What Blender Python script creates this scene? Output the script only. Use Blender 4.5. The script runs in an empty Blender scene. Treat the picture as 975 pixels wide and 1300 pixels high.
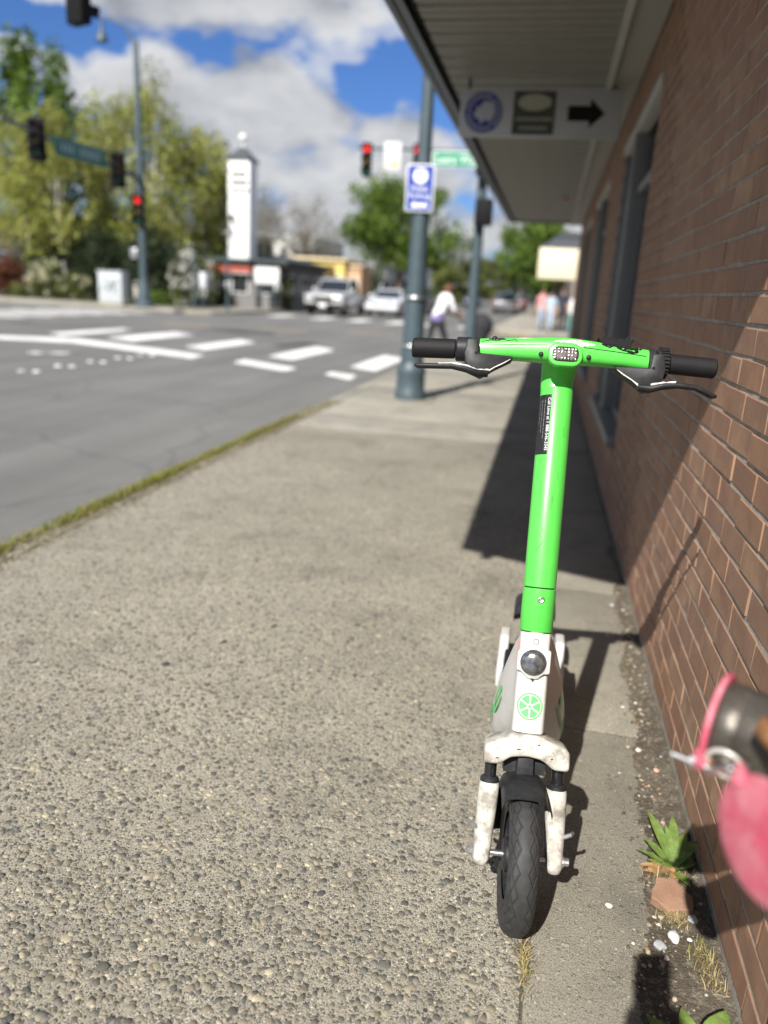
import bpy, bmesh, math, random
import numpy as np
from mathutils import Vector, Matrix

random.seed(7)
rng = np.random.default_rng(7)
SC = bpy.context.scene
COL = SC.collection
PI = math.pi

# ------------------------------------------------------------------ camera
EYE = (0.0, 0.0, 1.25)
cam_data = bpy.data.cameras.new('camera')
cam = bpy.data.objects.new('camera', cam_data)
COL.objects.link(cam)
cam_m = Matrix(((0.977304, -0.105856, 0.183500), (0.205371, 0.260942, -0.943256), (0.051966, 0.959533, 0.276759)))
cam.matrix_world = Matrix.Translation(EYE) @ cam_m.to_4x4()
cam_data.sensor_fit = 'HORIZONTAL'
cam_data.sensor_width = 36.0
cam_data.lens = 36.0 * 976.0 / 975.0
cam_data.clip_start = 0.02
cam_data.clip_end = 6000.0
cam_data.dof.use_dof = True
cam_data.dof.focus_distance = 1.60
cam_data.dof.aperture_fstop = 2.15
SC.camera = cam

# ------------------------------------------------------------------ sun and sky
SUN_DIR = Vector((0.275, 1.06, -1.0)).normalized()      # the way the light travels
sun_el = math.asin(-SUN_DIR.z)
sun_data = bpy.data.lights.new('sun', 'SUN')
sun_data.energy = 5.0
sun_data.angle = math.radians(0.53)
sun_data.color = (1.0, 0.965, 0.905)
sun = bpy.data.objects.new('sun', sun_data)
COL.objects.link(sun)
sun.rotation_euler = SUN_DIR.to_track_quat('-Z', 'Y').to_euler()
sun.location = (-5, -20, 20)

world = bpy.data.worlds.new('World')
SC.world = world
world.use_nodes = True
wt = world.node_tree
for n in list(wt.nodes):
    wt.nodes.remove(n)


class NT:
    """tiny node-graph helper"""
    def __init__(s, tree):
        s.t = tree

    def n(s, kind, ins=None, **props):
        nd = s.t.nodes.new(kind)
        for k, v in props.items():
            setattr(nd, k, v)
        for k, v in (ins or {}).items():
            sock = nd.inputs[k]
            if hasattr(v, 'is_linked') or isinstance(v, bpy.types.NodeSocket):
                s.t.links.new(v, sock)
            else:
                sock.default_value = v
        return nd

    def math(s, op, a, b=None, c=None, clamp=False):
        nd = s.t.nodes.new('ShaderNodeMath')
        nd.operation = op
        nd.use_clamp = clamp
        for i, v in enumerate((a, b, c)):
            if v is None:
                continue
            if isinstance(v, bpy.types.NodeSocket):
                s.t.links.new(v, nd.inputs[i])
            else:
                nd.inputs[i].default_value = v
        return nd.outputs[0]

    def vmath(s, op, a, b=None):
        nd = s.t.nodes.new('ShaderNodeVectorMath')
        nd.operation = op
        for i, v in enumerate((a, b)):
            if v is None:
                continue
            if isinstance(v, bpy.types.NodeSocket):
                s.t.links.new(v, nd.inputs[i])
            else:
                nd.inputs[i].default_value = v
        return nd.outputs['Value'] if op in ('DOT_PRODUCT', 'LENGTH', 'DISTANCE') else nd.outputs[0]

    def mix(s, fac, a, b, mode='MIX'):
        nd = s.t.nodes.new('ShaderNodeMix')
        nd.data_type = 'RGBA'
        nd.blend_type = mode
        for i, v in ((0, fac), (6, a), (7, b)):
            if isinstance(v, bpy.types.NodeSocket):
                s.t.links.new(v, nd.inputs[i])
            else:
                nd.inputs[i].default_value = v if i == 0 else (tuple(v) + (1,))[:4]
        return nd.outputs[2]

    def ramp(s, fac, stops, interp='LINEAR'):
        nd = s.t.nodes.new('ShaderNodeValToRGB')
        cr = nd.color_ramp
        cr.interpolation = interp
        while len(cr.elements) < len(stops):
            cr.elements.new(0.5)
        for e, (p, c) in zip(cr.elements, stops):
            e.position = p
            e.color = (c, c, c, 1) if isinstance(c, (int, float)) else (tuple(c) + (1,))[:4]
        s.t.links.new(fac, nd.inputs[0])
        return nd.outputs[0]

    def noise(s, vec, scale, detail=4, rough=0.55, dist=0.0, color=False):
        nd = s.n('ShaderNodeTexNoise', {'Scale': scale, 'Detail': detail, 'Roughness': rough, 'Distortion': dist})
        if vec is not None:
            s.t.links.new(vec, nd.inputs['Vector'])
        return nd.outputs[1 if color else 0]


# sky: Nishita blue with broken cumulus, mixed by direction over the whole dome
W = NT(wt)
skyn = W.n('ShaderNodeTexSky', sky_type='NISHITA', sun_disc=False, sun_elevation=sun_el,
           sun_rotation=math.atan2(-SUN_DIR.x, -SUN_DIR.y), altitude=40.0, air_density=1.0, dust_density=0.6, ozone_density=2.0)
gen = W.n('ShaderNodeTexCoord').outputs['Generated']
dirn = W.vmath('NORMALIZE', gen)
sep = W.n('ShaderNodeSeparateXYZ', {0: dirn})
stretch = W.vmath('MULTIPLY', dirn, (1.0, 1.0, 1.75))
CLOUD_OFF = (7.7, 0.3, 3.3)
elev = sep.outputs[2]


def cloud_density(off):
    v = W.vmath('ADD', stretch, tuple(a + b for a, b in zip(CLOUD_OFF, off)))
    big = W.noise(v, 2.6, 2, 0.5)
    puff = W.n('ShaderNodeTexVoronoi', {'Vector': W.vmath('ADD', v, W.vmath('MULTIPLY', W.noise(v, 8.0, 2, 0.55, color=True), (0.12, 0.12, 0.12))), 'Scale': 9.0})
    fine = W.noise(v, 13.0, 6, 0.56)
    d = W.math('ADD', W.math('MULTIPLY', big, 0.62), W.math('MULTIPLY', fine, 0.30))
    return W.math('ADD', d, W.math('MULTIPLY', W.math('SUBTRACT', 0.55, puff.outputs['Distance']), 0.20))


def gauss(x, c, w):
    q = W.math('DIVIDE', W.math('SUBTRACT', x, c), w)
    return W.math('EXPONENT', W.math('MULTIPLY', W.math('MULTIPLY', q, q), -1.0))


# layers: a low cumulus field, a ragged clear gap above it, a grey bank higher up
wav = W.noise(W.vmath('ADD', W.vmath('MULTIPLY', dirn, (1.0, 1.0, 0.2)), (0.5, 0.2, 0.0)), 3.2, 3, 0.55)
gap_c = W.math('MULTIPLY_ADD', wav, 0.22, 0.145)
gap = gauss(elev, gap_c, 0.026)
lowfield = W.ramp(elev, [(0.0, 0.9), (0.12, 1.0), (0.22, 1.0), (0.31, 0.0)])
bank = W.ramp(elev, [(0.22, 0.0), (0.30, 1.0), (0.62, 0.6), (0.8, 0.0)])
gapdir = W.vmath('DOT_PRODUCT', dirn, Vector((-0.115, 0.94, 0.30)).normalized()[:])
heap = W.ramp(W.vmath('DOT_PRODUCT', dirn, Vector((-0.40, 0.90, 0.40)).normalized()[:]), [(0.962, 0.0), (0.990, 1.0)])
hole = W.ramp(gapdir, [(0.984, 0.0), (0.9975, 1.0)])
shape = W.math('SUBTRACT', W.math('MULTIPLY_ADD', lowfield, 0.118, W.math('MULTIPLY', bank, 0.155)), W.math('MULTIPLY_ADD', gap, 0.17, W.math('MULTIPLY', hole, 0.14)))
shape = W.math('MULTIPLY_ADD', heap, 0.055, shape)
c0 = W.math('ADD', cloud_density((0, 0, 0)), shape)
c1 = W.math('ADD', cloud_density((-0.010, -0.035, 0.055)), shape)
mask = W.ramp(c0, [(0.500, 0.0), (0.535, 0.6), (0.585, 1.0)], 'EASE')
lit = W.math('MULTIPLY_ADD', W.math('SUBTRACT', c0, c1), 5.0, 0.72, clamp=True)
thick = W.ramp(c0, [(0.56, 1.0), (0.80, 0.45)])
ccol = W.mix(W.math('MULTIPLY', lit, thick), (3.4, 3.65, 4.25), (8.6, 8.75, 9.0))
skyblue = W.mix(1.0, skyn.outputs[0], (0.52, 0.80, 1.32), 'MULTIPLY')
skycol = W.mix(mask, skyblue, ccol)
bg = W.n('ShaderNodeBackground', {'Color': skycol, 'Strength': 0.05})
wo = W.n('ShaderNodeOutputWorld', {'Surface': bg.outputs[0]})

SC.view_settings.view_transform = 'Standard'
SC.view_settings.look = 'None'
SC.view_settings.exposure = 0.8
SC.view_settings.gamma = 1.0
SC.view_settings.use_curve_mapping = False
SC.cycles.max_bounces = 6
SC.cycles.transparent_max_bounces = 6
SC.cycles.use_denoising = True
SC.cycles.sample_clamp_indirect = 4.0

# ------------------------------------------------------------------ object helpers


def tag(o, label=None, cat=None, group=None, kind=None):
    if label:
        o['label'] = label
    if cat:
        o['category'] = cat
    if group:
        o['group'] = group
    if kind:
        o['kind'] = kind
    return o


def empty(name, loc, label=None, cat=None, group=None, kind=None, rz=0.0):
    o = bpy.data.objects.new(name, None)
    o.empty_display_size = 0.1
    o.location = loc
    o.rotation_euler = (0, 0, rz)
    COL.objects.link(o)
    return tag(o, label, cat, group, kind)


def link(name, me, parent=None, loc=(0, 0, 0)):
    o = bpy.data.objects.new(name, me)
    o.location = loc
    COL.objects.link(o)
    if parent is not None:
        o.parent = parent
    return o


def copy_tree(o, parent=None):
    c = o.copy()
    COL.objects.link(c)
    c.parent = parent
    for ch in list(o.children):
        copy_tree(ch, c)
    return c


def np_mesh(name, verts, faces, mat, colors=None, smooth=False):
    """verts (n,3), faces (m,k) ndarray, colors per face (m,3)"""
    me = bpy.data.meshes.new(name)
    verts = np.asarray(verts, dtype=np.float32)
    faces = np.asarray(faces, dtype=np.int32)
    m, k = faces.shape
    me.vertices.add(len(verts))
    me.vertices.foreach_set('co', verts.ravel())
    me.loops.add(m * k)
    me.loops.foreach_set('vertex_index', faces.ravel())
    me.polygons.add(m)
    me.polygons.foreach_set('loop_start', np.arange(m, dtype=np.int32) * k)
    if smooth:
        me.polygons.foreach_set('use_smooth', np.ones(m, dtype=bool))
    me.update(calc_edges=True)
    if colors is not None:
        at = me.attributes.new('tint', 'FLOAT_COLOR', 'FACE')
        c4 = np.ones((m, 4), dtype=np.float32)
        c4[:, :3] = colors
        at.data.foreach_set('color', c4.ravel())
    me.validate()
    if mat:
        me.materials.append(mat)
    return me


class MB:
    """collects shapes in world or local coordinates, then links them as one mesh object"""
    def __init__(s):
        s.v = []
        s.f = []
        s.mi = []

    def add(s, vs, fs, mi=0, M=None):
        o = len(s.v)
        if M is not None:
            vs = [M @ Vector(p) for p in vs]
        s.v += [tuple(p) for p in vs]
        s.f += [tuple(i + o for i in f) for f in fs]
        s.mi += [mi] * len(fs)
        return s

    def box(s, c, d, M=None, mi=0):
        x, y, z = d[0] / 2, d[1] / 2, d[2] / 2
        vs = [(c[0] + i * x, c[1] + j * y, c[2] + k * z) for i in (-1, 1) for j in (-1, 1) for k in (-1, 1)]
        fs = [(0, 1, 3, 2), (4, 6, 7, 5), (0, 4, 5, 1), (2, 3, 7, 6), (0, 2, 6, 4), (1, 5, 7, 3)]
        return s.add(vs, fs, mi, M)

    def bbox(s, c, d, b=0.004, M=None, mi=0, seg=2):
        """bevelled box"""
        bm = bmesh.new()
        bmesh.ops.create_cube(bm, size=1.0)
        for v in bm.verts:
            v.co = Vector((c[0] + v.co.x * d[0], c[1] + v.co.y * d[1], c[2] + v.co.z * d[2]))
        bmesh.ops.bevel(bm, geom=bm.edges[:], offset=b, segments=seg, affect='EDGES', profile=0.5)
        return s.frombm(bm, mi, M)

    def frombm(s, bm, mi=0, M=None):
        bm.verts.index_update()
        vs = [v.co.copy() for v in bm.verts]
        fs = [tuple(v.index for v in f.verts) for f in bm.faces]
        bm.free()
        return s.add(vs, fs, mi, M)

    def prism(s, poly, z0, z1, M=None, b=0.0, mi=0, seg=2):
        """2-D outline (x,y) extruded along z"""
        bm = bmesh.new()
        lo = [bm.verts.new((p[0], p[1], z0)) for p in poly]
        hi = [bm.verts.new((p[0], p[1], z1)) for p in poly]
        n = len(poly)
        bm.faces.new(lo[::-1])
        bm.faces.new(hi)
        for i in range(n):
            bm.faces.new((lo[i], lo[(i + 1) % n], hi[(i + 1) % n], hi[i]))
        bmesh.ops.recalc_face_normals(bm, faces=bm.faces[:])
        if b > 0:
            bmesh.ops.bevel(bm, geom=bm.edges[:], offset=b, segments=seg, affect='EDGES', profile=0.5)
        return s.frombm(bm, mi, M)

    def loft(s, rings, cap=True, M=None, mi=0, close=True):
        n = len(rings[0])
        vs = [p for r in rings for p in r]
        fs = []
        for k in range(len(rings) - 1):
            for i in range(n if close else n - 1):
                j = (i + 1) % n
                fs.append((k * n + i, k * n + j, (k + 1) * n + j, (k + 1) * n + i))
        if cap:
            fs.append(tuple(range(n))[::-1])
            fs.append(tuple((len(rings) - 1) * n + i for i in range(n)))
        return s.add(vs, fs, mi, M)

    def path(s, pts, rad, n=10, cap=True, M=None, mi=0, squash=None):
        pts = [Vector(p) for p in pts]
        if not hasattr(rad, '__len__'):
            rad = [rad] * len(pts)
        t0 = (pts[1] - pts[0]).normalized()
        u = t0.orthogonal().normalized()
        rings = []
        for i, p in enumerate(pts):
            t = (pts[min(i + 1, len(pts) - 1)] - pts[max(i - 1, 0)]).normalized()
            u = (u - t * u.dot(t)).normalized()
            w = t.cross(u)
            rings.append([p + (u * math.cos(a) + w * math.sin(a)) * rad[i] for a in [2 * PI * k / n for k in range(n)]])
        return s.loft(rings, cap, M, mi)

    def lathe(s, prof, n=24, M=None, mi=0, cap=True):
        """profile [(r,z)] about z"""
        rings = [[(r * math.cos(2 * PI * k / n), r * math.sin(2 * PI * k / n), z) for k in range(n)] for r, z in prof]
        return s.loft(rings, cap, M, mi)

    def torus(s, R, r, n=32, m=10, M=None, mi=0, a0=0.0, a1=2 * PI):
        full = abs(a1 - a0 - 2 * PI) < 1e-6
        vs, fs = [], []
        cnt = n if full else n + 1
        for i in range(cnt):
            a = a0 + (a1 - a0) * i / n
            for j in range(m):
                b = 2 * PI * j / m
                q = R + r * math.cos(b)
                vs.append((q * math.cos(a), q * math.sin(a), r * math.sin(b)))
        for i in range(n):
            for j in range(m):
                i2 = (i + 1) % cnt
                fs.append((i * m + j, i2 * m + j, i2 * m + (j + 1) % m, i * m + (j + 1) % m))
        return s.add(vs, fs, mi, M)

    def sphere(s, c, r, n=16, m=10, M=None, mi=0):
        rx, ry, rz = r if hasattr(r, '__len__') else (r, r, r)
        rings = []
        for k in range(m + 1):
            t = -PI / 2 + PI * k / m
            q = max(math.cos(t), 1e-4)
            rings.append([(c[0] + rx * q * math.cos(2 * PI * i / n), c[1] + ry * q * math.sin(2 * PI * i / n), c[2] + rz * math.sin(t)) for i in range(n)])
        return s.loft(rings, True, M, mi)

    def mesh(s, name, mats, smooth=35, origin=(0, 0, 0)):
        me = bpy.data.meshes.new(name)
        ox, oy, oz = origin
        me.from_pydata([(x - ox, y - oy, z - oz) for x, y, z in s.v], [], s.f)
        for m in (mats if isinstance(mats, (list, tuple)) else [mats]):
            me.materials.append(m)
        me.polygons.foreach_set('material_index', s.mi)
        bm = bmesh.new()
        bm.from_mesh(me)
        bmesh.ops.recalc_face_normals(bm, faces=bm.faces[:])
        bm.to_mesh(me)
        bm.free()
        if smooth:
            me.shade_smooth()
            me.set_sharp_from_angle(angle=math.radians(smooth))
        return me

    def build(s, name, mats, parent=None, smooth=35, origin=(0, 0, 0), label=None, cat=None, group=None, kind=None, loc=None):
        me = s.mesh(name, mats, smooth, origin)
        o = link(name, me, parent, loc if loc is not None else ((0, 0, 0) if parent is not None else origin))
        return tag(o, label, cat, group, kind)


def text_verts(body, size, align='LEFT', res=3):
    cu = bpy.data.curves.new('txt', 'FONT')
    cu.body = body
    cu.size = size
    cu.align_x = align
    cu.align_y = 'CENTER'
    cu.resolution_u = res
    ob = bpy.data.objects.new('txt', cu)
    COL.objects.link(ob)
    dg = bpy.context.evaluated_depsgraph_get()
    me = ob.evaluated_get(dg).to_mesh()
    vs = [tuple(v.co) for v in me.vertices]
    fs = [tuple(p.vertices) for p in me.polygons]
    ob.evaluated_get(dg).to_mesh_clear()
    bpy.data.objects.remove(ob)
    bpy.data.curves.remove(cu)
    return vs, fs


def frame_m(origin, xdir, ydir):
    """matrix with local x along xdir, y along ydir, z = x cross y"""
    x = Vector(xdir).normalized()
    y = Vector(ydir).normalized()
    z = x.cross(y).normalized()
    y = z.cross(x)
    return Matrix(((x.x, y.x, z.x, origin[0]), (x.y, y.y, z.y, origin[1]), (x.z, y.z, z.z, origin[2]), (0, 0, 0, 1)))


# ------------------------------------------------------------------ materials
def pmat(name, col, rough=0.6, metal=0.0, var=0.12, vscale=8.0, bump=0.0, bscale=60.0, spec=0.5, coat=0.0,
         dirt=None, dirt_amt=0.0, dscale=14.0, trans=0.0, ior=1.45, dcut=(0.5, 0.72)):
    m = bpy.data.materials.new(name)
    m.use_nodes = True
    t = m.node_tree
    p = t.nodes['Principled BSDF']
    N = NT(t)
    oc = N.n('ShaderNodeTexCoord').outputs['Object']
    nz = N.noise(oc, vscale, 5, 0.6)
    lo = tuple(c * (1 - var) for c in col)
    hi = tuple(min(1, c * (1 + var)) for c in col)
    c = N.mix(N.ramp(nz, [(0.3, 0.0), (0.7, 1.0)]), lo, hi)
    if dirt is not None:
        dz = N.ramp(N.noise(oc, dscale, 8, 0.68), [(dcut[0], 0.0), (dcut[1], 1.0)])
        c = N.mix(N.math('MULTIPLY', dz, dirt_amt), c, dirt)
    t.links.new(c, p.inputs['Base Color'])
    r = N.math('MULTIPLY_ADD', nz, 0.22, rough - 0.11, clamp=True)
    t.links.new(r, p.inputs['Roughness'])
    p.inputs['Metallic'].default_value = metal
    p.inputs['Specular IOR Level'].default_value = spec
    p.inputs['Coat Weight'].default_value = coat
    p.inputs['Coat Roughness'].default_value = 0.12
    if trans:
        p.inputs['Transmission Weight'].default_value = trans
        p.inputs['IOR'].default_value = ior
    if bump > 0:
        b = N.n('ShaderNodeBump', {'Strength': bump, 'Distance': 0.01, 'Height': N.noise(oc, bscale, 6, 0.6)})
        t.links.new(b.outputs[0], p.inputs['Normal'])
    return m


def tintmat(name, rough=0.7, translucent=0.0, var=0.15, vscale=30.0, bump=0.0, spec=0.3):
    """colour comes from the per-piece 'tint' attribute"""
    m = bpy.data.materials.new(name)
    m.use_nodes = True
    t = m.node_tree
    p = t.nodes['Principled BSDF']
    N = NT(t)
    a = N.n('ShaderNodeAttribute', attribute_name='tint').outputs['Color']
    oc = N.n('ShaderNodeTexCoord').outputs['Object']
    nz = N.noise(oc, vscale, 4, 0.6)
    k = N.math('MULTIPLY_ADD', nz, 2 * var, 1 - var)
    comb = N.n('ShaderNodeCombineXYZ', {0: k, 1: k, 2: k}).outputs[0]
    c = N.mix(1.0, a, comb, 'MULTIPLY')
    t.links.new(c, p.inputs['Base Color'])
    p.inputs['Roughness'].default_value = rough
    p.inputs['Specular IOR Level'].default_value = spec
    if bump:
        b = N.n('ShaderNodeBump', {'Strength': bump, 'Distance': 0.005, 'Height': N.noise(oc, vscale * 3, 5, 0.6)})
        t.links.new(b.outputs[0], p.inputs['Normal'])
    if translucent > 0:
        tr = N.n('ShaderNodeBsdfTranslucent', {'Color': c})
        mx = N.n('ShaderNodeMixShader', {0: translucent, 1: p.outputs[0], 2: tr.outputs[0]})
        t.links.new(mx.outputs[0], t.nodes['Material Output'].inputs['Surface'])
    return m


def emat(name, col, strength):
    m = pmat(name, col, 0.4, var=0.03)
    p = m.node_tree.nodes['Principled BSDF']
    p.inputs['Emission Color'].default_value = tuple(col) + (1,)
    p.inputs['Emission Strength'].default_value = strength
    return m


def concrete_mat(name, coarse, base, dark, stone=1.0):
    m = bpy.data.materials.new(name)
    m.use_nodes = True
    t = m.node_tree
    p = t.nodes['Principled BSDF']
    N = NT(t)
    geo = N.n('ShaderNodeNewGeometry').outputs['Position']
    big = N.noise(geo, 1.3, 5, 0.6)
    med = N.noise(geo, 9.0, 6, 0.65)
    fine = N.noise(geo, 330.0, 5, 0.75)
    v1 = N.n('ShaderNodeTexVoronoi', {'Vector': geo, 'Scale': 105.0, 'Randomness': 1.0})
    v2 = N.n('ShaderNodeTexVoronoi', {'Vector': geo, 'Scale': 210.0, 'Randomness': 1.0})
    sepc = N.n('ShaderNodeSeparateColor', {0: v1.outputs['Color']})
    sepd = N.n('ShaderNodeSeparateColor', {0: v2.outputs['Color']})
    # cement paste
    paste = N.mix(N.ramp(fine, [(0.38, 0.0), (0.57, 1.0)]), dark, base)
    # stones: only some voronoi cells are a stone
    s1 = N.math('MULTIPLY', N.ramp(v1.outputs['Distance'], [(0.40, 1.0), (0.52, 0.0)]),
                N.math('GREATER_THAN', sepc.outputs[0], 1.0 - 0.34 * coarse))
    s2 = N.math('MULTIPLY', N.ramp(v2.outputs['Distance'], [(0.42, 1.0), (0.55, 0.0)]),
                N.math('GREATER_THAN', sepd.outputs[0], 1.0 - 0.42 * coarse))
    st_col = N.ramp(sepc.outputs[1], [(0.0, (0.06, 0.062, 0.063)), (0.22, (0.115, 0.115, 0.108)), (0.5, (0.19, 0.175, 0.145)), (0.8, (0.27, 0.243, 0.195)), (1.0, (0.48, 0.44, 0.35))])
    st_col2 = N.ramp(sepd.outputs[1], [(0.0, (0.05, 0.05, 0.052)), (0.4, (0.13, 0.125, 0.115)), (0.75, (0.27, 0.25, 0.215)), (1.0, (0.62, 0.58, 0.49))])
    c = N.mix(N.math('MULTIPLY', s2, stone), paste, st_col2)
    c = N.mix(N.math('MULTIPLY', s1, stone), c, st_col)
    stain = N.ramp(N.noise(geo, 2.6, 8, 0.7), [(0.30, 0.72), (0.46, 1.0)])
    tone = N.math('MULTIPLY', stain, N.math('MULTIPLY', N.math('MULTIPLY_ADD', big, 0.8, 0.62), N.math('MULTIPLY_ADD', med, 0.45, 0.78)))
    comb = N.n('ShaderNodeCombineXYZ', {0: tone, 1: tone, 2: N.math('MULTIPLY', tone, 0.985)}).outputs[0]
    c = N.mix(1.0, c, comb, 'MULTIPLY')
    t.links.new(c, p.inputs['Base Color'])
    p.inputs['Roughness'].default_value = 0.86
    p.inputs['Specular IOR Level'].default_value = 0.3
    h = N.math('ADD', N.math('MULTIPLY', s1, 0.55), N.math('ADD', N.math('MULTIPLY', s2, 0.35), N.math('MULTIPLY', fine, 1.15)))
    b = N.n('ShaderNodeBump', {'Strength': 0.85, 'Distance': 0.0035 * (0.55 + 0.45 * coarse), 'Height': h})
    t.links.new(b.outputs[0], p.inputs['Normal'])
    return m


def brick_mat(name, attr):
    m = bpy.data.materials.new(name)
    m.use_nodes = True
    t = m.node_tree
    p = t.nodes['Principled BSDF']
    N = NT(t)
    geo = N.n('ShaderNodeNewGeometry').outputs['Position']
    if attr:
        rnd = N.n('ShaderNodeSeparateColor', {0: N.n('ShaderNodeAttribute', attribute_name='tint').outputs['Color']}).outputs[0]
    else:
        rnd = N.n('ShaderNodeObjectInfo').outputs['Random']
    shift = N.n('ShaderNodeCombineXYZ', {0: N.math('MULTIPLY', rnd, 7.0), 1: N.math('MULTIPLY', rnd, 31.0), 2: 0.0}).outputs[0]
    q = N.vmath('ADD', geo, shift)
    wire = N.noise(N.vmath('MULTIPLY', q, (220.0, 220.0, 9.0)), 1.0, 5, 0.65)
    cloud = N.noise(q, 11.0, 5, 0.6)
    grit = N.noise(q, 260.0, 4, 0.7)
    base = N.ramp(rnd, [(0.0, (0.23, 0.127, 0.078)), (0.22, (0.325, 0.188, 0.110)), (0.45, (0.265, 0.155, 0.103)),
                        (0.65, (0.345, 0.210, 0.128)), (0.85, (0.28, 0.150, 0.088)), (1.0, (0.375, 0.242, 0.155))])
    c = N.mix(N.ramp(cloud, [(0.35, 0.0), (0.7, 1.0)]), base, (0.215, 0.122, 0.082))
    k = N.math('MULTIPLY', N.math('MULTIPLY_ADD', wire, 0.55, 0.72), N.math('MULTIPLY_ADD', grit, 0.5, 0.75))
    comb = N.n('ShaderNodeCombineXYZ', {0: k, 1: k, 2: k}).outputs[0]
    c = N.mix(1.0, c, comb, 'MULTIPLY')
    pale = N.ramp(N.noise(geo, 19.0, 9, 0.75), [(0.58, 0.0), (0.74, 1.0)])
    c = N.mix(N.math('MULTIPLY', pale, 0.4), c, (0.40, 0.32, 0.25))
    t.links.new(c, p.inputs['Base Color'])
    p.inputs['Roughness'].default_value = 0.78
    p.inputs['Specular IOR Level'].default_value = 0.35
    h = N.math('ADD', N.math('MULTIPLY', wire, 0.8), N.math('MULTIPLY', grit, 0.6))
    b = N.n('ShaderNodeBump', {'Strength': 0.6, 'Distance': 0.002, 'Height': h})
    t.links.new(b.outputs[0], p.inputs['Normal'])
    return m


def asphalt_mat(name):
    m = bpy.data.materials.new(name)
    m.use_nodes = True
    t = m.node_tree
    p = t.nodes['Principled BSDF']
    N = NT(t)
    geo = N.n('ShaderNodeNewGeometry').outputs['Position']
    big = N.noise(geo, 0.35, 6, 0.65)
    streak = N.noise(N.vmath('MULTIPLY', geo, (1.6, 0.12, 1.0)), 1.0, 5, 0.6)
    fine = N.noise(geo, 120.0, 4, 0.7)
    v = N.n('ShaderNodeTexVoronoi', {'Vector': N.vmath('ADD', geo, N.noise(geo, 0.8, 3, 0.6, color=True)), 'Scale': 0.28}, feature='DISTANCE_TO_EDGE')
    crack = N.ramp(v.outputs['Distance'], [(0.0, 1.0), (0.012, 0.0)])
    c = N.mix(fine, (0.080, 0.079, 0.075), (0.195, 0.19, 0.178))
    tone = N.math('MULTIPLY', N.math('MULTIPLY_ADD', big, 0.8, 0.60), N.math('MULTIPLY_ADD', streak, 0.8, 0.60))
    comb = N.n('ShaderNodeCombineXYZ', {0: tone, 1: tone, 2: tone}).outputs[0]
    c = N.mix(1.0, c, comb, 'MULTIPLY')
    c = N.mix(N.math('MULTIPLY', crack, 0.22), c, (0.03, 0.03, 0.03))
    t.links.new(c, p.inputs['Base Color'])
    p.inputs['Roughness'].default_value = 0.85
    p.inputs['Specular IOR Level'].default_value = 0.3
    b = N.n('ShaderNodeBump', {'Strength': 0.5, 'Distance': 0.004, 'Height': fine})
    t.links.new(b.outputs[0], p.inputs['Normal'])
    return m


def ground_mat(name, a, b_, c_):
    m = bpy.data.materials.new(name)
    m.use_nodes = True
    t = m.node_tree
    p = t.nodes['Principled BSDF']
    N = NT(t)
    geo = N.n('ShaderNodeNewGeometry').outputs['Position']
    n1 = N.noise(geo, 2.2, 6, 0.65)
    n2 = N.noise(geo, 55.0, 6, 0.7)
    n3 = N.noise(geo, 180.0, 4, 0.7)
    c = N.mix(N.ramp(n1, [(0.35, 0.0), (0.65, 1.0)]), a, b_)
    c = N.mix(N.ramp(n2, [(0.5, 0.0), (0.66, 1.0)]), c, c_)
    k = N.math('MULTIPLY_ADD', n3, 0.9, 0.55)
    comb = N.n('ShaderNodeCombineXYZ', {0: k, 1: k, 2: k}).outputs[0]
    c = N.mix(1.0, c, comb, 'MULTIPLY')
    t.links.new(c, p.inputs['Base Color'])
    p.inputs['Roughness'].default_value = 0.95
    p.inputs['Specular IOR Level'].default_value = 0.15
    b = N.n('ShaderNodeBump', {'Strength': 0.9, 'Distance': 0.01, 'Height': N.math('ADD', n2, n3)})
    t.links.new(b.outputs[0], p.inputs['Normal'])
    return m


MT = {}
MT['agg'] = concrete_mat('aggregate_concrete', 1.0, (0.45, 0.412, 0.33), (0.062, 0.056, 0.044))
MT['fineagg'] = concrete_mat('fine_concrete', 0.6, (0.30, 0.276, 0.222), (0.10, 0.091, 0.073), 0.45)
MT['paleconc'] = concrete_mat('pale_concrete', 0.25, (0.31, 0.291, 0.245), (0.165, 0.153, 0.128), 0.5)
MT['asphalt'] = asphalt_mat('asphalt')
MT['soil'] = ground_mat('soil', (0.085, 0.070, 0.052), (0.155, 0.132, 0.100), (0.25, 0.22, 0.172))
MT['verge'] = ground_mat('verge_soil', (0.05, 0.06, 0.025), (0.09, 0.085, 0.045), (0.10, 0.12, 0.04))
MT['far'] = ground_mat('far_ground', (0.10, 0.10, 0.085), (0.13, 0.125, 0.11), (0.09, 0.10, 0.06))
MT['brick'] = brick_mat('brick_single', False)
MT['brickfar'] = brick_mat('brick_joined', True)
MT['mortar'] = pmat('mortar', (0.38, 0.345, 0.295), 0.9, var=0.3, vscale=22, bump=0.9, bscale=240, dirt=(0.18, 0.155, 0.13), dirt_amt=0.5, dscale=7)
MT['paint'] = pmat('road_paint', (0.70, 0.69, 0.66), 0.7, var=0.08, vscale=3, dirt=(0.25, 0.25, 0.24), dirt_amt=0.8, dscale=5)
MT['ypaint'] = pmat('yellow_paint', (0.62, 0.42, 0.10), 0.7, var=0.15, vscale=3)
MT['pole'] = pmat('pole_paint', (0.045, 0.070, 0.083), 0.5, var=0.12, vscale=6, dirt=(0.09, 0.10, 0.10), dirt_amt=0.5)
MT['dark'] = pmat('black_plastic', (0.009, 0.009, 0.010), 0.7, var=0.2, vscale=20, spec=0.15)
MT['steel'] = pmat('galvanised_steel', (0.5, 0.5, 0.5), 0.35, metal=0.9, var=0.15, vscale=60)
MT['white'] = pmat('white_paint', (0.74, 0.74, 0.72), 0.5, var=0.05)
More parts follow.
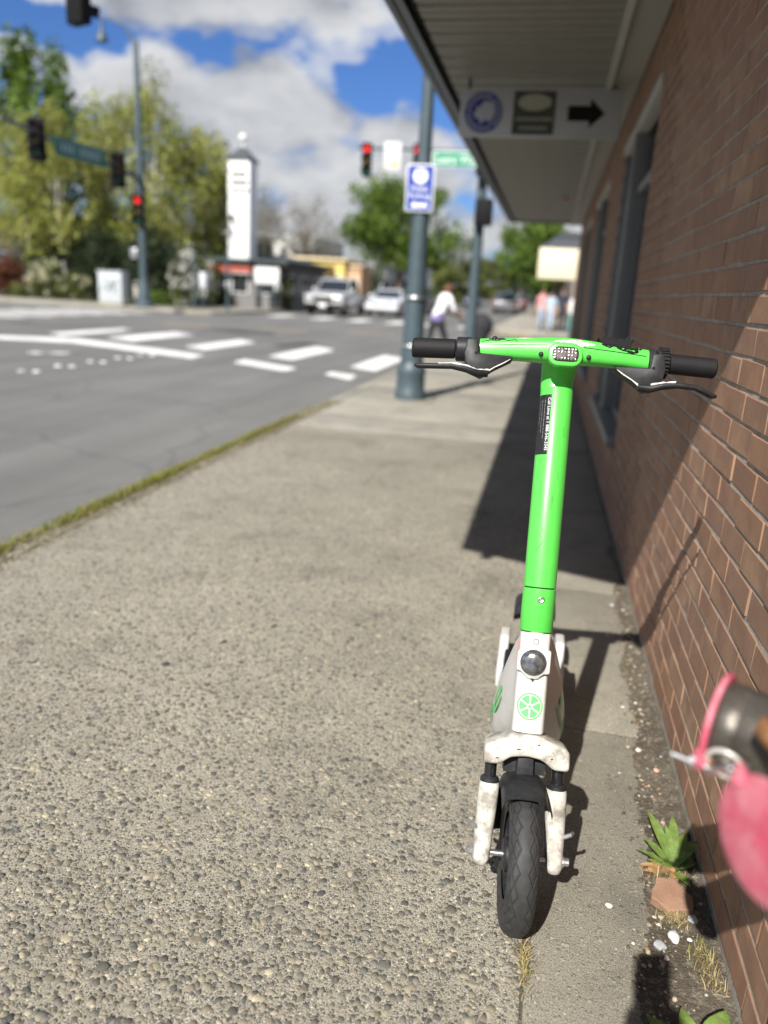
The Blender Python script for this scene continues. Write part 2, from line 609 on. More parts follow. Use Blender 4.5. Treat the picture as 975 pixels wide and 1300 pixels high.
MT['frame'] = pmat('window_frame_paint', (0.155, 0.16, 0.16), 0.45, var=0.08, vscale=10)
MT['lintel'] = pmat('lintel_paint', (0.40, 0.39, 0.36), 0.55, var=0.06)
MT['glass'] = pmat('dark_glass', (0.02, 0.024, 0.027), 0.06, var=0.1, spec=0.9)
MT['soffit'] = pmat('soffit_metal', (0.23, 0.225, 0.19), 0.5, var=0.06, vscale=3, dirt=(0.15, 0.145, 0.12), dirt_amt=0.5, dscale=4)
MT['fascia'] = pmat('fascia_paint', (0.10, 0.125, 0.145), 0.45, var=0.1, vscale=4)

# ------------------------------------------------------------------ ground, road, sidewalks
XW = 0.469                      # face of the brick wall


def sheet(name, pts, z, mat, kind='structure', parent=None):
    mb = MB()
    mb.add([(x, y, z) for x, y in pts], [tuple(range(len(pts)))])
    return mb.build(name, mat, parent, smooth=0, kind=kind)


sheet('ground', [(-2500, -600), (2500, -600), (2500, 4000), (-2500, 4000)], -0.135, MT['far'])
sheet('road', [(-160, -25), (90, -25), (90, 320), (-160, 320)], -0.12, MT['asphalt'])

# near sidewalk, laid as slabs with open joints on a bed
walk = empty('sidewalk', (0, 6, 0), kind='structure')
WO = (0, 6, 0)


def slab(x0, x1, y0, y1, mat, j=0.004):
    mb = MB()
    mb.bbox(((x0 + x1) / 2, (y0 + y1) / 2, -0.055), (x1 - x0 - j, y1 - y0 - j, 0.11), 0.006, seg=2)
    return mb.build('paving_slab', mat, walk, smooth=40, origin=WO)


YL = [-2.6, 6.8, 7.65, 10.3, 13.0, 15.4]
for a, b in zip(YL[:-1], YL[1:]):
    slab(-2.26, 0.083, a, b, MT['agg'] if b < 6.9 else MT['paleconc'])
YR = [-2.6, 0.4, 2.16, 3.36, 5.0, 6.8, 8.4, 10.3, 13.0, 15.4]
for a, b in zip(YR[:-1], YR[1:]):
    slab(0.083, 0.462, a, b, MT['fineagg'] if b < 6.9 else MT['paleconc'])
mb = MB()
arc = [(0.9 - 3.16 * math.cos(t), 17.4 + 3.16 * math.sin(t)) for t in [PI / 2 * k / 12 for k in range(13)]]
mb.prism([(-2.26, 15.405)] + arc + [(40, 20.56), (40, 17.99), (0.462, 17.99), (0.462, 15.405)], -0.11, 0.0)
mb.build('corner_slab', MT['paleconc'], walk, origin=WO)
mb = MB()
mb.box((-0.9, 6.4, -0.064), (2.7, 17.9, 0.12))
mb.build('bedding', MT['soil'], walk, origin=WO)

# kerb, a real step to the road, in lengths
kerb = empty('kerb', (-2.15, 6, 0), kind='structure')
for y0 in [-2.6 + 2.5 * k for k in range(8)]:
    MB().bbox((-2.335, y0 + 1.25, -0.062), (0.14, 2.494, 0.124), 0.012).build('kerb_stone', MT['paleconc'], kerb, origin=(-2.15, 6, 0))
for k in range(12):
    t0, t1 = PI / 2 * k / 12, PI / 2 * (k + 1) / 12 - 0.003
    q = [(0.9 - r * math.cos(t), 17.4 + r * math.sin(t)) for r, t in ((3.165, t0), (3.305, t0), (3.305, t1), (3.165, t1))]
    MB().prism(q, -0.124, 0.0, b=0.006).build('kerb_stone', MT['paleconc'], kerb, origin=(-2.15, 6, 0))
MB().bbox((20.5, 20.63, -0.062), (39.1, 0.14, 0.124), 0.012).build('kerb_stone', MT['paleconc'], kerb, origin=(-2.15, 6, 0))

# far pavements across the junction
mb = MB()
mb.prism([(-60, 31.2), (-15.2, 31.2), (-14.1, 31.6), (-13.6, 32.7), (-13.6, 150), (-16.6, 150), (-16.6, 34.4), (-60, 34.4)], -0.13, 0.0, b=0.012)
mb.build('far_left_pavement', MT['paleconc'], kind='structure')
mb = MB()
mb.prism([(-2.3, 32.5), (-1.9, 31.2), (-0.8, 30.6), (40, 30.6), (40, 33.5), (0.9, 33.5), (0.9, 150), (-2.3, 150)], -0.13, 0.0, b=0.012)
mb.build('far_right_pavement', MT['paleconc'], kind='structure')
sheet('planted_verge', [(-90, 34.4), (-16.6, 34.4), (-16.6, 150), (-90, 150)], -0.02, MT['verge'])
sheet('right_lot', [(0.9, 33.5), (60, 33.5), (60, 150), (0.9, 150)], -0.02, MT['far'])

# painted markings, 4 mm above the asphalt
ZM = -0.116
marks = empty('road_markings', (-7, 16, 0), kind='structure')


def mark(pts, name='crosswalk_bar', mat=None):
    mb = MB()
    mb.add([(x, y, ZM) for x, y in pts], [tuple(range(len(pts)))])
    mb.build(name, mat or MT['paint'], marks, smooth=0, origin=(-7, 16, 0))


for x0, x1, y0, y1 in [(-3.45, -2.88, 13.5, 16.55), (-5.34, -4.7, 14.4, 17.6), (-7.5, -6.84, 15.2, 18.2), (-9.85, -8.95, 16.1, 19.4), (-11.4, -10.75, 16.2, 19.4)]:
    mark([(x0, y0 + 0.22), (x1, y0 - 0.22), (x1, y1 - 0.28), (x0, y1 + 0.28)])
mark([(-3.49, 12.2), (-2.94, 11.72), (-2.99, 12.42), (-3.5, 12.66)], 'stop_line')
mark([(-5.4, 13.0), (-4.16, 12.2), (-4.17, 12.85), (-5.46, 13.68)], 'stop_line')
mark([(-11.2, 14.1), (-9.5, 14.5), (-6.25, 13.13), (-6.36, 13.95), (-10.1, 15.55), (-11.6, 14.9)], 'stop_line')
for y in (9.77, 10.63, 11.5, 12.34, 13.12):
    for dx in (-0.1, 0.1):
        mb = MB()
        mb.lathe([(0.058, ZM), (0.05, ZM + 0.012), (0.02, ZM + 0.018)], 12, Matrix.Translation((-7.13 + dx, y + dx * 0.3, 0)))
        mb.build('lane_button', MT['paint'], marks, origin=(-7, 16, 0))
mark([(-8.85, 12.05), (-8.62, 12.05), (-8.62, 12.32), (-8.85, 12.32)], 'lane_dash')
mark([(-8.56, 12.2), (-8.28, 12.3), (-8.28, 12.6), (-8.56, 12.5)], 'lane_dash')
for k, y in enumerate((19.4, 20.9, 22.4, 23.9, 25.4, 26.9, 28.4)):
    mark([(-19.3, y), (-15.7, y + 0.2), (-15.7, y + 0.85), (-19.3, y + 0.65)])
for x in (-12.4, -10.4, -8.7, -7.0, -5.4, -3.8):
    mark([(x, 33.4), (x + 0.7, 33.4), (x + 0.7, 36.2), (x, 36.2)])
for x0, y0 in ((-8.9, 23.6), (-6.3, 24.6), (-11.7, 22.6)):
    mark([(x0, y0), (x0 + 1.5, y0 + 0.15), (x0 + 1.5, y0 + 0.3), (x0, y0 + 0.15)], 'yellow_dash', MT['ypaint'])
mark([(-14.9, 30.75), (-13.9, 30.85), (-13.9, 31.12), (-14.9, 31.05)], 'yellow_dash', MT['ypaint'])
mark([(-2.1, 30.0), (-0.6, 30.0), (-0.6, 30.55), (-2.1, 30.55)], 'yellow_dash', MT['ypaint'])

MT['tar'] = pmat('tar_patch', (0.045, 0.045, 0.046), 0.8, var=0.2, vscale=6, bump=0.4, bscale=80)
mark([(-9.9, 21.2), (-8.3, 20.6), (-7.4, 21.0), (-7.9, 22.0), (-9.4, 22.4)], 'tar_patch', MT['tar'])

# exposed pebbles in the near slab (too many to count)


def pebbles(n, xr, yr, rr, pal, seed, flat=(0.25, 0.5), zoff=0.0, keep=None, m=8, levels=((1.0, -0.6), (0.86, 0.32), (0.5, 0.80)), power=1.35, rp=3.2):
    """half-sunk rounded stones, all in one mesh"""
    r_ = np.random.default_rng(seed)
    x = r_.uniform(*xr, n)
    y = yr[0] + (yr[1] - yr[0]) * r_.random(n) ** power
    if keep is not None:
        k = keep(x, y, r_)
        x, y = x[k], y[k]
        n = len(x)
    r = rr[0] + (rr[1] - rr[0]) * r_.random(n) ** rp
    e = r_.uniform(0.6, 1.0, n)
    rot = r_.uniform(0, PI, n)
    h = r * r_.uniform(*flat, n)
    ang = np.arange(m) * 2 * PI / m
    L = len(levels)
    V = []
    for q, zz in levels:
        wob = r_.uniform(0.86, 1.14, (n, m))
        lx = q * np.cos(ang)[None, :] * r[:, None] * wob
        ly = q * np.sin(ang)[None, :] * (r * e)[:, None] * wob
        X = lx * np.cos(rot)[:, None] - ly * np.sin(rot)[:, None] + x[:, None]
        Y = lx * np.sin(rot)[:, None] + ly * np.cos(rot)[:, None] + y[:, None]
        Z = np.repeat((zz * h - 0.08 * h)[:, None], m, 1) + zoff
        V.append(np.stack([X, Y, Z], -1))
    top = np.stack([x, y, h * 0.92 + zoff], -1)[:, None, :]
    P = np.concatenate(V + [top], 1)
    T = []
    for k in range(L - 1):
        for i in range(m):
            j = (i + 1) % m
            T.append((k * m + i, k * m + j, (k + 1) * m + j))
            T.append((k * m + i, (k + 1) * m + j, (k + 1) * m + i))
    for i in range(m):
        T.append(((L - 1) * m + i, (L - 1) * m + (i + 1) % m, L * m))
    T = np.array(T)
    tri = (T[None] + (np.arange(n) * (L * m + 1))[:, None, None]).reshape(-1, 3)
    pal = np.array(pal)
    c = pal[r_.integers(0, len(pal), n)] * r_.uniform(0.65, 1.3, (n, 1)) * np.array([1.04, 1.0, 0.91])
    return P.reshape(-1, 3), tri, np.repeat(c, len(T), 0)


MT['pebble'] = tintmat('pebble', 0.6, var=0.3, vscale=220, bump=0.3)
PAL = [(0.055, 0.058, 0.06), (0.085, 0.087, 0.084), (0.115, 0.113, 0.104), (0.145, 0.14, 0.122), (0.175, 0.162, 0.135), (0.13, 0.13, 0.125), (0.22, 0.20, 0.16)]
PALW = PAL[1:] + [(0.16, 0.148, 0.12), (0.19, 0.175, 0.14), (0.14, 0.135, 0.115), (0.24, 0.22, 0.175), (0.105, 0.105, 0.10), (0.28, 0.255, 0.20)]


def dens(x, y, r_):
    w = np.clip(1.0 - 0.13 * (y - 1.0) - 0.40 * (x + 0.6), 0.10, 1.0)
    return r_.random(len(x)) < w


V1, F1, C1 = pebbles(76000, (-2.25, 0.075), (0.6, 6.7), (0.0028, 0.0118), PALW, 3, keep=dens, m=6, levels=((1.0, -0.5), (0.72, 0.62)), power=2.0, rp=2.5, flat=(0.18, 0.42))
me = np_mesh('exposed_pebbles', V1 - np.array([0, 6, 0]), F1, MT['pebble'], C1, smooth=True)
tag(link('exposed_pebbles', me, walk), kind='stuff')
V1, F1, C1 = pebbles(800, (-1.9, 0.03), (0.7, 3.6), (0.008, 0.0175), PAL[:1] + PALW + PALW[:4], 5, flat=(0.12, 0.24), power=1.5, m=10)
me = np_mesh('large_pebbles', V1 - np.array([0, 6, 0]), F1, MT['pebble'], C1, smooth=True)
tag(link('large_pebbles', me, walk), kind='stuff')

# soil strip along the foot of the wall


def soil_edge(y):
    ys = [-2.5, 0.5, 1.2, 1.5, 1.8, 2.3, 3.0, 3.6, 4.4]
    xs = [0.30, 0.30, 0.315, 0.335, 0.368, 0.385, 0.408, 0.432, 0.455]
    return float(np.interp(y, ys, xs))


ny, nx = 420, 16
ys = np.linspace(0.3, 4.3, ny)
V, F = [], []
for i, y in enumerate(ys):
    x0 = soil_edge(y) + 0.012 * math.sin(y * 9.1) + 0.008 * math.sin(y * 23.0 + 1) + rng.normal(0, 0.004)
    for j in range(nx):
        t = j / (nx - 1)
        z = 0.0008 + 0.012 * t ** 0.7 * (0.6 + 0.5 * rng.random()) * (0.6 if y > 2.4 else 1.0)
        V.append((x0 + (XW + 0.004 - x0) * t, y, z))
for i in range(ny - 1):
    for j in range(nx - 1):
        F.append((i * nx + j, i * nx + j + 1, (i + 1) * nx + j + 1, (i + 1) * nx + j))
me = np_mesh('soil_strip', V, F, MT['soil'], smooth=True)
tag(link('soil_strip', me), kind='structure')


def onstrip(x, y, r_):
    e = np.interp(y, [0.3, 1.2, 1.8, 2.4, 3.0, 4.3], [0.29, 0.30, 0.35, 0.37, 0.40, 0.44])
    return x > e + r_.normal(0, 0.02, len(x))


V1, F1, C1 = pebbles(3600, (0.26, 0.465), (0.5, 4.2), (0.0015, 0.0065),
                     [(0.16, 0.13, 0.10), (0.25, 0.21, 0.16), (0.33, 0.29, 0.23), (0.10, 0.08, 0.06), (0.22, 0.13, 0.08), (0.3, 0.28, 0.25), (0.07, 0.055, 0.04)], 11, flat=(0.3, 0.6), zoff=0.008, keep=onstrip)
me = np_mesh('grit', V1, F1, MT['pebble'], C1, smooth=True)
tag(link('grit', me), 'brown grit and crumbs along the foot of the brick wall', 'grit', kind='stuff')

# ------------------------------------------------------------------ the brick building
BO = (XW, 8.0, 0.0)
bld = empty('brick_building', BO, 'brown brick building with a flat metal awning along the right side', 'building')
Y0B, Y1B, ZTOP = -2.6, 17.9, 4.62
CP, LP, Z00 = 0.0739, 0.21, 0.032
BL, BH, BD = 0.2062, 0.0645, 0.09
HOLES = [(4.83, 7.06, 0.40, 2.46), (8.72, 10.95, 0.40, 2.46), (12.55, 14.78, 0.40, 2.46)]

# mortar core around the window openings
core = MB()
ycuts = sorted([Y0B, Y1B] + [h[0] for h in HOLES] + [h[1] for h in HOLES])
for a, b in zip(ycuts[:-1], ycuts[1:]):
    if any(abs(a - h[0]) < 1e-6 for h in HOLES):
        core.box((XW + 0.0762, (a + b) / 2, 0.2), (0.1475, b - a, 0.40))
        core.box((XW + 0.0762, (a + b) / 2, (2.46 + ZTOP) / 2), (0.1475, b - a, ZTOP - 2.46))
    else:
        core.box((XW + 0.0762, (a + b) / 2, ZTOP / 2), (0.1475, b - a, ZTOP))
core.build('mortar_bed', MT['mortar'], bld, smooth=0, origin=BO)
mb = MB()
mb.box((XW + 0.4, 7.65, 2.3), (0.02, 20.3, 4.6))
mb.build('inner_wall', pmat('inside_wall', (0.10, 0.095, 0.09), 0.9), bld, smooth=0, origin=BO)
mb = MB()
mb.box((XW + 4.15, Y1B - 0.12, ZTOP / 2), (8.0, 0.24, ZTOP - 0.01))
mb.box((XW + 4.15, Y0B + 0.12, ZTOP / 2), (8.0, 0.24, ZTOP - 0.01))
mb.box((XW + 8.2, 7.65, ZTOP / 2), (0.2, 20.5, ZTOP - 0.01))
mb.build('side_wall', pmat('side_brick', (0.22, 0.13, 0.09), 0.85, var=0.25, vscale=30, bump=0.5, bscale=90), bld, smooth=0, origin=BO)
MB().box((XW + 4.1, 7.65, ZTOP + 0.06), (8.5, 20.8, 0.12)).build('roof', pmat('roof_felt', (0.10, 0.10, 0.10), 0.9), bld, smooth=0, origin=BO)
MB().bbox((XW + 0.035, 7.65, 0.0), (0.066, 20.5, 0.062), 0.004).build('footing', pmat('footing_cement', (0.19, 0.17, 0.14), 0.9, var=0.3, vscale=12, bump=0.6, bscale=120), bld, origin=BO)

# every brick laid in running bond; the largest in view become parts of their own
ICAM = np.array(cam_m.to_3x3().inverted())


def project(p):
    c = ICAM @ (np.array(p) - np.array(EYE))
    return (384 + 768.8 * c[0] / -c[2], 512 - 768.8 * c[1] / -c[2]) if c[2] < -0.05 else None


cells = []
ncourse = int((ZTOP - Z00) / CP)
for k in range(ncourse):
    z = Z00 + CP * k + CP / 2
    ph = 0.05 if k % 2 else 0.15
    i0 = int(math.floor((Y0B - ph) / LP))
    i1 = int(math.ceil((Y1B - ph) / LP))
    for i in range(i0, i1):
        a, b = ph + LP * i + 0.0019, ph + LP * (i + 1) - 0.0019
        a, b = max(a, Y0B), min(b, Y1B)
        segs = [(a, b)]
        for h in HOLES:
            if h[2] - 0.03 < z < h[3] + 0.02:
                nsegs = []
                for s0, s1 in segs:
                    if s1 <= h[0] or s0 >= h[1]:
                        nsegs.append((s0, s1))
                    else:
                        if s0 < h[0] - 0.02:
                            nsegs.append((s0, h[0]))
                        if s1 > h[1] + 0.02:
                            nsegs.append((h[1], s1))
                segs = nsegs
        for s0, s1 in segs:
            if s1 - s0 > 0.03:
                cells.append((s0, s1, z))
scored = []
for n_, (a, b, z) in enumerate(cells):
    ar = 0.0
    if abs(b - a - (LP - 0.0038)) < 1e-4:
        q = [project((XW, yy, zz)) for yy, zz in ((a, z - BH / 2), (b, z - BH / 2), (b, z + BH / 2), (a, z + BH / 2))]
        if all(q) and sum(-5 < u < 773 and -5 < v < 1029 for u, v in q) >= 2:
            ar = abs(sum(q[i][0] * q[(i + 1) % 4][1] - q[(i + 1) % 4][0] * q[i][1] for i in range(4))) / 2
    scored.append((ar, n_))
scored.sort(reverse=True)
single = {n_ for ar, n_ in scored[:300] if ar > 0}
bms = []
for k in range(5):
    bm = bmesh.new()
    bmesh.ops.create_cube(bm, size=1.0)
    for v in bm.verts:
        v.co = Vector((v.co.x * BD + random.uniform(-.0009, .0009), v.co.y * BL + random.uniform(-.0018, .0012), v.co.z * BH + random.uniform(-.0018, .0016)))
    bmesh.ops.bevel(bm, geom=bm.edges[:], offset=0.0021, segments=1, affect='EDGES')
    m = MB().frombm(bm).mesh('brick', MT['brick'], 0)
    bms.append(m)
rb = np.random.default_rng(21)
bv, bf, bc = [], [], []
cube_v = np.array([(i, j, k) for i in (-.5, .5) for j in (-.5, .5) for k in (-.5, .5)])
cube_f = np.array([(0, 1, 3, 2), (4, 6, 7, 5), (0, 4, 5, 1), (2, 3, 7, 6), (0, 2, 6, 4), (1, 5, 7, 3)])
bvt = np.array([v.co[:] for v in bms[0].vertices]) / np.array([BD, BL, BH])
bft = [tuple(p.vertices) for p in bms[0].polygons]
for n_, (a, b, z) in enumerate(cells):
    dx = rb.normal(0, 0.0007)
    if n_ in single:
        o = link('brick', bms[n_ % 5], bld, (BD / 2 + dx, (a + b) / 2 - BO[1], z + rb.normal(0, .0006)))
        o.rotation_euler = (rb.normal(0, .003), rb.normal(0, .008), rb.normal(0, .004))
    else:
        bv.append(cube_v * np.array([BD, b - a, BH]) + np.array([XW + BD / 2 + dx, (a + b) / 2, z]))
        bc.append(np.repeat(rb.random((1, 3)), 6, 0))
nb = len(bv)
V = np.concatenate(bv) - np.array(BO)
F = (cube_f[None] + (np.arange(nb) * 8)[:, None, None]).reshape(-1, 4)
me = np_mesh('brickwork', V, F, MT['brickfar'], np.concatenate(bc))
tag(link('brickwork', me, bld), kind='stuff')

# windows: lintel, jambs, mullion, transom, sashes and panes
for hi, (ya, yb, za, zb) in enumerate(HOLES):
    xm = XW + 0.03
    win = MB().box((XW + 0.13, (ya + yb) / 2, (za + zb) / 2), (0.03, yb - ya, zb - za)).build('window', MT['dark'], bld, smooth=0, origin=BO)
    for yj in (ya + 0.035, yb - 0.035):
        MB().bbox((xm + 0.03, yj, (za + zb) / 2), (0.10, 0.07, zb - za), 0.004).build('jamb', MT['frame'], win, origin=BO)
    ym = ya + 1.32
    MB().bbox((xm + 0.02, ym, (za + zb) / 2 - 0.03), (0.12, 0.13, zb - za - 0.07), 0.005).build('mullion', MT['frame'], win, origin=BO)
    for y0, y1 in ((ya, ym - 0.03), (ym + 0.03, yb)):
        MB().bbox((XW + 0.028, (y0 + y1) / 2, zb - 0.035), (0.09, y1 - y0 - 0.02, 0.07), 0.004).build('lintel', MT['lintel'], win, origin=BO)
    MB().bbox((XW + 0.02, (ya + yb) / 2, za + 0.03), (0.14, yb - ya, 0.06), 0.006).build('sill', MT['frame'], win, origin=BO)
    for y0, y1 in ((ya + 0.075, ym - 0.07), (ym + 0.07, yb - 0.075)):
        MB().bbox((xm + 0.045, (y0 + y1) / 2, 2.02), (0.06, y1 - y0, 0.06), 0.004).build('transom', MT['frame'], win, origin=BO)
        f_ = MB()
        for yy in (y0 + 0.02, y1 - 0.02):
            f_.box((xm + 0.055, yy, 1.24), (0.035, 0.04, 1.50))
        f_.box((xm + 0.055, (y0 + y1) / 2, za + 0.085), (0.034, y1 - y0 - 0.082, 0.045))
        f_.build('sash', MT['frame'], win, origin=BO)
        MB().box((xm + 0.062, (y0 + y1) / 2, (za + 2.0) / 2 + 0.02), (0.008, y1 - y0 - 0.005, 1.54)).build('pane', MT['glass'], win, smooth=0, origin=BO)
        MB().box((xm + 0.062, (y0 + y1) / 2, 2.22), (0.008, y1 - y0 - 0.005, 0.34)).build('pane', MT['glass'], win, smooth=0, origin=BO)

# the awning: ribbed soffit panels, fascia, wall beam
ZA, XO = 2.80, -1.09
near_y = lambda x: 0.777 - 0.357 * (x - XO)
aw = MB()
aw.prism([(XO + 0.05, near_y(XO + 0.05)), (XO + 0.05, 18.0), (XW - 0.004, 18.0), (XW - 0.004, near_y(XW))], ZA + 0.10, ZA + 0.25)
awn = aw.build('awning', MT['fascia'], bld, smooth=0, origin=BO)
fa = MB()
fa.prism([(XO, near_y(XO)), (XO + 0.045, near_y(XO + 0.045)), (XO + 0.045, 18.06), (XO, 18.06)], ZA, ZA + 0.30, b=0.004)
fa.prism([(XO + 0.047, near_y(XO + 0.047)), (XO + 0.10, near_y(XO + 0.1)), (XO + 0.10, 18.0), (XO + 0.047, 18.0)], ZA + 0.012, ZA + 0.03)
fa.build('fascia', MT['fascia'], awn, origin=BO)
fe = MB()
fe.prism([(XO + 0.048, near_y(XO + 0.048)), (XW - 0.01, near_y(XW - 0.01)), (XW - 0.01, near_y(XW) + 0.05), (XO + 0.048, near_y(XO + 0.048) + 0.05)], ZA + 0.004, ZA + 0.296)
fe.build('end_fascia', MT['fascia'], awn, smooth=0, origin=BO)
MB().box(((XO + XW) / 2 + 0.02, 18.03, ZA + 0.15), (XW - XO - 0.06, 0.05, 0.28)).build('end_fascia', MT['fascia'], awn, smooth=0, origin=BO)
# shade of the fascia gap is put in as a black strip; soffit panels start behind it
prof = [(0.0, 0.0), (0.085, 0.0), (0.10, 0.022), (0.145, 0.022), (0.16, 0.0), (0.238, 0.0), (0.242, 0.012), (0.25, 0.012)]
PW = 0.25


def soffit_mesh(x0, x1):
    m_ = MB()
    vs = [(x, y, z) for x in (x0, x1) for y, z in prof] + [(x, y, z) for x in (x0, x1) for y, z in ((0.0, 0.05), (0.25, 0.05))]
    n_ = len(prof)
    fs = [(i, i + 1, n_ + i + 1, n_ + i) for i in range(n_ - 1)]
    fs += [(2 * n_, 2 * n_ + 1, 2 * n_ + 3, 2 * n_ + 2)]
    fs += [tuple(range(n_)) + (2 * n_ + 1, 2 * n_), tuple(range(n_, 2 * n_)) + (2 * n_ + 3, 2 * n_ + 2)]
    m_.add(vs, fs)
    return m_.mesh('soffit_panel', MT['soffit'], 0)


sm = soffit_mesh(XO + 0.15, XW - 0.20)
y = 0.86
while y < 17.7:
    o = link('soffit_panel', sm, awn, (-BO[0], y - BO[1], ZA + 0.035))
    y += PW
be = MB()
be.box((XW - 0.105, 9.2, ZA + 0.02), (0.19, 17.4, 0.075))
be.build('wall_beam', pmat('beam_paint', (0.34, 0.34, 0.30), 0.5, var=0.06, vscale=5), awn, smooth=0, origin=BO)
MB().box((XW - 0.218, 9.2, ZA + 0.005), (0.03, 17.4, 0.12)).build('beam_trim', pmat('bounce_tone_paint', (0.42, 0.42, 0.39), 0.5, var=0.05), awn, smooth=0, origin=BO)  # trim colour lightened to paint ground bounce onto the beam's outer side
mb = MB()
mb.lathe([(0.03, 0.0), (0.045, 0.01), (0.045, 0.03)], 16, Matrix.Translation((0.05, 13.6, ZA + 0.003)))
mb.build('ceiling_fitting', pmat('red_plastic', (0.45, 0.05, 0.04), 0.4), awn, origin=BO)
MB().box((XO + 0.12, 9.2, ZA + 0.07), (0.05, 17.2, 0.03)).build('gap_shade_strip', MT['dark'], awn, smooth=0, origin=BO)  # added black strip stands in for shade in the gap behind the flange

# ------------------------------------------------------------------ hanging sign under the awning
SO = (-0.24, 6.5, 2.43)
sg = empty('hanging_sign', SO, 'long white sign with round blue emblem and black arrow hung under the awning', 'sign')
MB().bbox((-0.238, 6.53, 2.595), (1.204, 0.05, 0.33), 0.006).build('sign_box', pmat('sign_face', (0.42, 0.43, 0.44), 0.4, var=0.04), sg, origin=SO)
fr = MB()
for x in (-0.78, 0.30):
    fr.path([(x, 6.53, 2.755), (x, 6.53, 2.87)], 0.01, 8)
fr.build('hanger_rod', MT['dark'], sg, origin=SO)
SM = frame_m((-0.66, 6.504, 2.595), (1, 0, 0), (0, 0, 1))    # local z points to -y, to the viewer
navy = pmat('navy_print', (0.028, 0.04, 0.22), 0.5, var=0.1)


def disc(mb, cx_, cy_, r, z, M, n=40, mi=0, sx=1.0):
    mb.add([(cx_ + sx * r * math.cos(2 * PI * k / n), cy_ + r * math.sin(2 * PI * k / n), z) for k in range(n)], [tuple(range(n))], mi, M)


def ring(mb, cx_, cy_, r0, r1, z, M, n=40, mi=0, sx=1.0):
    vs = [(cx_ + sx * r * math.cos(2 * PI * k / n), cy_ + r * math.sin(2 * PI * k / n), z) for r in (r0, r1) for k in range(n)]
    mb.add(vs, [(k, (k + 1) % n, n + (k + 1) % n, n + k) for k in range(n)], mi, M)


mb = MB()
disc(mb, 0, 0, 0.145, 0.0012, SM)
emb = mb.build('emblem', navy, sg, smooth=0, origin=SO)
mb = MB()
ring(mb, 0, 0, 0.104, 0.112, 0.0022, SM)
# a bird with spread wings in the middle of the disc
bird = [(-0.075, -0.005), (-0.05, 0.02), (-0.06, 0.045), (-0.03, 0.035), (-0.012, 0.06), (0.008, 0.085), (0.03, 0.07), (0.05, 0.082), (0.082, 0.05), (0.088, 0.0),
        (0.07, -0.045), (0.04, -0.07), (0.03, -0.045), (0.0, -0.065), (-0.02, -0.085), (-0.028, -0.045), (-0.055, -0.04)]
mb.add([(x, y_, 0.0022) for x, y_ in bird], [tuple(range(len(bird)))], 0, SM)
for k in range(26):                                            # the lettering round the rim is too small to read: short strokes
    a = 2 * PI * k / 26
    if k % 9 == 4:
        continue
    c_, s_ = math.cos(a), math.sin(a)
    q = [(0.119, -0.006), (0.136, -0.006), (0.136, 0.006), (0.119, 0.006)]
    mb.add([(x * c_ - y_ * s_, x * s_ + y_ * c_, 0.0022) for x, y_ in q], [(0, 1, 2, 3)], 0, SM)
mb.build('emblem_print', pmat('pale_print', (0.42, 0.44, 0.48), 0.5), emb, smooth=0, origin=SO)
SM2 = frame_m((-0.278, 6.504, 2.595), (1, 0, 0), (0, 0, 1))
mb = MB()
mb.add([(x, y_, 0.0012) for x, y_ in ((-0.157, -0.15), (0.157, -0.15), (0.157, 0.15), (-0.157, 0.15))], [(0, 1, 2, 3)], 0, SM2)
pl = mb.build('dark_plate', pmat('olive_print', (0.05, 0.055, 0.042), 0.5), sg, smooth=0, origin=SO)
mb = MB()
disc(mb, 0, 0.072, 0.058, 0.0022, SM2, sx=2.15)
for x in [-0.13 + 0.0235 * k for k in range(12)]:
    mb.add([(x, y_, 0.0022) for y_ in (0,)] * 0 + [(x, -0.055, 0.0022), (x + 0.013, -0.055, 0.0022), (x + 0.013, -0.03, 0.0022), (x, -0.03, 0.0022)], [(0, 1, 2, 3)], 0, SM2)
for x in [-0.10 + 0.021 * k for k in range(10)]:
    mb.add([(x, -0.118, 0.0022), (x + 0.012, -0.118, 0.0022), (x + 0.012, -0.092, 0.0022), (x, -0.092, 0.0022)], [(0, 1, 2, 3)], 0, SM2)
mb.build('plate_print', pmat('cream_print', (0.36, 0.36, 0.28), 0.5), pl, smooth=0, origin=SO)
SM3 = frame_m((0.107, 6.504, 2.595), (1, 0, 0), (0, 0, 1))
arrow = [(-0.135, -0.052), (0.025, -0.052), (0.025, -0.10), (0.137, 0.0), (0.025, 0.10), (0.025, 0.052), (-0.135, 0.052)]
MB().add([(x, y_, 0.0012) for x, y_ in arrow], [tuple(range(7))], 0, SM3).build('arrow', MT['dark'], sg, smooth=0, origin=SO)

# ------------------------------------------------------------------ the scooter
MT['green'] = pmat('green_paint', (0.080, 0.50, 0.066), 0.38, var=0.06, vscale=14, coat=0.25, dirt=(0.06, 0.22, 0.05), dirt_amt=0.4, dscale=70, dcut=(0.60, 0.70), bump=0.03, bscale=120)
MT['wpaint'] = pmat('white_scooter_paint', (0.50, 0.49, 0.465), 0.42, var=0.05, vscale=15, coat=0.2, dirt=(0.30, 0.27, 0.22), dirt_amt=0.35, dscale=28, dcut=(0.55, 0.75))
MT['wdirty'] = pmat('scuffed_white_paint', (0.47, 0.45, 0.405), 0.6, var=0.14, vscale=25, dirt=(0.15, 0.13, 0.095), dirt_amt=0.8, dscale=34, dcut=(0.45, 0.64), bump=0.15, bscale=120)
MT['bplastic'] = pmat('worn_black_plastic', (0.015, 0.0155, 0.017), 0.5, var=0.25, vscale=40, dirt=(0.07, 0.07, 0.07), dirt_amt=0.3, dscale=60, spec=0.3)
MT['grip'] = pmat('grip_rubber', (0.010, 0.010, 0.011), 0.62, spec=0.25, var=0.2, vscale=30, bump=0.2, bscale=400)
MT['gprint'] = pmat('green_print', (0.10, 0.50, 0.13), 0.5, var=0.05)
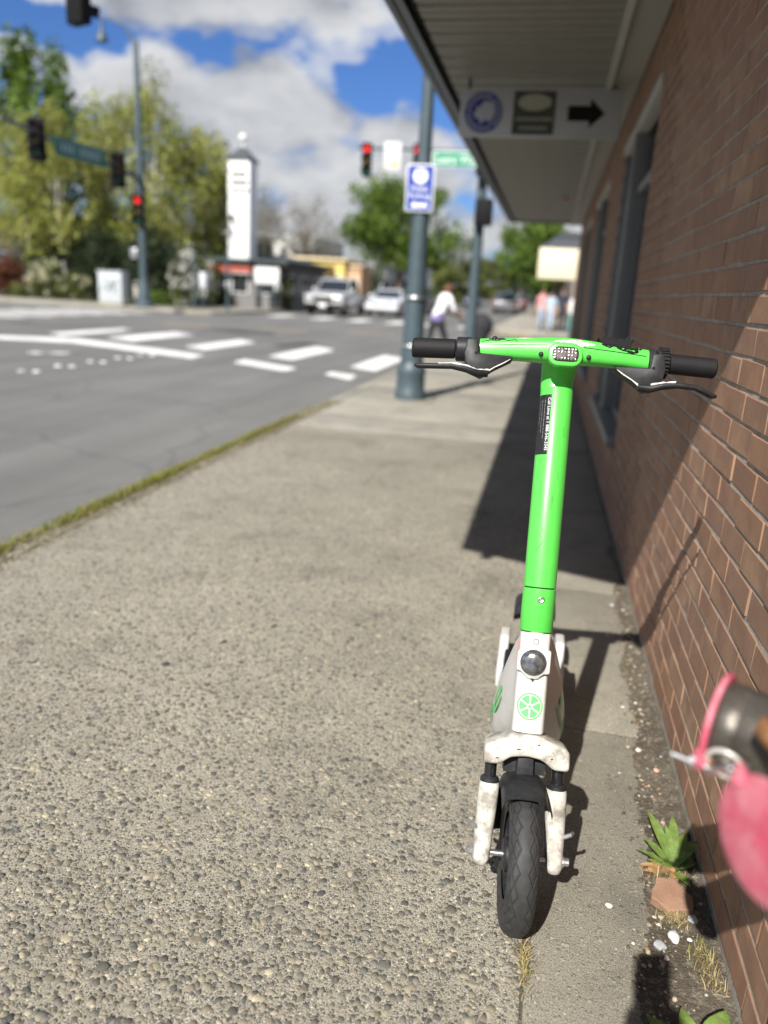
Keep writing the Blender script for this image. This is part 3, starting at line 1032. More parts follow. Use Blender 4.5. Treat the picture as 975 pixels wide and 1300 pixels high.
MT['bare'] = pmat('bare_scuff', (0.62, 0.60, 0.57), 0.55, var=0.25, vscale=120, bump=0.4, bscale=200)
MT['pinkscuff'] = pmat('scraped_paint', (0.56, 0.50, 0.50), 0.6, var=0.3, vscale=160, dirt=(0.10, 0.42, 0.09), dirt_amt=0.9, dscale=110, dcut=(0.50, 0.60), bump=0.4, bscale=300)
MT['chrome'] = pmat('chrome', (0.52, 0.52, 0.53), 0.14, metal=1.0, var=0.1, vscale=200)
MT['clear'] = pmat('clear_lens', (0.85, 0.85, 0.85), 0.05, var=0.02, trans=0.9, ior=1.45)

m = bpy.data.materials.new('tyre_rubber')
m.use_nodes = True
N = NT(m.node_tree)
p = m.node_tree.nodes['Principled BSDF']
uv = N.n('ShaderNodeSeparateXYZ', {0: N.n('ShaderNodeUVMap').outputs[0]})
vv = N.math('SUBTRACT', uv.outputs[1], 0.5)               # across, -0.5..0.5
uu = uv.outputs[0]


def groove(center, amp, freq, phase, w):
    tri = N.math('SUBTRACT', N.math('PINGPONG', N.math('MULTIPLY_ADD', uu, freq, phase), 1.0), 0.5)
    d = N.math('ABSOLUTE', N.math('SUBTRACT', vv, N.math('MULTIPLY_ADD', tri, amp, center)))
    return N.ramp(d, [(w * 0.55, 1.0), (w, 0.0)])


g = None
for c_, a_, f_, ph_ in ((-0.07, 0.055, 44, 0.0), (0.07, 0.055, 44, 1.0), (-0.145, 0.10, 22, 0.0), (0.145, 0.10, 22, 1.0), (-0.145, 0.10, 22, 1.0), (0.145, 0.10, 22, 0.0)):
    q = groove(c_, a_, f_, ph_, 0.0095)
    g = q if g is None else N.math('MAXIMUM', g, q)
oc = N.n('ShaderNodeTexCoord').outputs['Object']
nz = N.noise(oc, 60, 6, 0.65)
m.node_tree.links.new(N.mix(N.ramp(nz, [(0.35, 0.0), (0.75, 1.0)]), (0.017, 0.017, 0.0175), (0.042, 0.041, 0.039)), p.inputs['Base Color'])
p.inputs['Roughness'].default_value = 0.68
hb = N.math('ADD', N.math('MULTIPLY', g, -1.0), N.math('MULTIPLY', N.noise(oc, 700, 3, 0.6), 0.06))
m.node_tree.links.new(N.n('ShaderNodeBump', {'Strength': 1.0, 'Distance': 0.0032, 'Height': hb}).outputs[0], p.inputs['Normal'])
MT['tyre'] = m

S_O = (0.054, 1.362, 0.0)
sco = empty('electric_scooter', S_O, 'green and white rental electric scooter parked on the sidewalk', 'scooter')
P0 = Vector((0.054, 1.330, 0.0))
ax = Vector((-0.0208, 0.338, 1.0)).normalized()
e1 = (Vector((1, 0, 0)) - ax * ax.x).normalized()
e2 = ax.cross(e1)
STEER = math.radians(5.0)
lx = e1 * math.cos(STEER) + e2 * math.sin(STEER)
ly = ax.cross(lx)
SMx = frame_m(P0, lx, ly)                 # local: x right, y back, z up the steering axis
SMf = frame_m(P0, e1, e2)                 # the same without the steering turn (fixed head tube)


def part(mb, name, mat, parent=None, smooth=35, label=None):
    return mb.build(name, mat, parent if parent is not None else sco, smooth, S_O, label)


def se_ring(cy_, cz_, hy, hz, n=24, ex=2.5):
    out = []
    for k in range(n):
        a = 2 * PI * k / n
        c_, s_ = math.cos(a), math.sin(a)
        out.append((cy_ + hy * math.copysign(abs(c_) ** (2 / ex), c_), cz_ + hz * math.copysign(abs(s_) ** (2 / ex), s_)))
    return out


def rrect(w, h, r, n=5, cx_=0, cy_=0):
    out = []
    for sx, sy, a0 in ((1, 1, 0), (-1, 1, PI / 2), (-1, -1, PI), (1, -1, 3 * PI / 2)):
        for k in range(n + 1):
            a = a0 + PI / 2 * k / n
            out.append((cx_ + sx * (w / 2 - r) + r * math.cos(a), cy_ + sy * (h / 2 - r) + r * math.sin(a)))
    return out


SB = 1.1915                               # height of the bar along the axis
bar_c = lambda x: SB + 0.003 - 0.006 * (x / 0.172) ** 2
bar_hh = lambda x: 0.0225 + 0.0045 * math.exp(-(x / 0.07) ** 2)
bar_hd = lambda x: 0.0215 + 0.006 * math.exp(-(x / 0.06) ** 2)
YB = -0.050
bar_y = lambda x: YB + 0.010 * (abs(x) / 0.172) ** 2


def bar_pt(x, phi, off=0.0):
    ex = 2.7
    c_, s_ = math.cos(phi), math.sin(phi)
    return (x, bar_y(x) - (bar_hd(x) + off) * math.copysign(abs(c_) ** (2 / ex), c_), bar_c(x) + (bar_hh(x) + off) * math.copysign(abs(s_) ** (2 / ex), s_))


mb = MB()
rings = []
for k in range(33):
    x = -0.172 + 0.344 * k / 32
    rings.append([bar_pt(x, 2 * PI * i / 28) for i in range(28)])
mb.loft(rings, True, SMx)
bar = part(mb, 'handlebar', MT['green'], smooth=50)
mb = MB()
mb.path([bar_pt(x, 0.10, 0.0002) for x in np.linspace(-0.168, -0.035, 14)], 0.0008, 5, True, SMx)
part(mb, 'seam', MT['bplastic'], bar)
mb = MB()
mb.path([bar_pt(x, 0.10, 0.0002) for x in np.linspace(0.038, 0.166, 14)], 0.0008, 5, True, SMx)
part(mb, 'seam', MT['bplastic'], bar)


def bar_patch(x0, x1, p0, p1, seed, off=0.0004, nx_=26, np_=7, rag=0.4):
    r_ = random.Random(seed)
    m_ = MB()
    vs, fs = [], []
    top = [r_.uniform(0, rag) for _ in range(nx_ + 1)]
    bot = [r_.uniform(0, rag) for _ in range(nx_ + 1)]
    for i in range(nx_ + 1):
        t = i / nx_
        env = math.sin(PI * t) ** 0.5
        c_ = (p0 + p1) / 2
        h_ = (p1 - p0) / 2 * env
        for j in range(np_ + 1):
            u = j / np_
            ph = c_ - h_ * (1 - bot[i]) + (h_ * (2 - bot[i] - top[i])) * u
            vs.append(bar_pt(x0 + (x1 - x0) * t, ph, off))
    for i in range(nx_):
        for j in range(np_):
            a = i * (np_ + 1) + j
            fs.append((a, a + 1, a + np_ + 2, a + np_ + 1))
    return m_.add(vs, fs, 0, SMx)


part(bar_patch(-0.024, 0.062, 0.06, 0.80, 5, rag=0.7), 'scuff', MT['pinkscuff'], bar)
part(bar_patch(-0.10, -0.062, 0.7, 1.1, 6, nx_=10, np_=3, rag=0.9), 'scuff', MT['pinkscuff'], bar)
# scribbled black marks on the right half
for pts in ([(0.075, 0.9), (0.09, 0.62), (0.10, 0.95), (0.118, 0.5), (0.128, 0.9)], [(0.10, 0.95), (0.112, 1.2), (0.135, 0.75), (0.15, 0.95)], [(0.118, 0.55), (0.14, 0.42), (0.15, 0.7)]):
    q = []
    for (xa, pa), (xb, pb) in zip(pts[:-1], pts[1:]):
        for t in np.linspace(0, 1, 7)[:-1]:
            q.append(bar_pt(xa + (xb - xa) * t, pa + (pb - pa) * t - 0.22, 0.0003))
    mb = MB().path(q, [0.0030 * random.uniform(0.4, 1.2) for _ in q], 6, True, SMx)
    part(mb, 'scribble', MT['dark'], bar)
for pts in ([(-0.168, 0.45), (-0.15, 0.62), (-0.135, 0.5), (-0.125, 0.7), (-0.115, 0.5), (-0.10, 0.62), (-0.095, 0.3)],):
    q = []
    for (xa, pa), (xb, pb) in zip(pts[:-1], pts[1:]):
        for t in np.linspace(0, 1, 7)[:-1]:
            q.append(bar_pt(xa + (xb - xa) * t, pa + (pb - pa) * t, 0.0002))
    part(MB().path(q, 0.0009, 5, True, SMx), 'scribble', MT['bplastic'], bar)
for x, ph in ((-0.142, 1.0), (-0.046, -0.45), (0.050, -0.45), (0.152, 0.85)):
    c_ = bar_pt(x, ph)
    part(MB().sphere(c_, (0.0052, 0.0035, 0.0052), 12, 8, SMx), 'screw_hole', MT['bplastic'], bar)
# ragged black clip standing on the bar
clip = [(0.072, 0.0), (0.073, 0.014), (0.066, 0.022), (0.078, 0.020), (0.082, 0.031), (0.089, 0.023), (0.097, 0.027), (0.104, 0.021), (0.112, 0.026), (0.119, 0.022), (0.128, 0.032), (0.131, 0.021), (0.139, 0.024), (0.134, 0.012), (0.137, 0.0)]
MC = SMx @ Matrix(((1, 0, 0, 0), (0, 0, -1, YB - 0.002), (0, 1.05, 0, SB + 0.010), (0, 0, 0, 1)))
part(MB().prism(clip, -0.008, 0.012, MC, b=0.0012, seg=1), 'bar_clip', MT['dark'], bar)
part(bar_patch(0.078, 0.150, 0.38, 1.2, 9, off=0.0006, rag=0.95), 'black_smear', MT['dark'], bar)
part(bar_patch(-0.155, -0.120, 0.5, 1.2, 12, off=0.0005, nx_=12, rag=0.9), 'black_smear', MT['bplastic'], bar)
# thumb-sized display hump in the middle
part(MB().sphere((0.012, YB + 0.004, SB + 0.025), (0.024, 0.014, 0.006), 20, 8, SMx), 'display', MT['green'], bar)

# headlight in the bar
MH = SMx @ Matrix(((1, 0, 0, 0.002), (0, 0, -1, YB), (0, 1, 0, SB - 0.011), (0, 0, 0, 1)))     # local z toward the viewer
mb = MB()
mb.prism(rrect(0.070, 0.049, 0.021, 6), 0.012, 0.0335, MH, b=0.004, seg=3)
bez = part(mb, 'headlight', MT['green'])
part(MB().prism(rrect(0.053, 0.031, 0.0125, 6), 0.030, 0.0345, MH, b=0.001), 'gasket', MT['bplastic'], bez)
mb = MB()
for cx_ in (-0.0115, 0.0115):
    mb.lathe([(0.004, 0.0352), (0.0075, 0.0362), (0.0108, 0.0375)], 20, MH @ Matrix.Translation((cx_, 0, 0)))
mb.prism(rrect(0.047, 0.025, 0.010, 6), 0.0335, 0.0355, MH)
part(mb, 'reflector', MT['chrome'], bez, 25)
rl = random.Random(4)
mb = MB()
for i in range(7):
    for j in range(4):
        mb.sphere((-0.0205 + 0.0068 * i, -0.0095 + 0.0063 * j, 0.0356), (0.0042, 0.004, rl.uniform(0.001, 0.003)), 8, 6, MH)
tag(part(mb, 'lens_facets', MT['chrome'], bez, 60), kind='stuff')

# grips, collars, throttle ring, clamps
def bar_cyl(x0, x1, r0, r1=None, n=24, prof=None):
    r1 = r0 if r1 is None else r1
    s_ = 1 if x1 > x0 else -1
    xs = [(x0, r0 * 0.93), (x0 + s_ * 0.0015, r0), (x1 - s_ * 0.004, r1), (x1 - s_ * 0.001, r1 * 0.86), (x1, r1 * 0.6)] if prof is None else prof
    rings_ = []
    for x, r in xs:
        yb_ = bar_y(0.172) + 0.06 * (abs(x) - 0.172)
        zb_ = bar_c(0.172) - 0.02 * (abs(x) - 0.172)
        rings_.append([(x, yb_ + r * math.cos(2 * PI * k / n), zb_ + r * math.sin(2 * PI * k / n)) for k in range(n)])
    return MB().loft(rings_, True, SMx)


part(bar_cyl(-0.172, -0.190, 0.0235), 'clamp', MT['bplastic'])
part(bar_cyl(-0.190, -0.222, 0.0255), 'collar', MT['bplastic'])
part(bar_cyl(-0.222, -0.314, 0.0205, 0.0210), 'grip', MT['grip'])
part(bar_cyl(0.172, 0.190, 0.0235), 'clamp', MT['bplastic'])
thr = part(bar_cyl(0.190, 0.216, 0.0285), 'throttle_ring', MT['bplastic'])
for k in range(26):
    a = 2 * PI * k / 26
    yb_, zb_ = bar_y(0.172) + 0.003, bar_c(0.172)
    T = SMx @ Matrix.Translation((0.204, yb_ + 0.0295 * math.cos(a), zb_ + 0.0295 * math.sin(a))) @ Matrix.Rotation(a, 4, 'X')
    part(MB().bbox((0, 0, 0), (0.018, 0.006, 0.0042), 0.001, T, seg=1), 'tooth', MT['grip'], thr)
part(bar_cyl(0.216, 0.313, 0.0205, 0.0205), 'grip', MT['grip'])

# brake levers with their brackets
for sx in (-1, 1):
    dz = 0.0 if sx < 0 else -0.006
    br = [(0.104, -0.013), (0.172, -0.011), (0.176, 0.018), (0.198, 0.018), (0.203, -0.014), (0.198, -0.034), (0.184, -0.050), (0.166, -0.060), (0.138, -0.040), (0.102, -0.019)]
    poly = [(sx * x, z_ + dz) for x, z_ in br]
    MBk = SMx @ Matrix(((1, 0, 0, 0), (0, 0, -1, YB + 0.006), (0, 1, 0, SB - 0.008), (0, 0, 0, 1)))
    bk = part(MB().prism(poly, 0.0, 0.036, MBk, b=0.004), 'brake_bracket', MT['bplastic'])
    q = [(0.150, -0.052, 0.030), (0.172, -0.056, 0.040), (0.195, -0.050, 0.046), (0.225, -0.046, 0.047), (0.26, -0.048, 0.045), (0.293, -0.049 - (0.012 if sx > 0 else 0), 0.042), (0.302, -0.047 - (0.014 if sx > 0 else 0), 0.040)]
    rad = [0.0075, 0.0085, 0.0072, 0.0062, 0.0056, 0.0058, 0.0035]
    rings_ = []
    for (x, z_, y_), r in zip(q, rad):
        rings_.append([(sx * x, z_ + dz + r * math.sin(2 * PI * k / 12), y_ + 1.5 * r * math.cos(2 * PI * k / 12)) for k in range(12)])
    lv = part(MB().loft(rings_, True, MBk), 'brake_lever', MT['bplastic'], smooth=60)
    # chipped bare-metal edge
    edge = [(sx * x, z_ + dz + r * 0.75, y_ + r * 1.15) for (x, z_, y_), r in zip(q[:5], rad)] if sx < 0 else [(sx * x, z_ + dz + r * 0.8, y_ + r * 1.1) for (x, z_, y_), r in zip(q[1:4], rad[1:])]
    ee = []
    for a, b in zip(edge[:-1], edge[1:]):
        for t in np.linspace(0, 1, 6)[:-1]:
            ee.append(tuple(a[i] + (b[i] - a[i]) * t for i in range(3)))
    part(MB().path(ee, [random.uniform(0.0006, 0.0028) for _ in ee], 6, True, MBk), 'bare_edge', MT['bare'], lv)
    ee = [(sx * x, z_ + dz, 0.035) for x, z_ in ((0.107, -0.020), (0.120, -0.029), (0.137, -0.0385), (0.150, -0.048), (0.165, -0.057))]
    part(MB().path(ee, [0.0006, 0.0014, 0.0011, 0.002, 0.001], 6, True, MBk), 'bare_edge', MT['bare'], bk)
    part(MB().lathe([(0.0035, 0.0345), (0.0035, 0.036), (0.0015, 0.0362)], 10, MBk @ Matrix.Translation((sx * 0.178, -0.012 + dz, 0))), 'bolt', MT['dark'], bk)

# stem: neck, tube, lower sleeve
def zring(r, s_, n=40, ry=None, ex=2.0, cy_=0.0):
    return [(x, y_, s_) for x, y_ in [(a, b + cy_) for a, b in se_ring(0, 0, r, ry or r, n, ex)]]


mb = MB()
mb.loft([zring(0.0333, 1.120, ry=0.026, cy_=0.007), zring(0.0345, 1.140, ry=0.022, cy_=0.010), zring(0.0355, 1.158, ry=0.022, cy_=0.002), zring(0.037, 1.172, ry=0.024, cy_=-0.016), zring(0.039, 1.180, ry=0.026, cy_=-0.034), zring(0.042, 1.190, ry=0.022, cy_=-0.044)], True, SMx)
part(mb, 'neck', MT['green'], smooth=60)
stem = part(MB().loft([zring(0.0325, 0.7035), zring(0.0338, 0.7045), zring(0.0338, 1.1225), zring(0.0328, 1.1245)], True, SMx), 'stem', MT['green'], smooth=40)
slv = part(MB().loft([zring(0.0335, 0.612, ry=0.0335), zring(0.0345, 0.6135), zring(0.0342, 0.700), zring(0.0328, 0.7012)], True, SMx), 'stem_sleeve', MT['green'], smooth=40)
part(MB().loft([zring(0.031, 0.60), zring(0.031, 1.11)], True, SMx), 'inner_tube', MT['bplastic'])
MS = SMx @ Matrix(((1, 0, 0, 0.0015), (0, 0, -1, -0.0335), (0, 1, 0, 0.6785), (0, 0, 0, 1)))
scw = part(MB().lathe([(0.0062, -0.002), (0.0062, 0.0008), (0.005, 0.0013), (0.003, 0.0007), (0.001, 0.0007)], 20, MS), 'screw', MT['steel'], slv)
part(MB().torus(0.0064, 0.0009, 24, 8, MS), 'screw_rim', MT['dark'], scw)


def on_stem(vs, r, s_top, a0, down=True):
    """wrap flat (x along the tube, y across) onto the stem"""
    out = []
    for x, y_, _ in vs:
        a = a0 + y_ / r
        out.append((r * math.sin(a), -r * math.cos(a), s_top - x))
    return out


mb = MB()
na = 14
vs, fs = [], []
for i in range(2):
    for j in range(na + 1):
        a = math.radians(-88 + 66 * j / na)
        vs.append((0.0341 * math.sin(a), -0.0341 * math.cos(a), (1.108, 0.981)[i]))
fs = [(j, j + 1, na + 1 + j + 1, na + 1 + j) for j in range(na)]
lab = part(mb.add(vs, fs, 0, SMx), 'instruction_label', MT['bplastic'], stem)
MT['wprint'] = pmat('white_print', (0.72, 0.72, 0.72), 0.5, var=0.03)
tv, tf = text_verts('Call Lime at 1 888-546-3345', 0.0094)
wmax = max(v[0] for v in tv)
tv = [(v[0] * 0.112 / wmax, v[1], 0) for v in tv]
part(MB().add(on_stem(tv, 0.03435, 1.1015, math.radians(-29)), tf, 0, SMx), 'label_text', MT['wprint'], lab, 0)
mb = MB()
for row in range(3):                       # lines of print too small to read
    x = 0.008
    while x < 0.085 - 0.012 * row:
        w_ = random.uniform(0.003, 0.009)
        sub = [(x, -0.0006, 0), (x + w_, -0.0006, 0), (x + w_, 0.0006, 0), (x, 0.0006, 0)]
        mb.add(on_stem(sub, 0.03435, 1.105, math.radians(-45 - 12 * row)), [(0, 1, 2, 3)], 0, SMx)
        x += w_ + 0.0018
tag(part(mb, 'label_fine_print', pmat('grey_print', (0.22, 0.22, 0.22), 0.5), lab, 0), kind='stuff')
# scratches on the tube
for a0, s0, a1, s1 in ((-30, 0.78, -8, 0.80), (8, 0.90, 10, 0.865), (-20, 0.83, -14, 0.822), (22, 0.95, 25, 0.93), (-5, 0.735, 12, 0.742), (14, 0.86, 16, 0.845), (-35, 0.90, -32, 0.87), (4, 0.645, 18, 0.640), (30, 1.04, 36, 1.02), (10, 0.895, 13, 0.88)):
    q = []
    for t in np.linspace(0, 1, 6):
        a = math.radians(a0 + (a1 - a0) * t)
        q.append((0.0339 * math.sin(a), -0.0339 * math.cos(a), s0 + (s1 - s0) * t))
    part(MB().path(q, 0.0005, 5, True, SMx), 'scratch', pmat('scratch_green', (0.02, 0.16, 0.02), 0.6), stem)

# white head section with the lower lamp
def dring(s_, hw, front, back, n=14):
    """tube section with a gently curved front face, y negative toward the viewer"""
    pts = []
    for k in range(n + 1):
        x = -hw * 0.86 + 2 * hw * 0.86 * k / n
        pts.append((x, -front + (x * x) / (2 * 0.075), s_))
    yc = -front + (0.86 * hw) ** 2 / 0.15
    for a in (25, 55, 85):
        a = math.radians(a)
        pts.append((hw * 0.86 + 0.14 * hw * math.sin(a), yc + 0.010 * (1 - math.cos(a)) + 0.002, s_))
    pts.append((hw, back * 0.6, s_))
    pts.append((hw * 0.8, back, s_))
    pts.append((-hw * 0.8, back, s_))
    pts.append((-hw, back * 0.6, s_))
    for a in (85, 55, 25):
        a = math.radians(a)
        pts.append((-hw * 0.86 - 0.14 * hw * math.sin(a), yc + 0.010 * (1 - math.cos(a)) + 0.002, s_))
    return pts


head = part(MB().loft([dring(0.404, 0.0320, 0.030, 0.03), dring(0.408, 0.0332, 0.0312, 0.032), dring(0.50, 0.0325, 0.0312, 0.032), dring(0.575, 0.0312, 0.0305, 0.03), dring(0.6095, 0.0318, 0.031, 0.031)], True, SMf), 'head_tube', MT['wpaint'], smooth=50)
MLm = SMf @ Matrix(((1, 0, 0, 0.0), (0, 0, -1, 0.0), (0, 1, 0, 0.549), (0, 0, 0, 1)))
hs = part(MB().prism([(-0.0335, 0.020), (-0.026, 0.030), (0.012, 0.030), (0.0345, 0.027), (0.0345, -0.020), (0.022, -0.022), (0.012, -0.032), (0.0, -0.0355), (-0.012, -0.032), (-0.024, -0.020), (-0.0335, -0.018)], 0.004, 0.0375, MLm, b=0.004, seg=3), 'lamp_housing', MT['wpaint'], head)
part(MB().lathe([(0.0295, 0.034), (0.0295, 0.0388), (0.0275, 0.0396), (0.0268, 0.036)], 36, MLm), 'lamp_rim', MT['wpaint'], hs)
MT['lampglass'] = pmat('lamp_glass', (0.20, 0.205, 0.21), 0.16, metal=0.75, var=0.5, vscale=90, coat=0.8)
lmp = part(MB().lathe([(0.0268, 0.0372), (0.0262, 0.0392), (0.0235, 0.0418), (0.0185, 0.0442), (0.011, 0.0460), (0.001, 0.0466)], 36, MLm), 'lamp', MT['lampglass'], hs, 60)
mb = MB()
for k in range(9):
    mb.box((-0.0125 + 0.0031 * k, -0.007, 0.0438 - 0.000055 * (k - 4) ** 2 * 3), (0.0010, 0.022 - abs(k - 4) * 0.002, 0.0030), MLm)
tag(part(mb, 'lamp_ribs', MT['chrome'], lmp, 0), kind='stuff')
part(MB().prism(rrect(0.028, 0.013, 0.006, 5, 0.0, 0.0150), 0.0385, 0.0440, MLm, b=0.001), 'lamp_sensor', MT['bplastic'], lmp)
part(MB().prism([(-0.004, -0.0315), (0.004, -0.0315), (0.0, -0.0375)], 0.0376, 0.0384, MLm), 'lamp_notch', MT['bplastic'], hs)
MR = SMf @ Matrix(((1, 0, 0, 0.002), (0, 0, -1, -0.0308), (0, 1, 0, 0.592), (0, 0, 0, 1)))
part(MB().torus(0.0052, 0.0006, 24, 6, MR), 'ring_mark', MT['bplastic'], head)
part(MB().box((-0.0335, -0.016, 0.566), (0.001, 0.004, 0.05), SMf), 'red_strip', pmat('red_print', (0.45, 0.04, 0.04), 0.5), head)

# the citrus-slice emblem on the head tube
def on_head(x, z_, off=0.0005):
    return (x, -0.0312 - off + x * x / 0.15, 0.459 + z_)


mb = MB()
n_ = 48
vs = [on_head(r * math.cos(2 * PI * k / n_), r * 1.06 * math.sin(2 * PI * k / n_)) for r in (0.0236, 0.0262) for k in range(n_)]
mb.add(vs, [(k, (k + 1) % n_, n_ + (k + 1) % n_, n_ + k) for k in range(n_)], 0, SMf)
for k in range(6):
    a0, a1 = PI / 2 + k * PI / 3 + 0.10, PI / 2 + (k + 1) * PI / 3 - 0.10
    out = [on_head(0.0214 * math.cos(a), 0.0214 * 1.06 * math.sin(a)) for a in np.linspace(a0, a1, 9)]
    mid = (a0 + a1) / 2
    inn = [on_head(0.0060 * math.cos(mid + 0.25), 0.0064 * math.sin(mid + 0.25)), on_head(0.0060 * math.cos(mid - 0.25), 0.0064 * math.sin(mid - 0.25))]
    mb.add(out + inn, [tuple(range(11))], 0, SMf)
mb.add([on_head(0.003 * math.cos(2 * PI * k / 12), 0.003 * math.sin(2 * PI * k / 12)) for k in range(12)], [tuple(range(12))], 0, SMf)
tag(part(mb, 'emblem', MT['gprint'], head, 0, 'round green citrus slice emblem'), kind='stuff')

# fork: crown, stanchions, lower legs, axle
cr = [(0.0, 0.4025), (0.032, 0.401), (0.050, 0.391), (0.076, 0.383), (0.086, 0.374), (0.0875, 0.342), (0.083, 0.336), (0.056, 0.336), (0.045, 0.344), (0.030, 0.354), (0.0, 0.358)]
outline = cr + [(-x, z_) for x, z_ in cr[1:-1]][::-1]
MCr = SMx @ Matrix(((1, 0, 0, 0), (0, 0, -1, 0.0), (0, 1, 0, 0), (0, 0, 0, 1)))
crown = part(MB().prism(outline, -0.032, 0.040, MCr, b=0.0075, seg=3), 'fork_crown', MT['wdirty'], smooth=50)
for x_, z_, w_ in ((-0.018, 0.372, 0.006), (0.022, 0.385, 0.004), (0.05, 0.36, 0.003), (-0.06, 0.35, 0.004)):
    part(MB().sphere((x_, -0.0395, z_), (w_, 0.001, 0.0016), 8, 6, SMx), 'chip', MT['bplastic'], crown)
yA = -0.018
sA = (0.150 - P0.z - ly.z * yA) / ax.z
for sx in (-1, 1):
    xl = sx * 0.069
    st = part(MB().path([(xl, -0.006, 0.345), (xl, -0.006, 0.25)], 0.0125, 20, True, SMx), 'stanchion', pmat('black_stanchion', (0.012, 0.012, 0.013), 0.15, var=0.2, spec=0.8))
    part(MB().lathe([(0.0165, 0.0), (0.020, 0.003), (0.0195, 0.010), (0.015, 0.014)], 24, SMx @ Matrix.Translation((xl, -0.006, 0.290))), 'dust_seal', MT['bplastic'], st)
    rings_ = []
    for s_, hw, hd, yo, xo in ((0.293, 0.0195, 0.020, -0.006, 0), (0.288, 0.0210, 0.022, -0.006, 0), (0.25, 0.0210, 0.023, -0.007, 0.001), (0.20, 0.0198, 0.0225, -0.010, 0.003), (0.165, 0.0182, 0.022, yA + 0.003, 0.004), (0.142, 0.0175, 0.020, yA, 0.005), (0.130, 0.013, 0.015, yA, 0.005), (0.126, 0.007, 0.009, yA, 0.005)):
        rings_.append([(xl + sx * xo + a, yo + b, s_) for a, b in se_ring(0, 0, hw, hd, 24, 2.6)])
    lg = part(MB().loft(rings_, True, SMx), 'fork_leg', MT['wdirty'], smooth=50)
    Tn = SMx @ Matrix.Translation((xl + sx * 0.018, yA, sA)) @ Matrix.Rotation(sx * PI / 2, 4, 'Y')
    part(MB().lathe([(0.012, 0.0), (0.012, 0.006), (0.0085, 0.007), (0.0085, 0.016), (0.005, 0.018)], 6 if sx < 0 else 12, Tn), 'axle_nut', MT['steel'], lg, 20)
    part(MB().path([(xl + sx * 0.018, yA - 0.006, sA + 0.05), (xl + sx * 0.034, yA - 0.008, sA + 0.058), (xl + sx * 0.038, yA - 0.002, sA + 0.060)], [0.005, 0.0045, 0.004], 10, True, SMx), 'cable_bolt', MT['steel'], lg)

# wheels
def make_tyre(R, w):
    n, m_ = 120, 28
    V, F, UV = [], [], []
    for i in range(n + 1):
        a = 2 * PI * i / n
        for j in range(m_ + 1):
            b = 2 * PI * j / m_ - PI
            c_, s_ = math.cos(b), math.sin(b)
            rr = R - w * 0.98 + w * 0.98 * math.copysign(abs(c_) ** 0.92, c_)
            xx = w * math.copysign(abs(s_) ** 0.9, s_)
            V.append((xx, -rr * math.cos(a), rr * math.sin(a)))
            UV.append((i / n, j / m_))
    for i in range(n):
        for j in range(m_):
            k = i * (m_ + 1) + j
            F.append((k, k + 1, k + m_ + 2, k + m_ + 1))
    me_ = bpy.data.meshes.new('tyre')
    me_.from_pydata(V, [], F)
    ul = me_.uv_layers.new(name='UVMap')
    for poly in me_.polygons:
        for li in poly.loop_indices:
            ul.data[li].uv = UV[me_.loops[li].vertex_index]
    me_.shade_smooth()
    me_.materials.append(MT['tyre'])
    return me_


tyre_me = make_tyre(0.150, 0.0295)


def wheel(T, parent):
    """T: matrix to world with the axle along local x"""
    w = MB()
    w.lathe([(0.030, -0.03), (0.034, -0.026), (0.034, 0.026), (0.030, 0.03)], 28, T @ Matrix.Rotation(PI / 2, 4, 'Y'))
    wh = part(w, 'wheel', MT['bplastic'])
    ty = link('tyre', tyre_me, wh)
    ty.matrix_local = Matrix.Translation(-Vector(S_O)) @ T
    r_ = MB()
    r_.lathe([(0.084, -0.024), (0.094, -0.026), (0.097, -0.02), (0.088, -0.008), (0.088, 0.008), (0.097, 0.02), (0.094, 0.026), (0.084, 0.024)], 48, T @ Matrix.Rotation(PI / 2, 4, 'Y'), cap=False)
    part(r_, 'rim', MT['bplastic'], wh)
    for k in range(5):
        a = 2 * PI * k / 5 + 0.3
        part(MB().path([(0, 0.03 * math.cos(a), 0.03 * math.sin(a)), (0, 0.09 * math.cos(a + .1), 0.09 * math.sin(a + .1))], [0.012, 0.009], 8, True, T), 'spoke', MT['bplastic'], wh)
    return wh


TW = SMx @ Matrix.Translation((0.0, yA, sA))
wheel(TW, sco)
part(MB().path([(-0.085, yA, sA), (0.085, yA, sA)], 0.006, 12, True, SMx), 'axle', MT['steel'])
# front mudguard hugging the tyre, tied up to the crown
rot_w = Matrix.Rotation(math.atan2(ly.z, ly.y), 4, 'X')


def guard(T, a0, a1, R, hw, lip, n=26):
    vs, fs = [], []
    m_ = 12
    for sgn in (0, 1):
        for i in range(n + 1):
            a = a0 + (a1 - a0) * i / n
            for j in range(m_ + 1):
                u = -1 + 2 * j / m_
                drop = lip * abs(u) ** 3.0
                rr = R - drop - (0.0025 if sgn else 0)
                xx = hw * math.sin(u * PI / 2 * 0.98)
                vs.append((xx, -rr * math.cos(a), rr * math.sin(a)))
    st = (n + 1) * (m_ + 1)
    for i in range(n):
        for j in range(m_):
            k = i * (m_ + 1) + j
            fs.append((k, k + 1, k + m_ + 2, k + m_ + 1))
            fs.append((st + k, st + k + m_ + 1, st + k + m_ + 2, st + k + 1))
    for i in range(n):
        for j in (0, m_):
            k = i * (m_ + 1) + j
            fs.append((k, k + m_ + 1, st + k + m_ + 1, st + k))
    for j in range(m_):
        for i in (0, n):
            k = i * (m_ + 1) + j
            fs.append((k, k + 1, st + k + 1, st + k))
    return MB().add(vs, fs, 0, T)


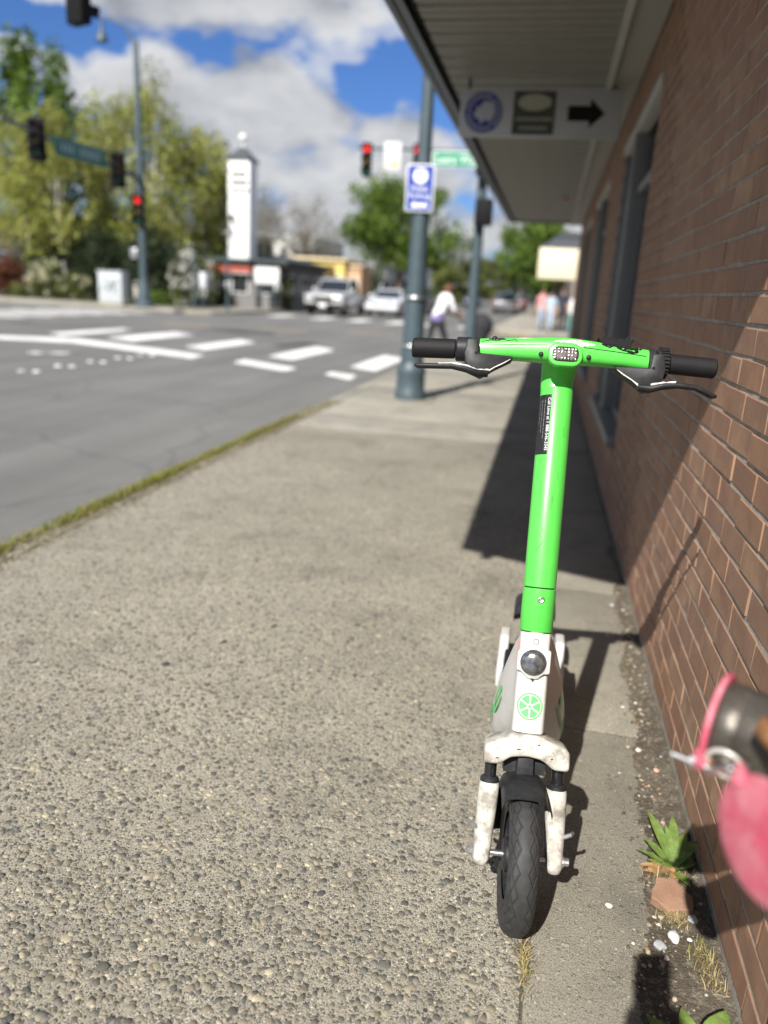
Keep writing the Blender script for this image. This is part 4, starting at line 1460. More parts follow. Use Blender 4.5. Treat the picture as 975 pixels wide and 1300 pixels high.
fd = part(guard(TW, math.radians(58), math.radians(182), 0.1665, 0.0455, 0.036), 'front_mudguard', MT['bplastic'], smooth=60)
part(MB().prism([(-0.019, 0.300), (0.019, 0.300), (0.016, 0.358), (-0.016, 0.358)], -0.002, 0.022, MCr, b=0.003), 'mudguard_bracket', MT['bplastic'], fd)
part(MB().box((0.0, 0.012, 0.335), (0.085, 0.03, 0.04), SMx), 'mudguard_plate', MT['bplastic'], fd)

# main frame: neck sweeping down to the deck
XC = 0.053
secs = [(1.492, 0.505, 0.028, 0.085, 0.0435), (1.535, 0.490, 0.034, 0.100, 0.0440), (1.580, 0.440, 0.051, 0.110, 0.046), (1.630, 0.372, 0.068, 0.110, 0.048), (1.685, 0.300, 0.082, 0.095, 0.050),
        (1.745, 0.240, 0.090, 0.072, 0.051), (1.81, 0.205, 0.092, 0.055, 0.052), (1.90, 0.188, 0.086, 0.048, XC), (2.10, 0.185, 0.086, 0.046, XC), (2.17, 0.186, 0.082, 0.040, XC)]


def frame_ring(y_, zc, hw, hh, xc):
    return [(xc + a, y_, zc + b) for a, b in se_ring(0, 0, hw, hh, 28, 3.2)]


def interp_sec(y_):
    ys_ = [s_[0] for s_ in secs]
    return [float(np.interp(y_, ys_, [s_[i] for s_ in secs])) for i in range(1, 5)]


rings_ = []
for y_ in np.concatenate([np.linspace(1.492, 1.90, 26), [2.0, 2.1, 2.15, 2.17]]):
    zc, hw, hh, xc = interp_sec(y_)
    rings_.append(frame_ring(y_, zc, hw, hh, xc))
frm = part(MB().loft(rings_, True), 'main_frame', MT['wpaint'], smooth=50)
part(MB().bbox((XC, 2.0, 0.236), (0.155, 0.36, 0.012), 0.004), 'deck_mat', MT['grip'], frm)
for sx in (-1, 1):                         # brand word along both sides of the neck
    tv, tf = text_verts('Lime', 0.155, res=6)
    wmax = max(v[0] for v in tv)
    out = []
    for x, y_, _ in tv:
        t = x / wmax
        if sx > 0:
            t = 1 - t
        yy = 1.93 + (1.615 - 1.93) * t
        zc, hw, hh, xc = interp_sec(yy)
        slope = Vector((0, -0.315, 0.0)).normalized()
        v_ = y_ * 0.95
        z_ = zc + v_ * 0.62
        kk = min(1.0, abs(z_ - zc) / hh)
        out.append((xc + sx * (hw * (1 - kk ** 3.2) ** (1 / 3.2) + 0.0012), yy + v_ * 0.25, z_))
    part(MB().add(out, tf), 'brand_word', MT['gprint'], frm, 0)
# rear end
YR_ = 2.335
TR = frame_m((XC, YR_, 0.150), (1, 0, 0), (0, 1, 0))
wheel(TR, sco)
part(guard(TR, math.radians(62), math.radians(170), 0.188, 0.064, 0.03), 'rear_mudguard', MT['bplastic'], smooth=60)
for sx in (-1, 1):
    prof_ = [(2.06, 0.150), (2.38, 0.125), (2.40, 0.16), (2.30, 0.205), (2.25, 0.262), (2.17, 0.268), (2.12, 0.235), (2.06, 0.225)]
    MY = Matrix(((0, 0, 1, XC + sx * 0.082), (1, 0, 0, 0), (0, 1, 0, 0), (0, 0, 0, 1)))
    part(MB().prism(prof_, -0.014, 0.014, MY, b=0.007, seg=3), 'rear_arm', MT['wpaint'], smooth=50)
part(MB().path([(XC - 0.085, YR_, 0.15), (XC + 0.085, YR_, 0.15)], 0.007, 12), 'axle', MT['steel'])
ks = part(MB().path([(XC + 0.03, 2.02, 0.145), (XC + 0.05, 2.05, 0.07), (XC + 0.075, 2.07, 0.006)], [0.009, 0.008, 0.008], 10), 'kickstand', MT['bplastic'])
part(MB().sphere((XC + 0.077, 2.07, 0.008), (0.016, 0.013, 0.008), 12, 8), 'kickstand_foot', MT['grip'], ks)
# ------------------------------------------------------------------ fire hose inlet on the wall, two capped mouths
FO = (XW, 0.735, 0.80)
fdc = empty('fire_hose_inlet', FO, 'dark brass double fire hose inlet on the brick wall with pink caps', 'hose inlet')
MT['brass'] = pmat('aged_brass', (0.085, 0.075, 0.062), 0.42, metal=0.55, var=0.25, vscale=25, dirt=(0.20, 0.19, 0.175), dirt_amt=0.5, dscale=22, bump=0.15, bscale=90)
MT['pink'] = pmat('faded_pink_plastic', (0.42, 0.070, 0.108), 0.72, spec=0.25, var=0.12, vscale=18, dirt=(0.56, 0.29, 0.32), dirt_amt=0.8, dscale=21, dcut=(0.42, 0.70), bump=0.12, bscale=60)
MT['rust'] = pmat('rusty_iron', (0.22, 0.10, 0.035), 0.8, var=0.35, vscale=60, bump=0.4, bscale=150)
mb = MB()
mb.lathe([(0.115, 0.0), (0.115, 0.008), (0.105, 0.014), (0.07, 0.018)], 48, frame_m((XW, 0.735, 0.80), (0, 1, 0), (0, 0, 1)) @ Matrix.Rotation(PI, 4, 'X'))
fpl = mb.build('wall_plate', MT['brass'], fdc, 40, FO)
mb = MB()
rings_ = []
for x, hy, hz in ((XW - 0.012, 0.058, 0.052), (XW - 0.05, 0.056, 0.05), (XW - 0.08, 0.075, 0.053), (XW - 0.115, 0.082, 0.05), (XW - 0.135, 0.06, 0.042), (XW - 0.142, 0.03, 0.02)):
    rings_.append([(x, 0.735 + a, 0.80 + b) for a, b in se_ring(0, 0, hy, hz, 28, 2.3)])
mb.loft(rings_).build('body', MT['brass'], fdc, 60, FO)
B_ = math.radians(27)
for sgn in (1, -1):
    d_ = Vector((-math.cos(B_), sgn * math.sin(B_), 0))
    capc = Vector((0.236, 0.837 if sgn > 0 else 0.634, 0.80))
    u_ = Vector((0, 0, 1)).cross(d_).normalized()
    T = frame_m(capc, u_, (0, 0, 1))
    if (T.to_3x3() @ Vector((0, 0, 1))).dot(d_) < 0:
        T = frame_m(capc, -u_, (0, 0, 1))
    # T local z = outward
    br_ = MB().lathe([(0.036, -0.15), (0.039, -0.095), (0.041, -0.080), (0.0475, -0.076), (0.0485, -0.03), (0.0475, -0.028), (0.0490, -0.026), (0.0500, -0.006), (0.0480, -0.003)], 40, T).build('barrel', MT['brass'], fdc, 40, FO)
    cap = MB().lathe([(0.0555, -0.003), (0.0575, 0.0), (0.0575, 0.003), (0.050, 0.0052), (0.035, 0.0062), (0.018, 0.0078), (0.006, 0.008), (0.001, 0.0078)], 48, T).build('cap', MT['pink'], fdc, 50, FO)
    MB().lathe([(0.004, 0.0075), (0.004, 0.010), (0.002, 0.0108)], 12, T).build('cap_nub', MT['pink'], cap, 40, FO)
    # ear with its pin, toward the top/left in view
    ea = math.radians(110 if sgn < 0 else 250)
    sxg = 1 if (T.to_3x3() @ Vector((1, 0, 0))).y > 0 else -1
    ex_, ez_ = 0.043 * sxg, 0.038
    if sgn > 0:
        ex_, ez_ = -0.050 * sxg, -0.024
    MB().path([T @ Vector((ex_ * 0.85, ez_ * 0.85, 0.001)), T @ Vector((ex_ * 1.18, ez_ * 1.18, 0.001))], [0.010, 0.007], 14).build('cap_ear', MT['pink'], cap, 40, FO)
    MB().path([T @ Vector((ex_ * 1.12, ez_ * 1.12, -0.010)), T @ Vector((ex_ * 1.12, ez_ * 1.12, 0.030))], 0.0032, 10).build('pin', MT['steel'], cap, 40, FO)
    MB().path([T @ Vector((ex_ * 1.12, ez_ * 1.12, 0.004)), T @ Vector((ex_ * 1.12, ez_ * 1.12, 0.010))], 0.0075, 6).build('nut', MT['steel'], cap, 20, FO)
    # boss with a ring behind the rim
    bx, bz = (-0.047 * sxg * 0.55, 0.047 * 0.2) if sgn > 0 else (0.047 * sxg * 0.6, 0.047 * 0.8)
    ctr = T @ Vector((0, 0, -0.024))
    tocam = Vector(EYE) - ctr
    tocam = (tocam - d_ * tocam.dot(d_)).normalized()
    out_ = (tocam + Vector((0, 0, -0.75 if sgn > 0 else 0.2))).normalized()
    out_ = (out_ - d_ * out_.dot(d_)).normalized()
    pb = ctr + out_ * 0.046
    Tb = frame_m(pb, d_, out_.cross(d_)) if True else None
    if (Tb.to_3x3() @ Vector((0, 0, 1))).dot(out_) < 0:
        Tb = frame_m(pb, d_, -out_.cross(d_))
    bs = MB().lathe([(0.013, -0.004), (0.013, 0.010), (0.010, 0.014), (0.003, 0.0145)], 20, Tb).build('lug', MT['brass'], br_, 40, FO)
    MB().torus(0.0180, 0.0030, 30, 10, Tb @ Matrix.Translation((0, 0, 0.009))).build('split_ring', pmat('dull_white_metal', (0.55, 0.52, 0.47), 0.4, metal=0.4), br_, 60, FO)
    MB().sphere((0, 0, 0), (0.011, 0.006, 0.004), 10, 8, Tb @ Matrix.Translation((0.012, 0.006, 0.008))).build('rust_patch', MT['rust'], br_, 60, FO)
MB().path([(0.262, 0.775, 0.842), (0.255, 0.745, 0.846), (0.262, 0.71, 0.842)], [0.006, 0.011, 0.006], 10).build('rusty_link', MT['rust'], fdc, 60, FO)

# ------------------------------------------------------------------ small things by the wall
MT['leaf'] = pmat('weed_leaf', (0.105, 0.165, 0.034), 0.6, var=0.35, vscale=45, bump=0.3, bscale=90, dirt=(0.16, 0.14, 0.05), dirt_amt=0.6, dscale=40, spec=0.3)
MT['deadleaf'] = pmat('dry_leaf', (0.30, 0.17, 0.07), 0.7, var=0.3, vscale=40)


def leaf_mb(base, az, length, width, rise, droop, fold=0.18, seg=10):
    """one lance-shaped leaf with a midrib fold"""
    d = Vector((math.cos(az), math.sin(az), 0))
    s_ = Vector((-math.sin(az), math.cos(az), 0))
    vs, fs = [], []
    for i in range(seg + 1):
        t = i / seg
        w = 1.15 * width * (math.sin(PI * min(1, t * 0.93 + 0.07)) ** 0.75) * (0.35 + 0.65 * min(1, t * 2.2)) * (1 - 0.15 * t)
        if i == seg:
            w = 0.0006
        p = Vector(base) + d * (length * t) + Vector((0, 0, rise * length * t - droop * length * t * t))
        wav = 0.06 * width * math.sin(t * 17 + az * 3)
        for k, q in ((-1, fold), (-0.5, fold * 0.4), (0, 0), (0.5, fold * 0.4), (1, fold)):
            vs.append(p + s_ * (w * k) + Vector((0, 0, q * w + wav * k)))
    for i in range(seg):
        for k in range(4):
            a = i * 5 + k
            fs.append((a, a + 1, a + 6, a + 5))
    return MB().add(vs, fs)


def weed(loc, leaves, label, dead=()):
    r = empty('weed', loc, label, 'weed')
    for az, ln, wd, rise, dr in leaves:
        leaf_mb((loc[0], loc[1], loc[2] + 0.004), math.radians(az), ln, wd, rise, dr).build('leaf', MT['leaf'], r, 60, loc)
    for az, ln, wd, rise, dr in dead:
        leaf_mb((loc[0], loc[1], loc[2] + 0.006), math.radians(az), ln, wd, rise, dr).build('dry_leaf', MT['deadleaf'], r, 60, loc)
    MB().sphere((loc[0], loc[1], loc[2] + 0.006), (0.007, 0.007, 0.008), 10, 8).build('crown', MT['deadleaf'], r, 60, loc)
    return r


weed((0.408, 1.575, 0.010), [(112, 0.135, 0.0115, 0.80, 0.35), (86, 0.125, 0.0115, 0.9, 0.45), (128, 0.095, 0.010, 0.5, 0.3), (68, 0.10, 0.0115, 0.8, 0.4), (48, 0.085, 0.0135, 1.0, 0.5), (148, 0.09, 0.0075, 0.35, 0.3), (99, 0.085, 0.008, 1.2, 0.5), (-60, 0.06, 0.012, 0.4, 0.3), (20, 0.055, 0.012, 0.7, 0.4), (158, 0.06, 0.007, 0.3, 0.3)],
     'green rosette weed growing against the foot of the brick wall',
     [(178, 0.075, 0.009, 0.15, 0.2), (196, 0.068, 0.010, 0.12, 0.15), (205, 0.05, 0.007, 0.1, 0.1), (-95, 0.06, 0.008, 0.1, 0.12)])
weed((0.378, 1.075, 0.010), [(100, 0.10, 0.017, 0.7, 0.35), (135, 0.11, 0.018, 0.5, 0.3), (160, 0.10, 0.017, 0.5, 0.35), (60, 0.115, 0.022, 0.8, 0.4), (190, 0.09, 0.015, 0.5, 0.3), (30, 0.07, 0.017, 0.8, 0.4), (230, 0.08, 0.015, 0.5, 0.3), (300, 0.07, 0.016, 0.5, 0.3)],
     'broad leaved green weed at the bottom edge below the hose inlet')

# broken piece of brick
fr = [(-0.047, -0.012), (-0.041, 0.008), (-0.030, 0.022), (-0.022, 0.043), (-0.002, 0.040), (0.018, 0.042), (0.027, 0.020), (0.043, -0.005), (0.040, -0.024), (0.034, -0.040), (0.010, -0.041), (-0.018, -0.047), (-0.031, -0.028)]
MB().prism(fr, 0.0, 0.022, Matrix.Translation((0.392, 1.490, 0.004)) @ Matrix.Rotation(0.12, 4, 'X') @ Matrix.Rotation(0.15, 4, 'Z'), b=0.002).build(
    'brick_fragment', MT['brick'], origin=(0.392, 1.49, 0.0), smooth=0, label='broken piece of brown brick lying at the foot of the wall', cat='brick')


def stone(x, y, r, col, name, label, seed, group=None, flat=0.6):
    r_ = random.Random(seed)
    bm = bmesh.new()
    bmesh.ops.create_icosphere(bm, subdivisions=2, radius=1.0)
    k = [r_.uniform(0.8, 1.2) for _ in range(3)]
    for v in bm.verts:
        n_ = 1 + 0.16 * math.sin(v.co.x * 3 + seed) * math.cos(v.co.y * 4 + seed * 2) + r_.uniform(-0.06, 0.06)
        v.co = Vector((x + v.co.x * r * k[0] * n_, y + v.co.y * r * k[1] * n_, 0.006 + r * flat * 0.5 + v.co.z * r * flat * n_))
    MB().frombm(bm).build(name, pmat('stone_%d' % seed, col, 0.8, var=0.15, vscale=80, bump=0.3, bscale=150), origin=(x, y, 0.0), smooth=40, label=label, cat='stone', group=group)


stone(0.384, 1.380, 0.0135, (0.62, 0.60, 0.55), 'stone', 'largest white stone beside the broken brick', 1)
stone(0.352, 1.352, 0.0105, (0.30, 0.31, 0.31), 'stone', 'grey angular stone next to the largest white stone', 2)
stone(0.430, 1.440, 0.012, (0.50, 0.52, 0.52), 'stone', 'pale stone between the broken brick and the wall', 3)
stone(0.415, 1.383, 0.006, (0.6, 0.58, 0.53), 'stone', 'tiny white stone right of the largest white stone', 9, flat=0.5)
for i, (x, y, r) in enumerate([(0.259, 1.436, 0.0068), (0.385, 2.077, 0.009), (0.362, 2.32, 0.0055), (0.3575, 1.41, 0.004), (0.405, 2.36, 0.005), (0.352, 2.88, 0.0055), (0.392, 3.2, 0.008), (0.435, 3.16, 0.006), (0.30, 1.345, 0.004), (0.362, 1.322, 0.005)]):
    stone(x, y, r, (0.64, 0.61, 0.55), 'pebble', ['white pebble alone on bare concrete right of the scooter wheel', 'largest white pebble at the soil edge beside the fork',
          'tiny white pebble on the concrete edge left of the soil', 'tiny white pebble left of the largest white stone', 'tiny white pebble on the soil strip behind the fork',
          'white pebble beside the scooter shadow near the handlebar shadow', 'white pebble near the awning shadow, larger of two', 'white pebble near the awning shadow, nearest the wall',
          'tiny white pebble at the edge of the phone shadow', 'tiny white pebble inside the phone shadow'][i], 20 + i, 'small white pebbles by the wall', 0.4)
stone(0.424, 1.985, 0.008, (0.55, 0.30, 0.24), 'stone', 'small pinkish brick crumb on the soil strip', 40)
stone(0.318, 1.77, 0.0055, (0.05, 0.05, 0.05), 'stone', 'small dark stone on the concrete beside the weed', 41, flat=0.3)


def blades(n, place, length, width, pal, seed, lean=0.6, name='grass', mat=None):
    r_ = np.random.default_rng(seed)
    P = place(n, r_)
    n = len(P)
    az = r_.uniform(0, 2 * PI, n)
    L = length * r_.uniform(0.4, 1.0, n)
    le = r_.uniform(0.05, lean, n)
    w = width * r_.uniform(0.6, 1.2, n)
    dx, dy = np.cos(az), np.sin(az)
    sx, sy = -np.sin(az), np.cos(az)
    V = np.zeros((n, 7, 3))
    for i, t in enumerate((0.0, 0.4, 0.75)):
        h = L * t * np.cos(le * t)
        o = L * t * np.sin(le * t * 1.6)
        ww = w * (1 - 0.6 * t)
        for j, sg_ in enumerate((-1, 1)):
            V[:, i * 2 + j, 0] = P[:, 0] + dx * o + sx * ww * sg_
            V[:, i * 2 + j, 1] = P[:, 1] + dy * o + sy * ww * sg_
            V[:, i * 2 + j, 2] = P[:, 2] + h
    o = L * np.sin(le * 1.6)
    V[:, 6] = np.stack([P[:, 0] + dx * o, P[:, 1] + dy * o, P[:, 2] + L * np.cos(le)], -1)
    f = np.array([(0, 1, 3), (0, 3, 2), (2, 3, 5), (2, 5, 4), (4, 5, 6)])
    F = (f[None] + (np.arange(n) * 7)[:, None, None]).reshape(-1, 3)
    pal = np.array(pal)
    c = pal[r_.integers(0, len(pal), n)] * r_.uniform(0.7, 1.3, (n, 1))
    return V.reshape(-1, 3), F, np.repeat(c, 5, 0)


MT['blade'] = tintmat('grass_blade', 0.6, translucent=0.25, var=0.1)
MT['straw'] = tintmat('dry_straw', 0.75, translucent=0.15, var=0.15)


def kerb_place(n, r_):
    y = 1.0 + 6.8 * r_.random(n)
    w = 0.45 + 0.55 * np.sin(y * 2.3) * np.sin(y * 5.1 + 1)
    k = r_.random(n) < np.clip(0.35 + 0.6 * w, 0.15, 1) * np.clip((8.2 - y) / 2.5, 0.1, 1)
    y = y[k]
    x = -2.375 + r_.normal(0, 0.027, len(y))
    return np.stack([x, y, np.where(x < -2.405, -0.05, -0.004) * np.ones(len(y))], -1)


GP = [(0.17, 0.19, 0.03), (0.21, 0.22, 0.035), (0.25, 0.23, 0.05), (0.13, 0.155, 0.025), (0.28, 0.23, 0.08)]
V1, F1, C1 = blades(15000, kerb_place, 0.055, 0.0026, GP, 31, 1.1)
tag(link('kerb_grass', np_mesh('kerb_grass', V1, F1, MT['blade'], C1)), 'strip of yellow green grass and moss along the kerb', 'grass', kind='stuff')


def moss_place(n, r_):
    y = 1.0 + 7.6 * r_.random(n)
    x = -2.31 + r_.normal(0, 0.05, n)
    return np.stack([x, y, np.zeros(n) - 0.002], -1)


V1, F1, C1 = blades(9000, moss_place, 0.016, 0.004, [(0.13, 0.14, 0.035), (0.20, 0.15, 0.07), (0.24, 0.17, 0.09), (0.10, 0.11, 0.03), (0.17, 0.11, 0.06)], 33, 1.4)
tag(link('kerb_litter', np_mesh('kerb_litter', V1, F1, MT['straw'], C1)), 'brown leaf litter and moss edging the kerb grass', 'litter', kind='stuff')


def tuft_place(cx_, cy_, sx, sy):
    return lambda n, r_: np.stack([cx_ + r_.normal(0, sx, n), cy_ + r_.normal(0, sy, n), np.full(n, 0.004)], -1)


SP = [(0.36, 0.29, 0.14), (0.28, 0.21, 0.10), (0.42, 0.35, 0.19), (0.22, 0.15, 0.07), (0.20, 0.20, 0.07)]
for i, (cx_, cy_, sx, sy, n, L, lab) in enumerate([
        (0.438, 1.30, 0.012, 0.032, 150, 0.038, 'dry straw coloured grass tuft in the corner below the hose inlet'),
        (0.395, 1.555, 0.022, 0.018, 140, 0.035, 'dry stalks around the base of the rosette weed'),
        (0.395, 1.43, 0.022, 0.012, 150, 0.030, 'dry grass scraps in front of the broken brick'),
        (0.084, 1.235, 0.005, 0.035, 190, 0.026, 'dry brown grass growing in the joint below the scooter wheel'),
        (0.40, 2.55, 0.012, 0.25, 60, 0.018, 'thin dry stalks along the soil strip'),
        (0.42, 1.345, 0.012, 0.012, 50, 0.032, 'yellow green grass sprig beside the dry tuft')]):
    V1, F1, C1 = blades(n, tuft_place(cx_, cy_, sx, sy), L, 0.0011, SP if i != 5 else SP + GP, 50 + i, 1.5)
    tag(link('dry_grass', np_mesh('dry_grass', V1, F1, MT['straw'], C1)), lab, 'dry grass', kind='stuff')

# ------------------------------------------------------------------ street furniture
# near lamp post with its flared base
LO = (-1.549, 9.19, 0.0)
lamp = empty('lamp_post', LO, 'tall blue grey steel lamp post with flared base, nearest on the sidewalk', 'lamp post')
TL = Matrix.Translation(LO)
MB().lathe([(0.30, 0.0), (0.30, 0.012)], 32, TL).build('footing', MT['paleconc'], lamp, origin=LO)
MB().lathe([(0.185, 0.012), (0.186, 0.09), (0.172, 0.115), (0.168, 0.30), (0.176, 0.33), (0.172, 0.37), (0.150, 0.41), (0.138, 0.45)], 28, TL).build('base', MT['pole'], lamp, 30, LO)
MB().lathe([(0.136, 0.452), (0.122, 0.9), (0.108, 1.5), (0.088, 2.3), (0.068, 3.3), (0.062, 5.0), (0.05, 7.6)], 24, TL).build('shaft', MT['pole'], lamp, 30, LO)
for z in (0.62, 1.17):
    MB().lathe([(0.140, z), (0.142, z + 0.015), (0.136, z + 0.03)], 24, TL).build('band', MT['steel'], lamp, 30, LO)
MB().path([(LO[0], LO[1], 7.5), (LO[0] - 0.3, LO[1], 7.9), (LO[0] - 1.4, LO[1], 8.05)], [0.045, 0.04, 0.03], 10).build('arm', MT['pole'], lamp, 40, LO)
MB().bbox((LO[0] - 1.7, LO[1], 8.04), (0.6, 0.26, 0.12), 0.03).build('lamp_head', MT['pole'], lamp, 40, LO)

PO = (-1.558, 9.07, 2.12)
ps = empty('parking_sign', PO, 'blue parking sign with white P roundel strapped to the lamp post', 'sign')
TP = frame_m((-1.558, 9.075, 2.36), (1, 0, 0), (0, 0, 1))
blue = pmat('sign_blue', (0.012, 0.042, 0.29), 0.45, var=0.05)
MB().prism(rrect(0.315, 0.49, 0.03, 6), -0.006, 0.0, TP, b=0.001).build('plate', MT['white'], ps, 30, PO)
MB().prism(rrect(0.288, 0.463, 0.022, 6), 0.0005, 0.0015, TP).build('blue_field', blue, ps, 30, PO)
mb = MB()
disc(mb, 0, 0.125, 0.082, 0.0028, TP)
rd = mb.build('roundel', MT['white'], ps, 0, PO)


def text_part(body, size, T, name, mat, parent, origin, width=None, align='CENTER', bold=0.0):
    tv, tf = text_verts(body, size, align)
    if width:
        w0 = max(v[0] for v in tv) - min(v[0] for v in tv)
        tv = [(v[0] * width / w0, v[1], v[2]) for v in tv]
    return MB().add(tv, tf, 0, T).build(name, mat, parent, 0, origin)


text_part('P', 0.15, TP @ Matrix.Translation((0, 0.125, 0.004)), 'letter', blue, rd, PO)
text_part('Public', 0.082, TP @ Matrix.Translation((0, -0.008, 0.0028)), 'word', MT['white'], ps, PO, 0.19)
text_part('Parking', 0.082, TP @ Matrix.Translation((0, -0.082, 0.0028)), 'word', MT['white'], ps, PO, 0.235)
arr = [(-0.10, -0.178), (-0.045, -0.138), (-0.045, -0.158), (0.095, -0.158), (0.095, -0.198), (-0.045, -0.198), (-0.045, -0.218)]
MB().add([(x, y, 0.0028) for x, y in arr], [tuple(range(7))], 0, TP).build('arrow', MT['white'], ps, 0, PO)
mb = MB()
for z in (2.2, 2.52):
    mb.lathe([(0.104, z), (0.104, z + 0.02)], 20, TL, cap=False)
mb.build('strap', MT['steel'], ps, 30, PO)

RED = emat('red_signal_lens', (0.75, 0.02, 0.015), 0.55)


def signal_head(T, parent, origin, sections=3, lit_=0, back=False, w=0.34, sh=0.35, plate=False):
    """T: local x right, y up, z toward the road users; top of the head at y=0"""
    H_ = sections * sh
    MB().bbox((0, -H_ / 2, -0.1), (w, H_, 0.2), 0.03, T).build('housing', MT['dark'], parent, 40, origin)
    if plate:
        MB().box((0, -H_ / 2, -0.11), (w + 0.24, H_ + 0.24, 0.01), T).build('backplate', MT['dark'], parent, 0, origin)
    for k in range(sections):
        Tk = T @ Matrix.Translation((0, -sh * (k + 0.5), 0.004))
        mat = RED if k == lit_ else pmat('dark_lens_%d' % k, [(0.08, 0.01, 0.01), (0.09, 0.06, 0.01), (0.01, 0.06, 0.03)][k % 3], 0.3)
        ln = MB().sphere((0, 0, 0.0), (sh * 0.34, sh * 0.34, 0.03), 20, 8, Tk).build('lens', mat, parent, 60, origin)
        vs, fs = [], []
        for i in range(17):
            a = math.radians(-20 + 220 * i / 16)
            for z in (0.0, 0.22 - 0.08 * (1 - math.sin(max(0, min(PI, a))))):
                vs.append((sh * 0.45 * math.cos(a), sh * 0.45 * math.sin(a), z))
        fs = [(2 * i, 2 * i + 2, 2 * i + 3, 2 * i + 1) for i in range(16)]
        MB().add(vs, fs, 0, Tk).build('visor', MT['dark'], ln, 40, origin)


# corner pole with pedestrian signal and street name sign
CO = (-1.39, 14.5, 0.0)
cp = empty('signal_pole', CO, 'slim blue grey signal pole at the street corner beyond the lamp post', 'signal pole')
MB().lathe([(0.16, 0.0), (0.16, 0.05), (0.12, 0.09), (0.11, 0.3), (0.098, 0.4), (0.085, 2.5), (0.075, 4.6), (0.04, 4.65)], 24, Matrix.Translation(CO)).build('shaft', MT['pole'], cp, 30, CO)
MB().bbox((CO[0] + 0.08, CO[1] - 0.16, 2.64), (0.30, 0.22, 0.44), 0.03).build('pedestrian_signal', MT['dark'], cp, 40, CO)
MB().box((CO[0] + 0.02, CO[1] - 0.08, 2.64), (0.06, 0.14, 0.06)).build('bracket', MT['pole'], cp, 0, CO)
sh_ = MB().bbox((CO[0] + 0.07, CO[1] - 0.2, 3.62), (0.36, 0.22, 0.80), 0.04).build('side_signal', MT['dark'], cp, 40, CO)
NO = (-1.68, 14.36, 3.36)
sn = empty('street_name_sign', NO, 'green street name sign with white lettering on the corner signal pole', 'sign')
TN = frame_m((-1.67, 14.34, 3.48), (1, 0, 0.0), (0, 0, 1))
MB().prism(rrect(1.20, 0.25, 0.02), -0.006, 0.0, TN, b=0.001).build('plate', MT['white'], sn, 30, NO)
MB().prism(rrect(1.175, 0.225, 0.015), 0.0005, 0.0015, TN).build('green_field', pmat('sign_green', (0.008, 0.24, 0.13), 0.45, var=0.05), sn, 30, NO)
text_part('Leary Way NW', 0.205, TN @ Matrix.Translation((-0.56, -0.005, 0.003)), 'lettering', MT['white'], sn, NO, 1.12, 'LEFT')
MB().box((-1.39, 14.42, 3.48), (0.08, 0.13, 0.12)).build('bracket', MT['steel'], sn, 0, NO)

# far mast arm over the road with two red lights
AO = (1.75, 31.6, 0.0)
ma = empty('signal_mast', AO, 'signal mast at the far right corner with long arm over the road', 'signal mast')
MB().lathe([(0.24, 0.0), (0.24, 0.3), (0.16, 0.4), (0.12, 6.2), (0.11, 7.0)], 20, Matrix.Translation(AO)).build('pole', MT['pole'], ma, 30, AO)
MB().path([(1.75, 31.6, 6.2), (-2.0, 31.5, 6.40), (-7.9, 31.4, 6.48)], [0.10, 0.08, 0.05], 12).build('mast_arm', MT['pole'], ma, 40, AO)
for i, (x, lab) in enumerate(((-7.5, 'red traffic signal at the outer end of the far mast arm'), (-5.5, 'red traffic signal halfway along the far mast arm beside the parking sign'))):
    O_ = (x, 31.28, 6.55)
    sgn_ = empty('traffic_signal', O_, lab, 'traffic light', 'signals on the far mast arm')
    signal_head(frame_m((x, 31.2, 6.62), (1, 0, 0), (0, 0, 1)), sgn_, O_, 3, 0, w=0.36, sh=0.40)
O_ = (-6.5, 31.25, 5.65)
wsg = empty('lane_sign', O_, 'square white sign hung between the two red signals', 'sign')
MB().prism(rrect(0.66, 1.02, 0.04), -0.01, 0.0, frame_m((-6.5, 31.25, 6.16), (1, 0, 0), (0, 0, 1)), b=0.002).build('plate', pmat('dull_white', (0.5, 0.5, 0.49), 0.6), wsg, 30, O_)
mb = MB()
disc(mb, 0.1, -0.28, 0.11, 0.003, frame_m((-6.5, 31.25, 6.16), (1, 0, 0), (0, 0, 1)))
mb.build('yellow_spot', MT['ypaint'], wsg, 0, O_)

# left far mast
GO = (-17.27, 31.75, 0.0)
gm = empty('signal_mast', GO, 'tall mast at the far left corner carrying a street light and signal arm', 'signal mast')
TG = Matrix.Translation(GO)
MB().lathe([(0.42, 0.0), (0.42, 0.12), (0.30, 0.25), (0.27, 0.7), (0.20, 0.95), (0.175, 1.2)], 24, TG).build('base', MT['pole'], gm, 30, GO)
MB().lathe([(0.17, 1.2), (0.155, 4.0), (0.14, 6.0), (0.105, 10.1), (0.06, 10.3)], 20, TG).build('pole', MT['pole'], gm, 30, GO)
MB().path([(-17.27, 31.75, 10.1), (-17.7, 31.7, 10.75), (-18.3, 31.6, 11.05), (-18.62, 31.55, 10.95)], [0.06, 0.05, 0.045, 0.04], 10).build('lamp_arm', MT['pole'], gm, 40, GO)
lh = MB().lathe([(0.05, 0.0), (0.07, -0.35), (0.20, -0.55), (0.24, -0.75), (0.05, -0.8)], 18, Matrix.Translation((-18.62, 31.55, 10.95))).build('pendant_lamp', MT['pole'], gm, 40, GO)
MB().path([(-17.27, 31.6, 5.2), (-17.2, 28.5, 5.4), (-17.0, 22.8, 5.72)], [0.11, 0.09, 0.06], 12).build('mast_arm', MT['pole'], gm, 40, GO)
MB().bbox((-17.55, 31.6, 2.2), (0.32, 0.3, 0.42), 0.03).build('pedestrian_signal', MT['steel'], gm, 40, GO)
